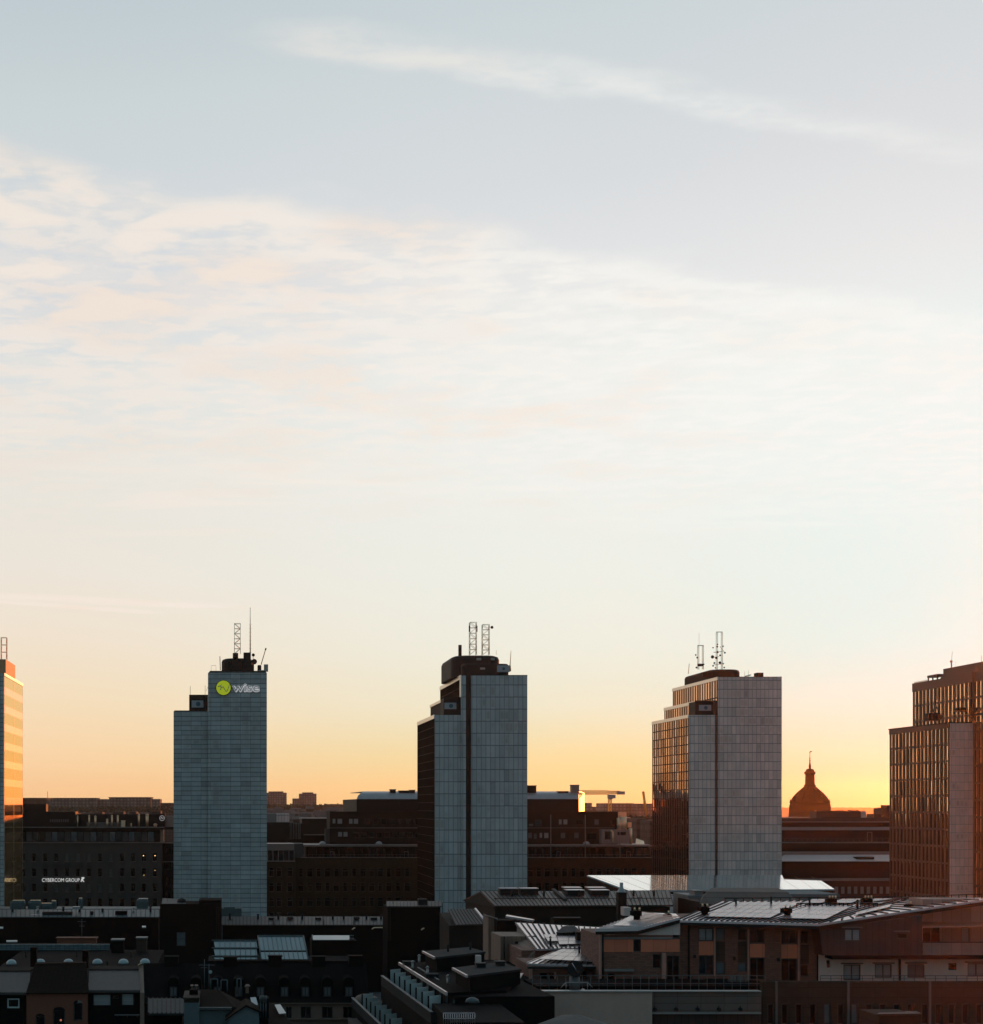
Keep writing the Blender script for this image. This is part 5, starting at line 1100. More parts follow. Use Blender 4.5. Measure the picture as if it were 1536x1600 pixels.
# upper dark cladding with two windows, white storey below, balcony at the right
Yc = 147.9
zl = Z(1493, Yc); xa_, xb_ = X(1279.5, Yc), X(1441, Yc)
wn = [(X(1319, Yc), X(1345, Yc), Z(1471, Yc), Z(1451, Yc)), (X(1401, Yc), X(1419, Yc), Z(1467, Yc), Z(1457.5, Yc))]
xs = sorted([X(1287, Yc), xb_] + [q for w in wn for q in w[:2]]); zs = [zl] + sorted([q for w in wn for q in w[2:]])
topz = lambda x_: (eR.lerp(eQ, max(0., min(1., (x_ - eR.x) / (eQ.x - eR.x))))).z - .56
cl = facade(MB(), X(1287, Yc), xb_, zl, Z(1449, Yc), Yc, 5, wn, .2)
cl.hexa([(X(1279.5, Yc), Yc, Z(1449, Yc) + .002), (xb_, Yc, Z(1449, Yc) + .002), (xb_, Yc + 5, Z(1449, Yc) + .002), (X(1279.5, Yc), Yc + 5, Z(1449, Yc) + .002)], [(xa_, Yc, topz(xa_)), (xb_, Yc, topz(xb_)), (xb_, Yc + 5, topz(xb_)), (xa_, Yc + 5, topz(xa_))])
cl.hexa([(X(1286, Yc), Yc, zl), (X(1287, Yc) - .003, Yc, zl), (X(1287, Yc) - .003, Yc + 5, zl), (X(1286, Yc), Yc + 5, zl)], [(X(1280, Yc), Yc, Z(1449, Yc)), (X(1287, Yc) - .003, Yc, Z(1449, Yc)), (X(1287, Yc) - .003, Yc + 5, Z(1449, Yc)), (X(1280, Yc), Yc + 5, Z(1449, Yc))])
cl.build('seam_cladding', m_clad, rh)
window(rh, *wn[0], Yc + .05, m_frame_dk, m_blind, fw=.12, mull=2); window(rh, *wn[1], Yc + .05, m_frame_dk, m_win_dk, fw=.1)
for q in ((1317, 1448.6, 1348, 1450.2), (1398.5, 1454.6, 1422, 1456.4)): MB().pbox(*q, Yc - .3, .29).build('window_hood', m_frame_md, rh)
MB().pbox(1300, 1493, 1690, 1499, Yc - .1, 4).build('soffit', m_blackwall, rh)
Yw = 149.6
W3 = [(1318, 1507, 1345, 1532, m_blind, dict(mull=2)), (1367, 1506.5, 1394, 1528, m_blind, dict(mull=2)), (1418, 1506.5, 1445, 1528, m_blind_dim, dict(mull=2)), (1482, 1504.5, 1495, 1516, m_win_dk), (1512, 1505, 1540, 1526, m_blind, dict(mull=2)), (1292, 1501, 1297, 1512)]
pfacade(rh, 'white_wall', m_white, 1279.5, 1499.2, 1690, 1575, Yw, 6, W3, m_frame_dk, m_win, fw=.11)
MB().box(X(1279.8, Yw), X(1299.8, Yw), Yw + .01, Yw + 4, Z(1499.2, Yw) + .003, Z(1470, Yw)).build('white_return', m_white, rh)
for q0, q1, a in ((1316, 1349, 1505.6), (1365, 1398, 1505), (1416, 1449, 1505), (1510, 1545, 1503.6)): MB().pbox(q0, a - .8, q1, a + .8, Yw - .35, .34).build('window_hood', m_frame_dk, rh)
MB().bar(P(1406, 1499, Yw - .2), P(1406, 1532, Yw - .2), .2).build('drainpipe', m_dark, rh)
MB().pbox(1292, 1500.5, 1296, 1505, Yw - .12, .11).build('wall_box', m_darkwarm, rh)
Yv = 152.4
bw = [(1442, 1449, 1469, 1475, m_win_dk, dict(mull=2)), (1502, 1449, 1516, 1475, m_blind)]
pfacade(rh, 'balcony_wall', MAT('rose_grey_panels', (.32, .21, .18), .75, grid=(.95, 40), line=.025, dark=.5, cell=.18, var=.08), 1441.2, 1405, 1690, 1500, Yv, 3, bw, m_frame_dk, m_win)
MB().slab([P(1441.5, 1448, 149.2), P(1690, 1444, 149.2), P(1690, 1439, 152.3), P(1441.5, 1441, 152.3)], .12).build('awning', m_pink, rh)
bl = MB().pbox(1442, 1473, 1690, 1492.8, 148.4, .15); bl.build('balcony_panel', MAT('balcony_sheet', (.24, .15, .13), .6, grid=(.95, 40), line=.03, dark=.45, var=.1), rh)
MB().pbox(1441.5, 1471.6, 1690, 1473, 148.3, .3).build('balcony_rail', m_dark, rh)
# left wing with the salmon band
Y = 148.2
lw = thing('apartment_house', 'salmon-banded wing with a small tilted solar roof, left of the brick and salmon penthouse row', 'house', (X(1000, Y), Y + 4, 0))
W2 = [(990, 1468, 1001, 1487, m_win_dk), (1020, 1491, 1033, 1513, m_win_dk), (1042, 1493, 1062, 1531, m_win_dk, dict(mull=2)), (950, 1521, 961, 1540, m_win_dk), (1051, 1449, 1062, 1466, m_win_dk)]
pfacade(lw, 'wall', m_brick, 937, 1461, 1062.8, 1575, Y, 8, W2, m_frame_dk, m_win_dk)
MB().hexa([(X(1000, Y), Y + .02, Z(1460.9, Y)), (X(1062.8, Y), Y + .02, Z(1460.9, Y)), (X(1062.8, Y), Y + 6, Z(1460.9, Y)), (X(1000, Y), Y + 6, Z(1460.9, Y))], [(X(1000, Y), Y + .02, Z(1453, Y)), (X(1062.8, Y), Y + .02, Z(1436.5, Y)), (X(1062.8, Y), Y + 6, Z(1436.5, Y)), (X(1000, Y), Y + 6, Z(1453, Y))]).build('white_gable', m_white, lw)
MB().pbox(943, 1468, 989.5, 1487.5, Y - .06, .058).pbox(1001.5, 1468, 1062, 1487.5, Y - .06, .058).build('salmon_band', m_orange, lw)
MB().pbox(941, 1464.5, 1051, 1467.4, Y - .16, .158).pbox(945, 1514.5, 991, 1518, Y - .5, .49).build('ledge', m_fascia, lw)
MB().pbox(1034.5, 1489, 1040.5, 1535, Y - .2, .19).build('post', m_pink, lw); MB().pbox(936.5, 1454, 940, 1530, Y - .2, .19).build('post', m_pink, lw)
MB().bar(P(942, 1453, Y - .2), P(942, 1535, Y - .2), .16).build('drainpipe', m_dark, lw)
wA, wB, wC, wD = P(930.5, 1452, 147.6), P(996.5, 1451, 147.6), P(1062, 1433.5, 148), P(1056, 1427.5, 158)
wE = P(1003, 1425.5, 158)
wr = MB().slab([wA, wB, wC, wD, wE], .22)
for k in range(14):
    a_ = wA.lerp(wE, k / 13); b_ = (wB.lerp(wC, (k / 13))); wv = Vector((0, .06, 0)); u_ = Vector((0, 0, .09))
    wr.hexa([a_ - wv, a_ + wv, b_ + wv, b_ - wv], [a_ - wv + u_, a_ + wv + u_, b_ + wv + u_, b_ - wv + u_])
wroof = wr.build('roof', m_zinc, lw)
MB().hexa([wB + Vector((0, -.1, -.55)), wC + Vector((0, -.1, -.55)), wC + Vector((0, .1, -.55)), wB + Vector((0, .1, -.55))], [wB + Vector((0, -.1, -.23)), wC + Vector((0, -.1, -.23)), wC + Vector((0, .1, -.23)), wB + Vector((0, .1, -.23))]).hexa([wA + Vector((0, -.12, -.5)), wB + Vector((0, -.12, -.5)), wB + Vector((0, .05, -.5)), wA + Vector((0, .05, -.5))], [wA + Vector((0, -.12, -.23)), wB + Vector((0, -.12, -.23)), wB + Vector((0, .05, -.23)), wA + Vector((0, .05, -.23))]).build('verge', m_darkwarm, lw)
solar('solar_array', 'slanted solar array on the small tilted roof of the salmon-banded wing', (wA.lerp(wB, .35).lerp(wE, .08), wA.lerp(wB, .97).lerp(wE, .03), wB.lerp(wD, .80), wA.lerp(wE, .86)), 3, 3)
chim(wroof, 988, 1003, 1423, 1438, 151.5, 2); chim(wroof, 1040, 1050, 1428, 1436, 152, 1)
# terrace deck and lower walls
dk = thing('terrace_block', 'dark office storeys carrying the roof terrace of the penthouse row', 'building', (X(1250, 140), 145, 0))
wd = [1199, 1221, 1243, 1265, 1287, 1308.5, 1330, 1352.5, 1374, 1396, 1418, 1440, 1461, 1482, 1503, 1525]
pfacade(dk, 'wall', m_charcoal, 1190, 1533.5, 1700, 1650, 138, .5, [(q, 1568, q + 11.5, 1601, m_blind_dim if k in (4, 6) else None) for k, q in enumerate(wd)], m_frame_dk, m_win_dk, fw=.12)
for q in (1213.5, 1326, 1453.5): MB().pbox(q - 1.6, 1533.6, q + 1.6, 1640, 137.85, .14).build('pilaster', m_frame_md, dk)
MB().pbox(1019.5, 1550, 1189.8, 1582, 136, .5).build('grey_panels', m_gpanel, dk)
MB().pbox(1019.5, 1582.3, 1189.8, 1584.5, 135.6, 5).pbox(1019.5, 1548.6, 1190, 1549.9, 135.7, .9).build('ledge', m_steel, dk)
MB().pbox(1019.5, 1584.7, 1189.8, 1650, 136.6, 8).build('lower_wall', m_clad, dk)
for k in range(5): c = P(1024 + k * 33.5, 1577.5, 135.7); MB().cyl(c, c + Vector((0, .3, 0)), .16, n=8).bar(c, c + Vector((0, .28, .3)), .05).build('spotlight', m_dark, dk)
MB().box(X(838, 137), X(1189.5, 137), 136.7, 170, 0, 20.9).box(X(1189.5, 137) + .005, X(1700, 138.6), 138.6, 170, 0, 20.895).build('deck', m_black, dk)
rl = MB()
def rail(mb, x0, x1, YY, yt, yb, step):
    n = int((x1 - x0) / step)
    for k in range(n + 1): q = x0 + (x1 - x0) * k / n; mb.bar(P(q, yb, YY), P(q, yt, YY), .05)
    mb.bar(P(x0, yt, YY), P(x1, yt, YY), .05); mb.bar(P(x0, (yt + yb) / 2, YY), P(x1, (yt + yb) / 2, YY), .04); return mb
tag(rail(MB(), 832, 1196, 140, 1524.5, 1549, 13).build('railing', m_frame_md), 'thin metal railing along the dark terrace before the brick penthouses', 'railing')
tag(rail(MB(), 1282, 1560, 143, 1524.5, 1534, 16).build('railing', m_frame_dk), 'low railing in front of the white penthouse storey', 'railing')
tag(MB().pbox(838, 1541, 1190, 1548.4, 140.5, 6).build('planter', m_black), 'long black planter edge behind the thin terrace railing', 'planter')
rnd = random.Random(5)
for lb, q, nm, cat in (('pale folded garden parasol lying by the terrace railing, before the middle doors', 1152, 'parasol', 'parasol'), ('dark terrace chair with pale legs near the first brick window', 1075, 'terrace_chair', 'chair'), ('small dark terrace table behind the railing', 1092, 'terrace_table', 'table')):
    YY = 144.5; c = P(q, 1534, YY); mb = MB()
    if nm == 'parasol':
        t = thing(nm, lb, cat, (c.x, YY, 20.9))
        for k in range(5): mb.hexa([(c.x - .9 + k * .38, YY - .3, 21.3), (c.x - .55 + k * .38, YY - .3, 21.35), (c.x - .5 + k * .38, YY + .3, 21.3), (c.x - .9 + k * .38, YY + .3, 21.3)], [(c.x - .7 + k * .33, YY - .1, 21.9 + .1 * (2 - abs(k - 2))), (c.x - .5 + k * .33, YY - .1, 21.95 + .1 * (2 - abs(k - 2))), (c.x - .5 + k * .33, YY + .1, 21.95), (c.x - .7 + k * .33, YY + .1, 21.9)])
        mb.build('canopy', m_gpanel, t); MB().bar((c.x, YY, 20.9), (c.x + .4, YY, 22.1), .08).build('pole', m_dark, t)
    elif nm == 'terrace_chair':
        t = thing(nm, lb, cat, (c.x, YY, 20.9)); MB().box(c.x - .25, c.x + .25, YY - .25, YY + .25, 21.32, 21.38).build('seat', m_dark, t); MB().box(c.x + .2, c.x + .26, YY - .25, YY + .25, 21.38, 21.85).build('backrest', m_dark, t)
        for a in (-.22, .22):
            for b in (-.22, .22): MB().bar((c.x + a, YY + b, 20.9), (c.x + a * .8, YY + b * .8, 21.32), .05).build('leg', m_steel, t)
    else:
        t = thing(nm, lb, cat, (c.x, YY, 20.9)); MB().cyl((c.x, YY, 21.6), (c.x, YY, 21.64), .5, n=16).build('tabletop', m_dark, t); MB().bar((c.x, YY, 20.9), (c.x, YY, 21.6), .1).build('leg', m_dark, t)
# grey plaster box with the fan stack
gb = thing('plaster_block', 'plain grey plaster block below the terrace, its wall blank and stained', 'building', (X(930, 135), 140, 0))
MB().pbox(838, 1550.5, 1019, 1650, 135, .6).build('wall', m_greywall, gb)
MB().pbox(837, 1548.5, 1019.3, 1550.4, 134.8, .9).build('coping', m_steel, gb)
MB().hexa([P(801.5, 1560, 147), P(838, 1575, 136), P(838.5, 1575, 140), P(803, 1560, 150)], [P(801.5, 1536, 147), P(838, 1551, 136), P(838.5, 1551, 140), P(803, 1535, 150)]).build('side_wall', m_blackwall, gb)
MB().hexa([P(801, 1535.8, 147), P(838, 1551.2, 135.7), P(840, 1551.2, 136.2), P(804, 1535.8, 147.5)], [P(801, 1533.8, 147), P(838, 1549.2, 135.7), P(840, 1549.2, 136.2), P(804, 1533.8, 147.5)]).build('side_coping', m_zinc, gb)
fs = thing('fan_stack', 'black drum fan on a mesh stack above the grey plaster block', 'vent', (X(898, 138), 138, Z(1548, 136)))
MB().cyl(P(898, 1548, 138), P(898, 1526, 138), .46, n=14).build('stack', m_frame_md, fs)
MB().cyl(P(899, 1514, 137.3), P(899, 1514, 138.4), .72, n=22).build('drum', m_dark, fs)
MB().bar(P(894, 1505, 137.2), P(903, 1520, 137.2), .07).build('brace', m_zinc, fs)
MB().cyl(P(911, 1547.5, 137), P(911, 1545, 137), .22, .1, n=10).build('lamp_cap', m_zinc, fs)
fr = MB()
for a, b in (((876, 1544), (884.5, 1535)), ((884.5, 1535), (918, 1535)), ((918, 1535), (926, 1543)), ((884.5, 1535), (884.5, 1548)), ((918, 1535), (918, 1548))): fr.bar(P(*a, 136.5), P(*b, 136.5), .07)
tag(fr.build('guard_frame', m_steel), 'bent pipe guard frame around the fan stack', 'guard rail')
tag(MB().hexa([P(835, 1604, 112), P(960, 1606, 112), P(955, 1600, 124), P(840, 1600, 124)], [P(875, 1587, 116), P(905, 1586, 116), P(904, 1585.4, 119), P(880, 1585.6, 119)]).build('hip_roof', MAT('dark_verdigris_roof', (.020, .034, .036), .6, var=.3, axis='roof', spec=.12)), 'grey-green hipped roof tip at the foot of the grey plaster wall', 'roof')
bx = thing('balcony_box', 'grey parapet box jutting left of the grey plaster block', 'balcony', (X(810, 140), 140, 10))
MB().hexa([P(781, 1561, 148), P(819, 1583, 135), P(838, 1583, 135), P(838, 1561, 148)], [P(781, 1551, 148), P(819, 1571.5, 135), P(838, 1571.5, 135), P(838, 1551, 148)]).build('parapet', m_gpanel, bx)
MB().hexa([P(785, 1555, 147.6), P(821, 1574, 135.6), P(837, 1574, 135.6), P(837, 1555, 147.6)], [P(785.5, 1550.7, 147.6), P(820.5, 1569, 135.8), P(837, 1569, 135.8), P(837, 1550.7, 147.6)]).build('deck', m_black, bx)
MB().pbox(776, 1566, 812, 1650, 142, 5).build('wall', m_cyber, bx)
hh = thing('roof_hut', 'small flat-roofed hut before the dark window row', 'roof house', P(1405, 1600, 127))
MB().slab([P(1370, 1584.5, 126), P(1440, 1583.5, 126), P(1432, 1579.5, 131), P(1376, 1580.5, 131)], .12).build('roof', m_rustroof, hh)
MB().box(X(1374, 127), X(1436, 127), 127, 131, 0, Z(1587, 127)).build('wall', m_charcoal, hh)

# --- terraced house with frosted balcony screens
te = thing('terraced_house', 'stepped dark apartment house with two rows of frosted balcony screens', 'house', (17.9, 140, 0))
xe = lambda yy: 17.2 + (156 - yy) * .053
def tb(mb, o0, o1, y0, y1, z0, z1): return mb.hexa([(xe(y0) + o0, y0, z0), (xe(y0) + o1, y0, z0), (xe(y1) + o1, y1, z0), (xe(y1) + o0, y1, z0)], [(xe(y0) + o0, y0, z1), (xe(y0) + o1, y0, z1), (xe(y1) + o1, y1, z1), (xe(y1) + o0, y1, z1)])
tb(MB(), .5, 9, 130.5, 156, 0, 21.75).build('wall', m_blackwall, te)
MB().slab([(xe(156), 156, 22), (xe(131), 131, 22), (xe(131) + 5.4, 133, 22), (xe(131) + 7.5, 139, 22), (xe(156) + 11, 158, 22)], .24).build('roof', m_black, te)
tb(MB(), -.16, .0, 131, 156, 21.76, 22.06).build('roof_edge', m_zinc, te)
lg = MB()
for o, a, b in ((.9, 140, 151), (2.2, 132, 137)): tb(lg, o, o + .12, a, b, 22.005, 22.1)
lg.build('roof_rails', m_frame_md, te)
tb(MB(), -1.9, .49, 128.5, 156, 0, 19.7).build('upper_terrace', m_blackwall, te)
pr = MB(); tb(pr, -1.9, -1.72, 128.5, 156, 19.71, 20.65); tb(pr, -1.71, .45, 128.5, 128.7, 19.71, 20.65); pr.build('upper_parapet', m_felt, te)
tb(MB(), -1.95, -1.67, 128.5, 156, 20.66, 20.72).build('parapet_cap', m_frame_md, te)
tb(MB(), -4.1, -1.91, 126, 162, 0, 16.7).build('lower_terrace', m_blackwall, te)
tb(MB(), -4.1, -3.92, 126, 162, 16.71, 17.66).build('lower_parapet', m_felt, te)
tb(MB(), -4.15, -3.87, 126, 162, 17.67, 17.73).build('parapet_cap', m_frame_md, te)
tb(MB(), -5.0, -4.11, 126, 158, 0, 16.1).build('outer_ledge', m_gpanel, te)
def screen(o0, o1, yy, z0, z1):
    def pan(a, b, d0, d1, za, zb): return MB().hexa([(xe(yy) + a, yy + d0, za), (xe(yy) + b, yy + d1, za), (xe(yy) + b, yy + d1 + .05, za), (xe(yy) + a, yy + d0 + .05, za)], [(xe(yy) + a, yy + d0, zb), (xe(yy) + b, yy + d1, zb), (xe(yy) + b, yy + d1 + .05, zb), (xe(yy) + a, yy + d0 + .05, zb)])
    s_ = pan(o0, o1, 0, .8, z0, z1).build('balcony_screen', m_screen, te)
    pan(o0 - .14, o0 - .005, -.02, .0, z0 - .1, z1 + .02).build('screen_post', m_black, s_)
    MB().hexa([(xe(yy) + o0, yy, z0 - .25), (xe(yy) + o1, yy + .8, z0 - .25), (xe(yy) + o1, yy + .86, z0 - .25), (xe(yy) + o0, yy + .06, z0 - .25)], [(xe(yy) + o0, yy, z0 - .01), (xe(yy) + o1, yy + .8, z0 - .01), (xe(yy) + o1, yy + .86, z0 - .01), (xe(yy) + o0, yy + .06, z0 - .01)]).build('screen_rail', m_black, s_)
for k in range(8): screen(-1.5, -.4, 152.5 - k * 3.02, 20.0, 21.65)
for k in range(7): screen(-3.6, -2.5, 157 - k * 3.02, 17.0, 18.65)
for k in range(8):
    yy = 151.2 - k * 3.02
    pp = MB(); tb(pp, .44, .49, yy, yy + 1.2, 19.8, 21.5); pp.build('terrace_door', m_win_dk, te)
for nm, lb, pix, z, th in (('roof_box', 'farther flat black roof box with a bright left edge, on the stepped house', [(664.5, 1486), (683, 1495.5), (757, 1487), (731, 1480)], 23.4, 1.38), ('roof_box', 'nearer flat black roof box with a bright left edge, above the ribbed lean-to', [(712, 1512), (734.5, 1524), (813, 1514), (781, 1503)], 23.4, 1.38)):
    t = thing(nm, lb, 'roof house', PZ(*pix[1], z) - Vector((0, 0, th)))
    q = [PZ(a, b, z) for a, b in pix]
    MB().slab([p_ - Vector((0, 0, .2)) for p_ in q], th - .2).build('wall', m_blackwall, t)
    cen = sum(q, Vector()) / 4; MB().slab([cen + (p_ - cen) * 1.04 for p_ in q], .19).build('roof', m_felt, t)
    MB().hexa([q[0] + Vector((-.35, 0, -.2)), q[1] + Vector((-.35, 0, -.2)), q[1] + Vector((-.17, 0, -.2)), q[0] + Vector((-.17, 0, -.2))], [q[0] + Vector((-.35, 0, .02)), q[1] + Vector((-.35, 0, .02)), q[1] + Vector((-.17, 0, .02)), q[0] + Vector((-.17, 0, .02))]).build('bright_edge', m_zinc, t)
tag(MB().box(X(744, 150), X(752, 150), 150, 150.6, 20, Z(1493, 150)).build('white_pier', m_white), 'pale upright slab beside the flat black roof house', 'pier')
kk = thing('lean_to', 'ribbed pale lean-to roof beside the grey plaster block', 'roof', P(780, 1555, 133))
ribroof(MB(), P(771, 1555, 133), P(802, 1549.5, 135), P(818, 1521.5, 150), P(746, 1527.5, 147), .15, 1, .05, .05).build('roof', m_dark, kk)
rs = MB(); a0, b0, c0_, d0 = P(771, 1555, 133), P(802, 1549.5, 135), P(818, 1521.5, 150), P(746, 1527.5, 147)
for k in range(17):
    f = (k + .2) / 17; f2 = (k + .75) / 17
    rs.slab([d0.lerp(a0, f) + Vector((0, 0, .1)), d0.lerp(a0, f2) + Vector((0, 0, .1)), c0_.lerp(b0, f2) + Vector((0, 0, .1)), c0_.lerp(b0, f) + Vector((0, 0, .1))], .08)
rs.build('ribs', m_zinc, kk)
MB().hexa([P(748, 1600, 140), P(771, 1610, 133), P(800, 1610, 135), P(800, 1600, 148)], [P(748, 1530.5, 146.5), P(771, 1557.5, 133.3), P(800, 1552, 135.3), P(800, 1530, 148)]).build('wall', m_blackwall, kk)
tag(rail(MB(), 693, 742, 119, 1583, 1600, 3.5).build('railing', m_zinc), 'short baluster railing catching light at the bottom, right of the frosted screens', 'railing')
MB_ = MB(); c = P(738, 1566, 128); MB_.lathe((c.x, c.y, c.z), [(.62, 0), (.5, .25), (.2, .4), (.02, .43)], 14); tag(MB_.build('skylight_dome', m_sheet_teal), 'small round dome in the dark yard right of the frosted screens', 'skylight')
tag(MB().box(X(690, 125), X(800, 125), 119.5, 131, 0, Z(1575, 128)).build('yard_block', m_blackwall), 'low black block filling the yard right of the frosted screens', 'building')

# --- dark rooftops at the left
def shed(name, label, px0, px1, ye, yr, Y, dep, m_roof, m_wall, n=20, hip=0.):
    t = thing(name, label, 'building', (X((px0 + px1) / 2, Y), Y + dep / 2, 0))
    ribroof(MB(), P(px0, ye, Y), P(px1, ye, Y), P(px1 - hip, yr, Y + dep), P(px0 + hip, yr, Y + dep), .2, 1).build('roof', m_roof, t)
    seams(t, m_dark, P(px0, ye, Y), P(px1, ye, Y), P(px1 - hip, yr, Y + dep), P(px0 + hip, yr, Y + dep), n, .12, .1)
    zb_ = Z(ye, Y) - .22
    MB().hexa([(X(px0, Y) + .2, Y + .4, 0), (X(px1, Y) - .2, Y + .4, 0), (X(px1, Y) - .2, Y + dep, 0), (X(px0, Y) + .2, Y + dep, 0)], [(X(px0, Y) + .2, Y + .4, zb_), (X(px1, Y) - .2, Y + .4, zb_), (X(px1, Y) - .2, Y + dep, zb_), (X(px0, Y) + .2, Y + dep, zb_)]).build('wall', m_wall, t)
    return t
s1 = shed('long_roof_house', 'long dark house with a pale streaked roof, below the grey lettered office', -40, 249, 1432.5, 1421, 330, 8, m_sheet_teal, m_blackwall, 40)
for q0, q1, a, b, m_ in ((66, 112, 1425, 1431.5, m_dark), (113, 124, 1417, 1419, m_steel), (180, 198, 1424, 1432.5, m_black), (141, 145, 1424, 1430, m_dark), (48, 62, 1429, 1431, m_zinc)):
    MB().pbox(q0, a, q1, b + 2, 332, 2).build('roof_box', m_, s1)
for k, (q0, q1, w) in enumerate(((15, 38, 1407.5), (43, 63, 1407.5), (61, 81, 1412), (79, 87, 1408), (122, 128, 1404), (213, 231, 1404.8))):
    t = thing('roof_hood', ('leftmost rounded roof hood', 'flat-topped bright roof hood', 'lower overlapping roof hood', 'small lone glinting roof hood', 'thin pipe-like roof hood', 'flat bright hood apart from the others')[k] + ' beneath the lettered grey office', 'roof hood', P((q0 + q1) / 2, 1421, 345))
    Yh_ = 345 + k
    MB().round_box(X(q0, Yh_), X(q1, Yh_), Yh_, Yh_ + 3, Z(1422, Yh_), Z(w, Yh_), min(.5, (q1 - q0) * .05), 4, .5).build('hood', m_sheet_teal, t)
    MB().pbox(q0 + (q1 - q0) * .2, w - .9, q1, w, Yh_ + .3, 1.2).build('hood_highlight', m_metal_lit if k != 5 else m_zinc, t)  # bright strip stands in for the highlight on each hood
tag(MB().box(X(-40, 347), X(252, 347), 347, 355, 0, Z(1420, 347)).build('rear_roof', m_sheet_teal), 'low grey-green roof carrying the glinting hoods below the lettered office', 'building')
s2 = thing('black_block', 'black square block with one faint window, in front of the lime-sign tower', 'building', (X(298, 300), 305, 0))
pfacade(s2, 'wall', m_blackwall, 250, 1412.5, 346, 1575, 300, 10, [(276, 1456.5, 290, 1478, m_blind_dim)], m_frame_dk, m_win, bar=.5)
MB().pbox(311, 1406.5, 346.2, 1412.4, 300.5, 8).build('roof_house', m_blackwall, s2)
MB().slab([P(253, 1412, 300.3), P(291, 1412, 300.3), P(291, 1404.5, 309), P(254, 1403.5, 309)], .1).build('roof', m_sheet_dim, s2)
MB().lathe(P(284, 1412.5, 303), [(.95, 0), (.95, .5), (.7, 1.0), (.1, 1.15)], 14).build('roof_dome', m_dark, s2)
tag(MB().box(X(345, 320), X(378, 320), 330, 334, 0, Z(1419.5, 330)).pbox(350, 1417.5, 367, 1419.4, 330.2, 2).build('roof_house', m_sheet_teal), 'small grey-green hut at the foot of the lime-sign tower', 'roof house')
s3 = shed('long_roof_house', 'long black house with a thin pale seam roof, below the brown brick office', 346.3, 606, 1445, 1432, 312, 9, m_sheet_dim, m_blackwall, 46)
for q, a in ((420, 1434), (449, 1433), (493, 1434), (553, 1433), (355, 1437), (580, 1434)): MB().pbox(q, a, q + 9, a + 3, 317, 1.5).build('roof_hatch', m_dark, s3)
for q in (428, 553, 506): MB().bar(P(q, 1445, 311.8), P(q, 1432, 319), .2).build('fire_ridge', m_dark, s3)
s4 = shed('black_block', 'black block with a pale tilted seam roof and drainpipe, before the grooved tower', 604, 690.5, 1416, 1408, 282, 9, m_sheet_dim, m_blackwall, 16)
MB().bar(P(691.3, 1411, 281.8), P(691.3, 1466, 281.8), .22).build('drainpipe', m_sheet_teal, s4)
MB().pbox(654, 1405, 668, 1414.5, 284, 2).build('roof_box', m_dark, s4)
for k, (q, w, lb) in enumerate(((552, 1451, 'tiny glint of a bent roof pipe left of the pair'), (583, 1450.5, 'longer bright bent roof pipe beside the black block'), (660, 1451.5, 'tiny bright roof pipe on the face of the black block'))):
    YY = 279 if k == 2 else 308; tag(MB().bar(P(q - 2, w + 1.4, YY), P(q + 1.5, w - 1, YY), .25).bar(P(q + 1.5, w - 1, YY), P(q + (17 if k == 1 else 3), w - 1.2, YY), .2).build('roof_pipe', m_metal_lit), lb, 'pipe')
gr = thing('glass_roof', 'stepped blue-grey glass roof in the dark yard, left of the larger one', 'glass roof', P(368, 1499, 248))
for nm, a, b in (('pane_row', 1470.5, 1480), ('pane_row', 1482.5, 1492.5), ('pane_row', 1495.5, 1498.5)):
    f0, f1 = (1498.5 - a) / 28, (1498.5 - b) / 28
    MB().slab([P(336, b, 248 + 6 * f1), P(402, b, 248 + 6 * f1), P(401, a, 248 + 6 * f0), P(334, a, 248 + 6 * f0)], .08).build(nm, m_glassroof, gr)
fr = MB()
for w in (1469.5, 1481.3, 1494): f = (1498.5 - w) / 28; fr.bar(P(331, w, 247.8 + 6 * f), P(404, w, 247.8 + 6 * f), .22)
for q in range(344, 402, 8): fr.bar(P(q, 1499, 247.9), P(q - .5, 1470, 253.8), .1)
fr.build('glazing_bars', m_sheet_teal, gr)
gr = thing('glass_roof', 'larger bright blue-grey glass roof split by one dark bar', 'glass roof', P(443, 1499, 248))
for a, b in ((1462.5, 1484.8), (1487.5, 1498.5)):
    f0, f1 = (1498.5 - a) / 28, (1498.5 - b) / 28
    MB().slab([P(403 + (b - 1462) * .14, b, 248 + 6 * f1), P(474 + (b - 1462) * .23, b, 248 + 6 * f1), P(403 + (a - 1462) * .14, a, 248 + 6 * f0) + Vector((X(474 + (a - 1462) * .23, 248 + 6 * f0) - X(403 + (a - 1462) * .14, 248 + 6 * f0), 0, 0)), P(403 + (a - 1462) * .14, a, 248 + 6 * f0)], .08).build('pane_row', m_glassroof, gr)
fr = MB().bar(P(403, 1462, 255.6), P(408, 1499, 247.8), .2).bar(P(474, 1462, 255.6), P(482, 1499, 247.8), .2).bar(P(403, 1462, 255.6), P(474, 1462, 255.6), .2)
for k in range(1, 10): fr.bar(P(403 + k * 7.1, 1462.5, 255.5), P(408 + k * 7.4, 1499, 247.9), .07)
fr.build('glazing_bars', m_sheet_teal, gr)
gr = thing('glass_roof', 'short narrow strip of glass roof right of the larger one', 'glass roof', P(520, 1468, 262))
MB().slab([P(488, 1468.4, 260), P(546, 1468.4, 260), P(546, 1461.4, 263), P(488, 1461.4, 263)], .08).build('pane_row', m_glassroof, gr)
MB().bar(P(546, 1462, 262.6), P(553, 1462, 262.6), .2).bar(P(546, 1467, 260.5), P(553, 1467, 260.5), .2).bar(P(488, 1461, 263), P(488, 1468.6, 259.9), .2).build('glazing_bars', m_sheet_teal, gr)
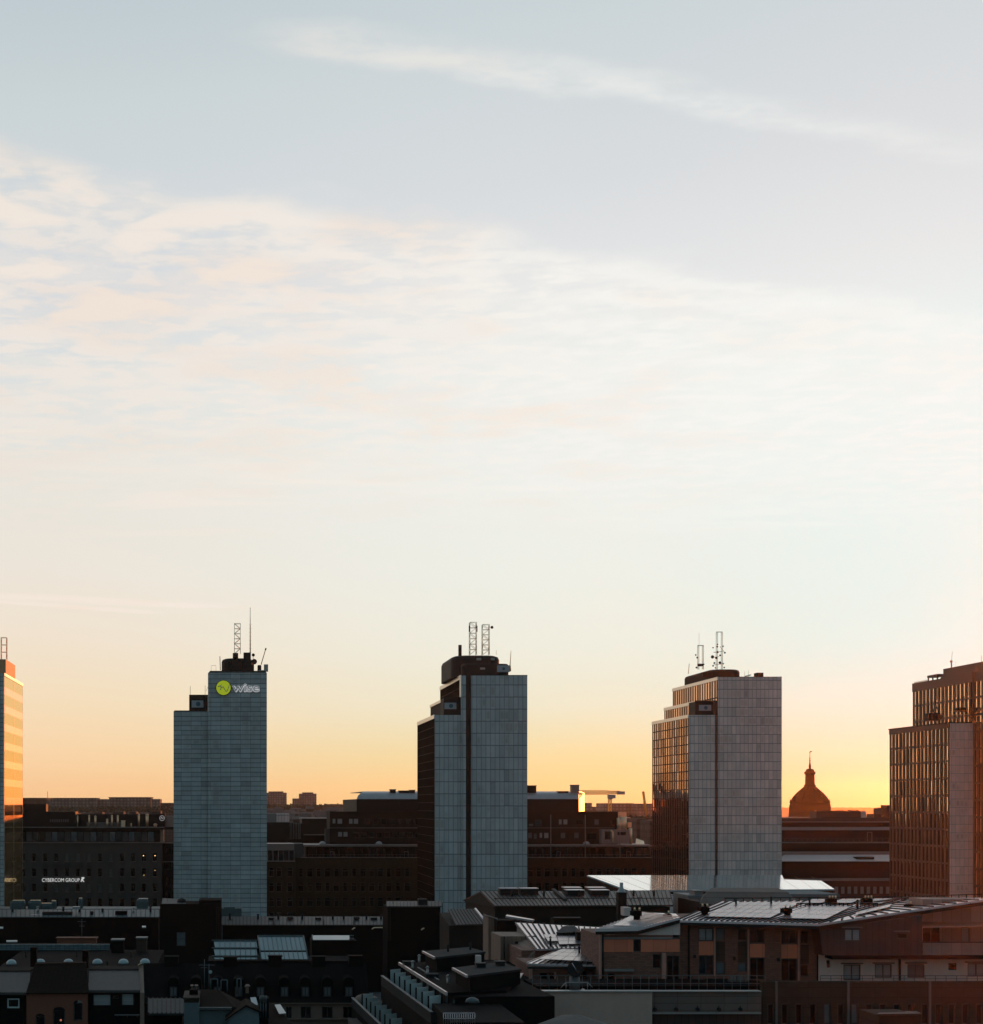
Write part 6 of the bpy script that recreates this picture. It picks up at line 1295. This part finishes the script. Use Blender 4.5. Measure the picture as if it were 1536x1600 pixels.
tag(MB().box(X(325, 247), X(560, 247), 247.5, 256, 0, 12.9).box(X(486, 262), X(556, 262), 259.8, 266, 0, Z(1469.4, 260)).build('yard_block', m_blackwall), 'low black yard building beneath the glass roofs', 'building')
s6 = thing('flat_roof_house', 'black flat-roofed house dotted with milky round skylights behind the front row', 'building', (X(110, 215), 217, 0))
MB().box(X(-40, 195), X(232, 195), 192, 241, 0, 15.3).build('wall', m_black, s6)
MB().box(X(-40, 240), X(171, 240), 240, 240.5, 15.31, Z(1475.3, 240)).build('tiled_parapet', MAT('green_tile_strip', (.07, .125, .135), .5, grid=(.7, .34), line=.05, dark=.6, cell=.2), s6)
for q, w in ((18, 1503), (63, 1502), (107, 1502), (152.3, 1502), (193, 1502), (226.5, 1501.5)):
    YY = 22.7 * 2400 / (w + 4 - 1258); c = P(q, w + 4, YY)
    tag(MB().lathe((c.x, YY, 15.302), [(.74, 0), (.72, .22), (.6, .48), (.36, .66), (.04, .72)], 18).build('skylight_dome', m_dome_sky), 'milky round dome skylight on the black flat roof', 'skylight', 'row of milky dome skylights')
tag(MB().pbox(89, 1466.5, 150, 1474.5, 251, 2).pbox(87, 1465.4, 152, 1466.5, 250.8, 2.4).box(X(92, 251), X(147, 251), 251.2, 253, 0, Z(1474.5, 251)).build('wooden_box', m_terra), 'long low brown wooden box behind the green tile strip', 'roof house')
for lb, q0, q1, a, b, m_ in (('low black shed with a pale lid right of the brown wooden box', 174, 193, 1470.5, 1487, m_blackwall), ('taller louvred shed with a pale lid, beside the black square block', 213, 229, 1467.5, 1487, m_charcoal)):
    t = thing('roof_shed', lb, 'roof house', P((q0 + q1) / 2, b, 236)); MB().box(X(q0, 236), X(q1, 236), 236, 238, 15.303, Z(a, 236)).build('wall', m_, t); MB().pbox(q0 - 1, a - 2.4, q1 + 1, a - .05, 235.8, 2.4).build('lid', m_sheet_teal, t)
for lb, q, w in (('narrow brick chimney just behind the terracotta house, at its left', 52, 1482), ('narrow brick chimney with pale cap near the middle dome skylights', 133, 1487)):
    tag(MB().box(X(q - 4.5, 214), X(q + 4.5, 214), 214, 215.2, 15.3, Z(w, 214)).box(X(q - 5.2, 214), X(q + 5.2, 214), 213.9, 215.3, Z(w, 214) + .002, Z(w - 1.4, 214)).build('brick_chimney', m_tile), lb, 'chimney')
for q0, q1, w, lb in ((10, 27, 1470, 'tiny lit rooflight at the far left below the streaked roof'), (222, 228, 1447.5, 'tiny lit rooflight left of the black square block'), (0, 5, 1449, 'tiny lit rooflight at the very left edge below the streaked roof')):
    YY = 262; tag(MB().slab([P(q0, w + 1, YY), P(q1, w + 1, YY), P(q1, w - 1, YY + 1.4), P(q0, w - 1, YY + 1.4)], .15).build('rooflight', m_dome_sky), lb, 'skylight')
aw = MB().bar(P(128, 1472, 250), P(128, 1436, 250), .09).bar(P(121, 1440, 250), P(134, 1440, 250), .07).bar(P(124, 1447, 250), P(132, 1447, 250), .07)
tag(aw.build('tv_aerial', m_frame_md), 'thin television aerial above the brown wooden box', 'antenna')

# front row of small houses
Y = 130.
f1 = thing('town_house', 'leftmost front house with a grey slanting roof and one pale-framed window', 'house', (X(15, Y), Y + 4, 0))
ribroof(MB(), P(-30, 1551, Y), P(45, 1551, Y), P(46.5, 1519, Y + 5.5), P(-30, 1519, Y + 5.5), .2, 22, .06, .06).build('roof', m_sheet_dim, f1)
MB().pbox(-30, 1516.5, 47.5, 1519.5, Y + 5.6, 3).build('ridge_wall', m_blackwall, f1)
pfacade(f1, 'wall', m_blackwall, -30, 1553, 41, 1650, Y + .5, 7, [(11, 1560, 30.5, 1575.5)], m_screen, m_win_dk, fw=.12)
f2 = thing('town_house', 'terracotta front house with arched windows under a tall brown roof', 'house', (X(90, Y), Y + 4, 0))
MB().hexa([P(40, 1553, Y - .3), P(139, 1551, Y - .3), P(139, 1545, Y + 9), P(42, 1545, Y + 9)], [P(55, 1506, Y + 4.6), P(135, 1504, Y + 4.6), P(134, 1503, Y + 7), P(56, 1504.5, Y + 7)]).build('roof', m_tile, f2)
MB().hexa([P(58, 1506, Y + 4.5), P(130, 1504.4, Y + 4.5), P(130, 1504.4, Y + 5.4), P(58, 1506, Y + 5.4)], [P(58, 1503.4, Y + 4.5), P(130, 1502.2, Y + 4.5), P(130, 1502.2, Y + 5.4), P(58, 1503.4, Y + 5.4)]).build('ridge_cap', MAT('ridge_tiles', (.13, .06, .045), .8), f2)
aw_ = [(56, 1588, 70, 1640), (83, 1579, 101.5, 1640), (115, 1567, 129, 1595)]
pfacade(f2, 'wall', m_terra, 41.3, 1553, 137, 1650, Y, 8, aw_, m_frame_dk, m_win_dk, rev=.3)
for a, b, c_, d_ in aw_:
    lu = MB(); n = 8; x0, x1, zz = X(a, Y), X(c_, Y), Z(b, Y); r_ = (x1 - x0) / 2; hh = r_ * .62
    prof = [((x0 + x1) / 2 - math.cos(math.pi * i / n) * r_, zz + math.sin(math.pi * i / n) * hh) for i in range(n + 1)]
    for i in range(n): lu.hexa([(prof[i][0], Y - .02, zz), (prof[i + 1][0], Y - .02, zz), (prof[i + 1][0], Y - .004, zz), (prof[i][0], Y - .004, zz)], [(prof[i][0], Y - .02, prof[i][1] + .001), (prof[i + 1][0], Y - .02, prof[i + 1][1] + .001), (prof[i + 1][0], Y - .004, prof[i + 1][1] + .001), (prof[i][0], Y - .004, prof[i][1] + .001)])
    lu.build('window_arch', m_win_dk, f2)
MB().cyl(P(95, 1594, Y + .05), P(95, 1594, Y + .12), .09, n=10).build('room_lamp', MAT('lamp_off', (.1, .05, .03), .5) if False else EMIT('dim_red_lamp', (1., .30, .18), .35), f2)
MB().pbox(40.5, 1551.4, 138, 1553, Y - .25, .6).build('eave', m_tile, f2)
f3 = thing('town_house', 'front house with a grey slanting roof over two pale blinds, right of the terracotta one', 'house', (X(178, Y), Y + 4, 0))
ribroof(MB(), P(139, 1547.5, Y), P(218, 1547.5, Y), P(216, 1517, Y + 5.5), P(140, 1517, Y + 5.5), .2, 24, .06, .06).build('roof', m_sheet_dim, f3)
MB().pbox(139, 1514.6, 216, 1517.5, Y + 5.6, 3).build('ridge_wall', m_blackwall, f3)
pfacade(f3, 'wall', m_blackwall, 137.3, 1549.5, 218.5, 1650, Y + .5, 7, [(145.5, 1554, 173, 1571.5, m_blind), (190, 1553, 209, 1571, m_blind), (177, 1556, 186, 1560.5)], m_frame_dk, m_win_dk, fw=.05)
rl = MB().bar(P(179, 1586, Y - .3), P(218, 1586, Y - .3), .1)
for q in (184, 199, 214): rl.bar(P(q, 1586, Y - .3), P(q, 1588.5, Y + .45), .08)
rl.build('wall_rail', m_frame_md, f3)
tag(MB().hexa([P(218.8, 1650, Y - .2), P(225.5, 1650, Y - .2), P(225.5, 1640, Y + 8), P(218.8, 1640, Y + 8)], [P(218.8, 1551, Y - .2), P(225.5, 1551, Y - .2), P(223.5, 1508, Y + 7), P(216.5, 1508, Y + 7)]).build('fire_wall', m_pinkwall), 'thin brownish fire wall at the right end of the front row', 'wall')
tag(MB().hexa([P(215.6, 1508.6, Y + 6), P(222, 1505.5, Y + 6), P(222, 1505.5, Y + 7.4), P(215.6, 1508.6, Y + 7.4)], [P(215.6, 1506.6, Y + 6), P(222, 1503.4, Y + 6), P(222, 1503.4, Y + 7.4), P(215.6, 1506.6, Y + 7.4)]).build('metal_cowl', m_metal_lit), 'small lit metal cowl above the thin fire wall', 'chimney cowl')
sh = shed('garden_shed', 'grey-green ribbed shed roof between the front row and the grey-blue house', 232, 288, 1583.5, 1560, 146, 6, MAT('dark_green_sheet', (.022, .036, .036), .6, var=.25, axis='roof', spec=.15), m_blackwall, 8)
# grey-blue house with gable
Y = 140.
f4 = thing('gable_house', 'grey-blue house with a brown roof, a small front gable and a wide chimney', 'house', (X(345, Y), Y + 4, 0))
MB().pbox(287.5, 1567, 311, 1650, Y - 1, 5).build('end_wall', m_tealwall, f4)
MB().pbox(286, 1558.6, 311.5, 1561.5, Y - 1.1, 5.2).pbox(287.5, 1561.6, 311, 1566.9, Y - .9, 4.8).build('end_coping', m_charcoal, f4)
MB().slab([P(311.2, 1574, Y), P(366, 1574, Y), P(343, 1546.5, Y + 6), P(311.2, 1545.5, Y + 6)], .18).slab([P(366, 1574, Y), P(390, 1572, Y + 6), P(343, 1546.5, Y + 6)], .18).build('roof', m_tile, f4)
MB().pbox(311.2, 1574.2, 362, 1577.5, Y - .25, .3).build('gutter', m_sheet_teal, f4)
MB().pbox(311.3, 1579, 362, 1650, Y + .3, 6).build('wall', m_tealwall, f4)
ga, gb_, gc = P(357, 1590, Y - 2), P(384.5, 1571.5, Y - 2), P(405, 1580, Y - 2)
MB().hexa([(ga.x, Y - 2, 0), (gb_.x, Y - 2, 0), (gc.x, Y - 2, 0), (gc.x, Y + 3, 0), (gb_.x, Y + 3, 0), (ga.x, Y + 3, 0)], [ga, gb_, gc, (gc.x, Y + 3, gc.z), (gb_.x, Y + 3, gb_.z), (ga.x, Y + 3, ga.z)]).build('front_gable', m_tealwall, f4)
o_ = Vector((0, 0, .05)); MB().slab([ga + Vector((-.3, -.3, -.15)) + o_, gb_ + Vector((0, -.3, .05)) + o_, Vector((gb_.x, Y + 3, gb_.z)) + o_, Vector((ga.x - .3, Y + 3, ga.z - .15)) + o_], .14).build('gable_roof', m_tile, f4)
MB().slab([gb_ + Vector((0.01, -.3, .05)) + o_, gc + Vector((.3, -.3, -.1)) + o_, Vector((gc.x + .3, Y + 3, gc.z - .1)) + o_, Vector((gb_.x + .01, Y + 3, gb_.z)) + o_], .14).build('gable_roof', m_tile, f4)
MB().pbox(405.5, 1560, 420, 1650, Y - 1.5, 1.8).build('chimney', m_blackwall, f4)
pp = MB()
for q in (407.5, 411.5, 415.5): pp.cyl(P(q, 1566, Y - 1.7), P(q, 1556, Y - 1.7), .1, n=8).bar(P(q, 1566, Y - 1.7), P(q, 1590, Y - 1.7), .12)
pp.build('flue_pipes', m_sheet_teal, f4)
MB().slab([P(394, 1571, Y + 1), P(403, 1570, Y + 1), P(400, 1558, Y + 3), P(391, 1558.5, Y + 3)], .1).build('roof_window', m_glassroof, f4)
MB().slab([P(419.5, 1607, Y - 4), P(466, 1610, Y - 4), P(432, 1572, Y + 4), P(420, 1565, Y + 4)], .18).build('right_roof', m_tile, f4)
MB().slab([P(436, 1590, Y + .2), P(447, 1589, Y + .2), P(438, 1575, Y + 3.2), P(429, 1575.5, Y + 3.2)], .06).build('roof_window', m_glassroof, f4).location.z += .35
MB().pbox(296, 1547, 309, 1558.5, Y + 1, 1.2).build('chimney', m_tile, f4)
MB().pbox(297.5, 1540, 302, 1541.5, Y + 1, .8).pbox(304, 1540, 309.5, 1541.5, Y + 1, .8).pbox(299, 1541.5, 300.5, 1547, Y + 1.2, .2).pbox(306, 1541.5, 307.5, 1547, Y + 1.2, .2).build('chimney_hood', m_pinkwall, f4)
ar = thing('tv_aerial', 'tall twin-pole television aerial with a small dish above the brown roof', 'antenna', P(323, 1547, Y + 5.5))
Ya = Y + 5.5
MB().bar(P(319.5, 1547, Ya), P(319.5, 1499, Ya), .07).bar(P(326.5, 1547, Ya), P(326.5, 1506.5, Ya), .07).build('poles', m_frame_md, ar)
MB().bar(P(311, 1508, Ya), P(336, 1508, Ya), .05).bar(P(314, 1512, Ya), P(324, 1512, Ya), .04).build('crossbars', m_frame_md, ar)
dish(ar, 328.8, 1518.5, Ya - .2, .17, m_dome_sky)
for lb, a, b, c_, d_ in (('first bent vent pipe on the brown roof ridge', 329, 340, 1530, 1546), ('broader bent vent pipe on the brown roof ridge', 345.5, 355, 1531.5, 1548), ('last upright vent pipe pair on the brown roof ridge', 370.5, 376.5, 1529.5, 1554)):
    tag(MB().bar(P(a, d_, Ya), P(a, c_, Ya), .13).bar(P(a, c_, Ya), P(b, c_, Ya), .13).bar(P(b, c_, Ya), P(b, d_ + 3, Ya), .13).build('vent_pipe', m_sheet_teal), lb, 'vent pipe')
tag(MB().slab([P(382, 1541, Ya), P(391, 1540.5, Ya), P(388.5, 1537.5, Ya + .6), P(384.5, 1537.8, Ya + .6)], .1).pbox(384, 1541, 389, 1552, Ya + .1, .5).build('chimney_hood', m_pinkwall), 'small hooded chimney right of the vent pipes', 'chimney')
# mansard house
Y = 170.
mh = thing('mansard_house', 'wide black mansard house with faint dormer windows over a pale pink wall', 'house', (X(420, Y), Y + 5, 0))
MB().hexa([P(225, 1567, Y), P(578, 1567, Y), P(578, 1567, Y + 14), P(225, 1567, Y + 14)], [P(225, 1505, Y + 5), P(572, 1505, Y + 5), P(572, 1505, Y + 12), P(225, 1505, Y + 12)]).build('roof', m_blackwall, mh)
for q in (271, 306, 340, 373, 407, 444.5, 477, 511.5, 545):
    dm = MB(); n = 6; yy = Y + .7
    x0, x1 = X(q - 8.5, yy), X(q + 8.5, yy); zb_, zz = Z(1559, yy), Z(1534, yy)
    dm.box(x0, x1, yy, yy + 4, zb_, zz)
    for i in range(n):
        w0, w1 = math.pi * i / n, math.pi * (i + 1) / n; cx, r_ = (x0 + x1) / 2, (x1 - x0) / 2
        dm.hexa([(cx - math.cos(w0) * r_, yy - .1, zz + .002), (cx - math.cos(w1) * r_, yy - .1, zz + .002), (cx - math.cos(w1) * r_, yy + 4, zz + .002), (cx - math.cos(w0) * r_, yy + 4, zz + .002)], [(cx - math.cos(w0) * r_, yy - .1, zz + .01 + math.sin(w0) * .5), (cx - math.cos(w1) * r_, yy - .1, zz + .01 + math.sin(w1) * .5), (cx - math.cos(w1) * r_, yy + 4, zz + .01 + math.sin(w1) * .5), (cx - math.cos(w0) * r_, yy + 4, zz + .01 + math.sin(w0) * .5)])
    d_ob = dm.build('dormer', m_black, mh)
    window(d_ob, X(q - 5.8, yy), X(q + 5.8, yy), Z(1557, yy), Z(1542, yy), yy - .12, m_frame_dk, m_blind_dim, fw=.12, mull=2, name='dormer_window')
pfacade(mh, 'wall', m_pinkwall, 425, 1568.5, 580, 1592, Y + .3, 9, [(447, 1573, 456, 1591), (470, 1573, 486, 1591), (503, 1573, 520, 1591), (536, 1573, 552, 1591)], m_frame_dk, m_win_dk, mull=2)
MB().pbox(424, 1567.2, 581, 1568.4, Y - .1, 3).pbox(425, 1592.1, 581, 1593.4, Y - .05, 3).build('string_course', m_pinkwall, mh)
pfacade(mh, 'lower_wall', m_pinkwall, 225, 1593.5, 580, 1650, Y + .35, 9, [(470, 1600, 486, 1620), (503, 1600, 520, 1620), (536, 1600, 552, 1620)], m_frame_dk, m_win_dk)
MB().box(X(225, Y + .3), X(425, Y + .3) - .02, Y + .3, Y + 9, 0, Z(1568.5, Y + .3)).build('side_wall', m_blackwall, mh)
tag(MB().lathe((X(573, 160), 161, 0), [(1.35, Z(1570, 160)), (1.3, Z(1564, 160)), (1.0, Z(1558.5, 160)), (.5, Z(1555.5, 160)), (.05, Z(1554.8, 160))], 16).build('round_dormer', m_pinkwall), 'small round pink-topped dormer left of the lower frosted screens', 'dormer')
# ------------------------------------------------------------------ small fittings on the roofs
rv = random.Random(21)
def cowl(px, py, YY, h, r, mat, label, group, name='roof_vent', cat='roof vent'):
    c = P(px, py, YY); mb = MB().cyl(c - Vector((0, 0, .4)), c + Vector((0, 0, h)), r, n=10).cyl(c + Vector((0, 0, h + .04)), c + Vector((0, 0, h + .22)), r * 1.7, r * .5, 10)
    return tag(mb.build(name, mat), label, cat, group)
def hatch(px, py, YY, w, d, h, mat, label, group, name='roof_hatch', cat='roof hatch'):
    c = P(px, py, YY); mb = MB().box(c.x - w / 2, c.x + w / 2, YY, YY + d, c.z - .4, c.z + h).box(c.x - w / 2 - .08, c.x + w / 2 + .08, YY - .08, YY + d + .08, c.z + h + .003, c.z + h + .1)
    return tag(mb.build(name, mat), label, cat, group)
for px in (362, 402, 437, 470, 520, 541, 572, 593): cowl(px + rv.uniform(-4, 4), 1435.5, 318, rv.uniform(.5, 1.1), .22, m_dark, 'small dark vent cowl on the thin pale seam roof below the brown office', 'vents on the thin seam roof')
for px in (22, 55, 96, 128, 160, 205, 238): cowl(px + rv.uniform(-4, 4), 1425, 335.5, rv.uniform(.5, 1.2), .24, m_steel if px % 2 else m_dark, 'small vent cowl on the pale streaked roof below the lettered office', 'vents on the streaked roof')
for px in (800, 850, 905, 990, 1022): cowl(px, 1400, 238.5, .7, .16, m_dark, 'thin vent pipe on the seam roof of the long hall', 'vents on the long hall')
for px, py in ((645, 1513), (668, 1522), (700, 1536), (690, 1512), (655, 1503)): 
    c = PZ(px, py, 22); cowl(px, py, c.y, .55, .12, m_steel, 'little metal vent on the flat black roof behind the frosted screens', 'vents on the stepped house')
for px, py in ((676, 1528), (640, 1508)):
    c = PZ(px, py, 22); hatch(px, py, c.y, 1.1, 1.2, .25, m_felt, 'low flat hatch on the black roof behind the frosted screens', 'hatches on the stepped house')
for px, py in ((700, 1486.5), (735, 1484)):
    c = PZ(px, py, 23.4); cowl(px, py, c.y, .5, .13, m_dark, 'short vent on the farther flat roof box', 'vents on the farther roof box')
for px, py in ((752, 1512), (782, 1509)):
    c = PZ(px, py, 23.4); hatch(px, py, c.y, .8, .8, .3, m_dark, 'small box vent on the nearer flat roof box', 'vents on the nearer roof box')
for px, py in ((40, 1496), (82, 1513), (120, 1495), (168, 1512), (205, 1496), (180, 1522)):
    c = PZ(px, py, 15.3); cowl(px, py, c.y, .7, .16, m_charcoal, 'thin dark vent among the milky dome skylights', 'vents on the black flat roof')
for px, py in ((268, 1511), (360, 1512), (430, 1510), (498, 1511), (556, 1510)):
    hatch(px, py, 174.5, 1.5, 1.2, 1.1, m_blackwall, 'black chimney stump along the top of the mansard roof', 'chimneys on the mansard roof', 'chimney', 'chimney')
for a, b, lb in (((608, 1419), (608, 1470), 'thin cable ladder down the left face of the black block before the grooved tower'), ((340, 1418), (340, 1470), 'thin ladder down the right side of the black square block')):
    YY = 281.5 if a[0] > 500 else 299.6; mb = MB()
    for q in (-2, 2): mb.bar(P(a[0] + q, a[1], YY), P(b[0] + q, b[1], YY), .06)
    for k in range(16): w = a[1] + (b[1] - a[1]) * k / 15; mb.bar(P(a[0] - 2, w, YY), P(a[0] + 2, w, YY), .05)
    tag(mb.build('ladder', m_charcoal), lb, 'ladder')
for px, lb in ((614, 'bare aerial pole at the left corner of the black block before the grooved tower'), (262, 'bare aerial pole at the left corner of the black square block'), (588, 'forked aerial on the thin seam roof beside the black block')):
    YY = {614: 286, 262: 304, 588: 318}[px]; yb = {614: 1412, 262: 1409, 588: 1436}[px]
    tag(MB().bar(P(px, yb, YY), P(px, yb - 17, YY), .08).bar(P(px - 4, yb - 15, YY), P(px + 4, yb - 15, YY), .05).bar(P(px - 3, yb - 12, YY), P(px + 3, yb - 12, YY), .05).build('tv_aerial', m_dark), lb, 'antenna')
for k, (px, py, YY) in enumerate(((860, 1474, 162), (925, 1468, 166), (905, 1490, 157), (1205, 1412, 160), (1265, 1413, 159), (1340, 1417, 157), (1150, 1414, 160))):
    cowl(px, py, YY, .55, .1, m_dark, 'slim dark vent pipe between the solar panels of the foreground roofs', 'vents among the solar panels')
tag(MB().bar(P(1000, 1424, 156), P(1000, 1399, 156), .05).bar(P(996, 1402, 156), P(1004, 1402, 156), .04).bar(P(997, 1406, 156), P(1003, 1406, 156), .04).build('tv_aerial', m_dark), 'thin television aerial on the tilted roof of the salmon-banded wing', 'antenna')
# ------------------------------------------------------------------ air
def haze():
    m_, g = new_mat('evening_haze')
    pv = g.n('ShaderNodeVolumePrincipled'); pv.inputs['Color'].default_value = (.98, .74, .55, 1)
    pv.inputs['Density'].default_value = 3.9e-5; pv.inputs['Anisotropy'].default_value = .85
    o = g.n('ShaderNodeOutputMaterial'); g.put(o.inputs['Volume'], pv.outputs[0])
    h = MB().box(-2700, 4300, -300, 6500, -1, 125).build('haze', m_); h['kind'] = 'stuff'
    tag(h, 'thin warm evening haze lying over the whole city', None)
haze()
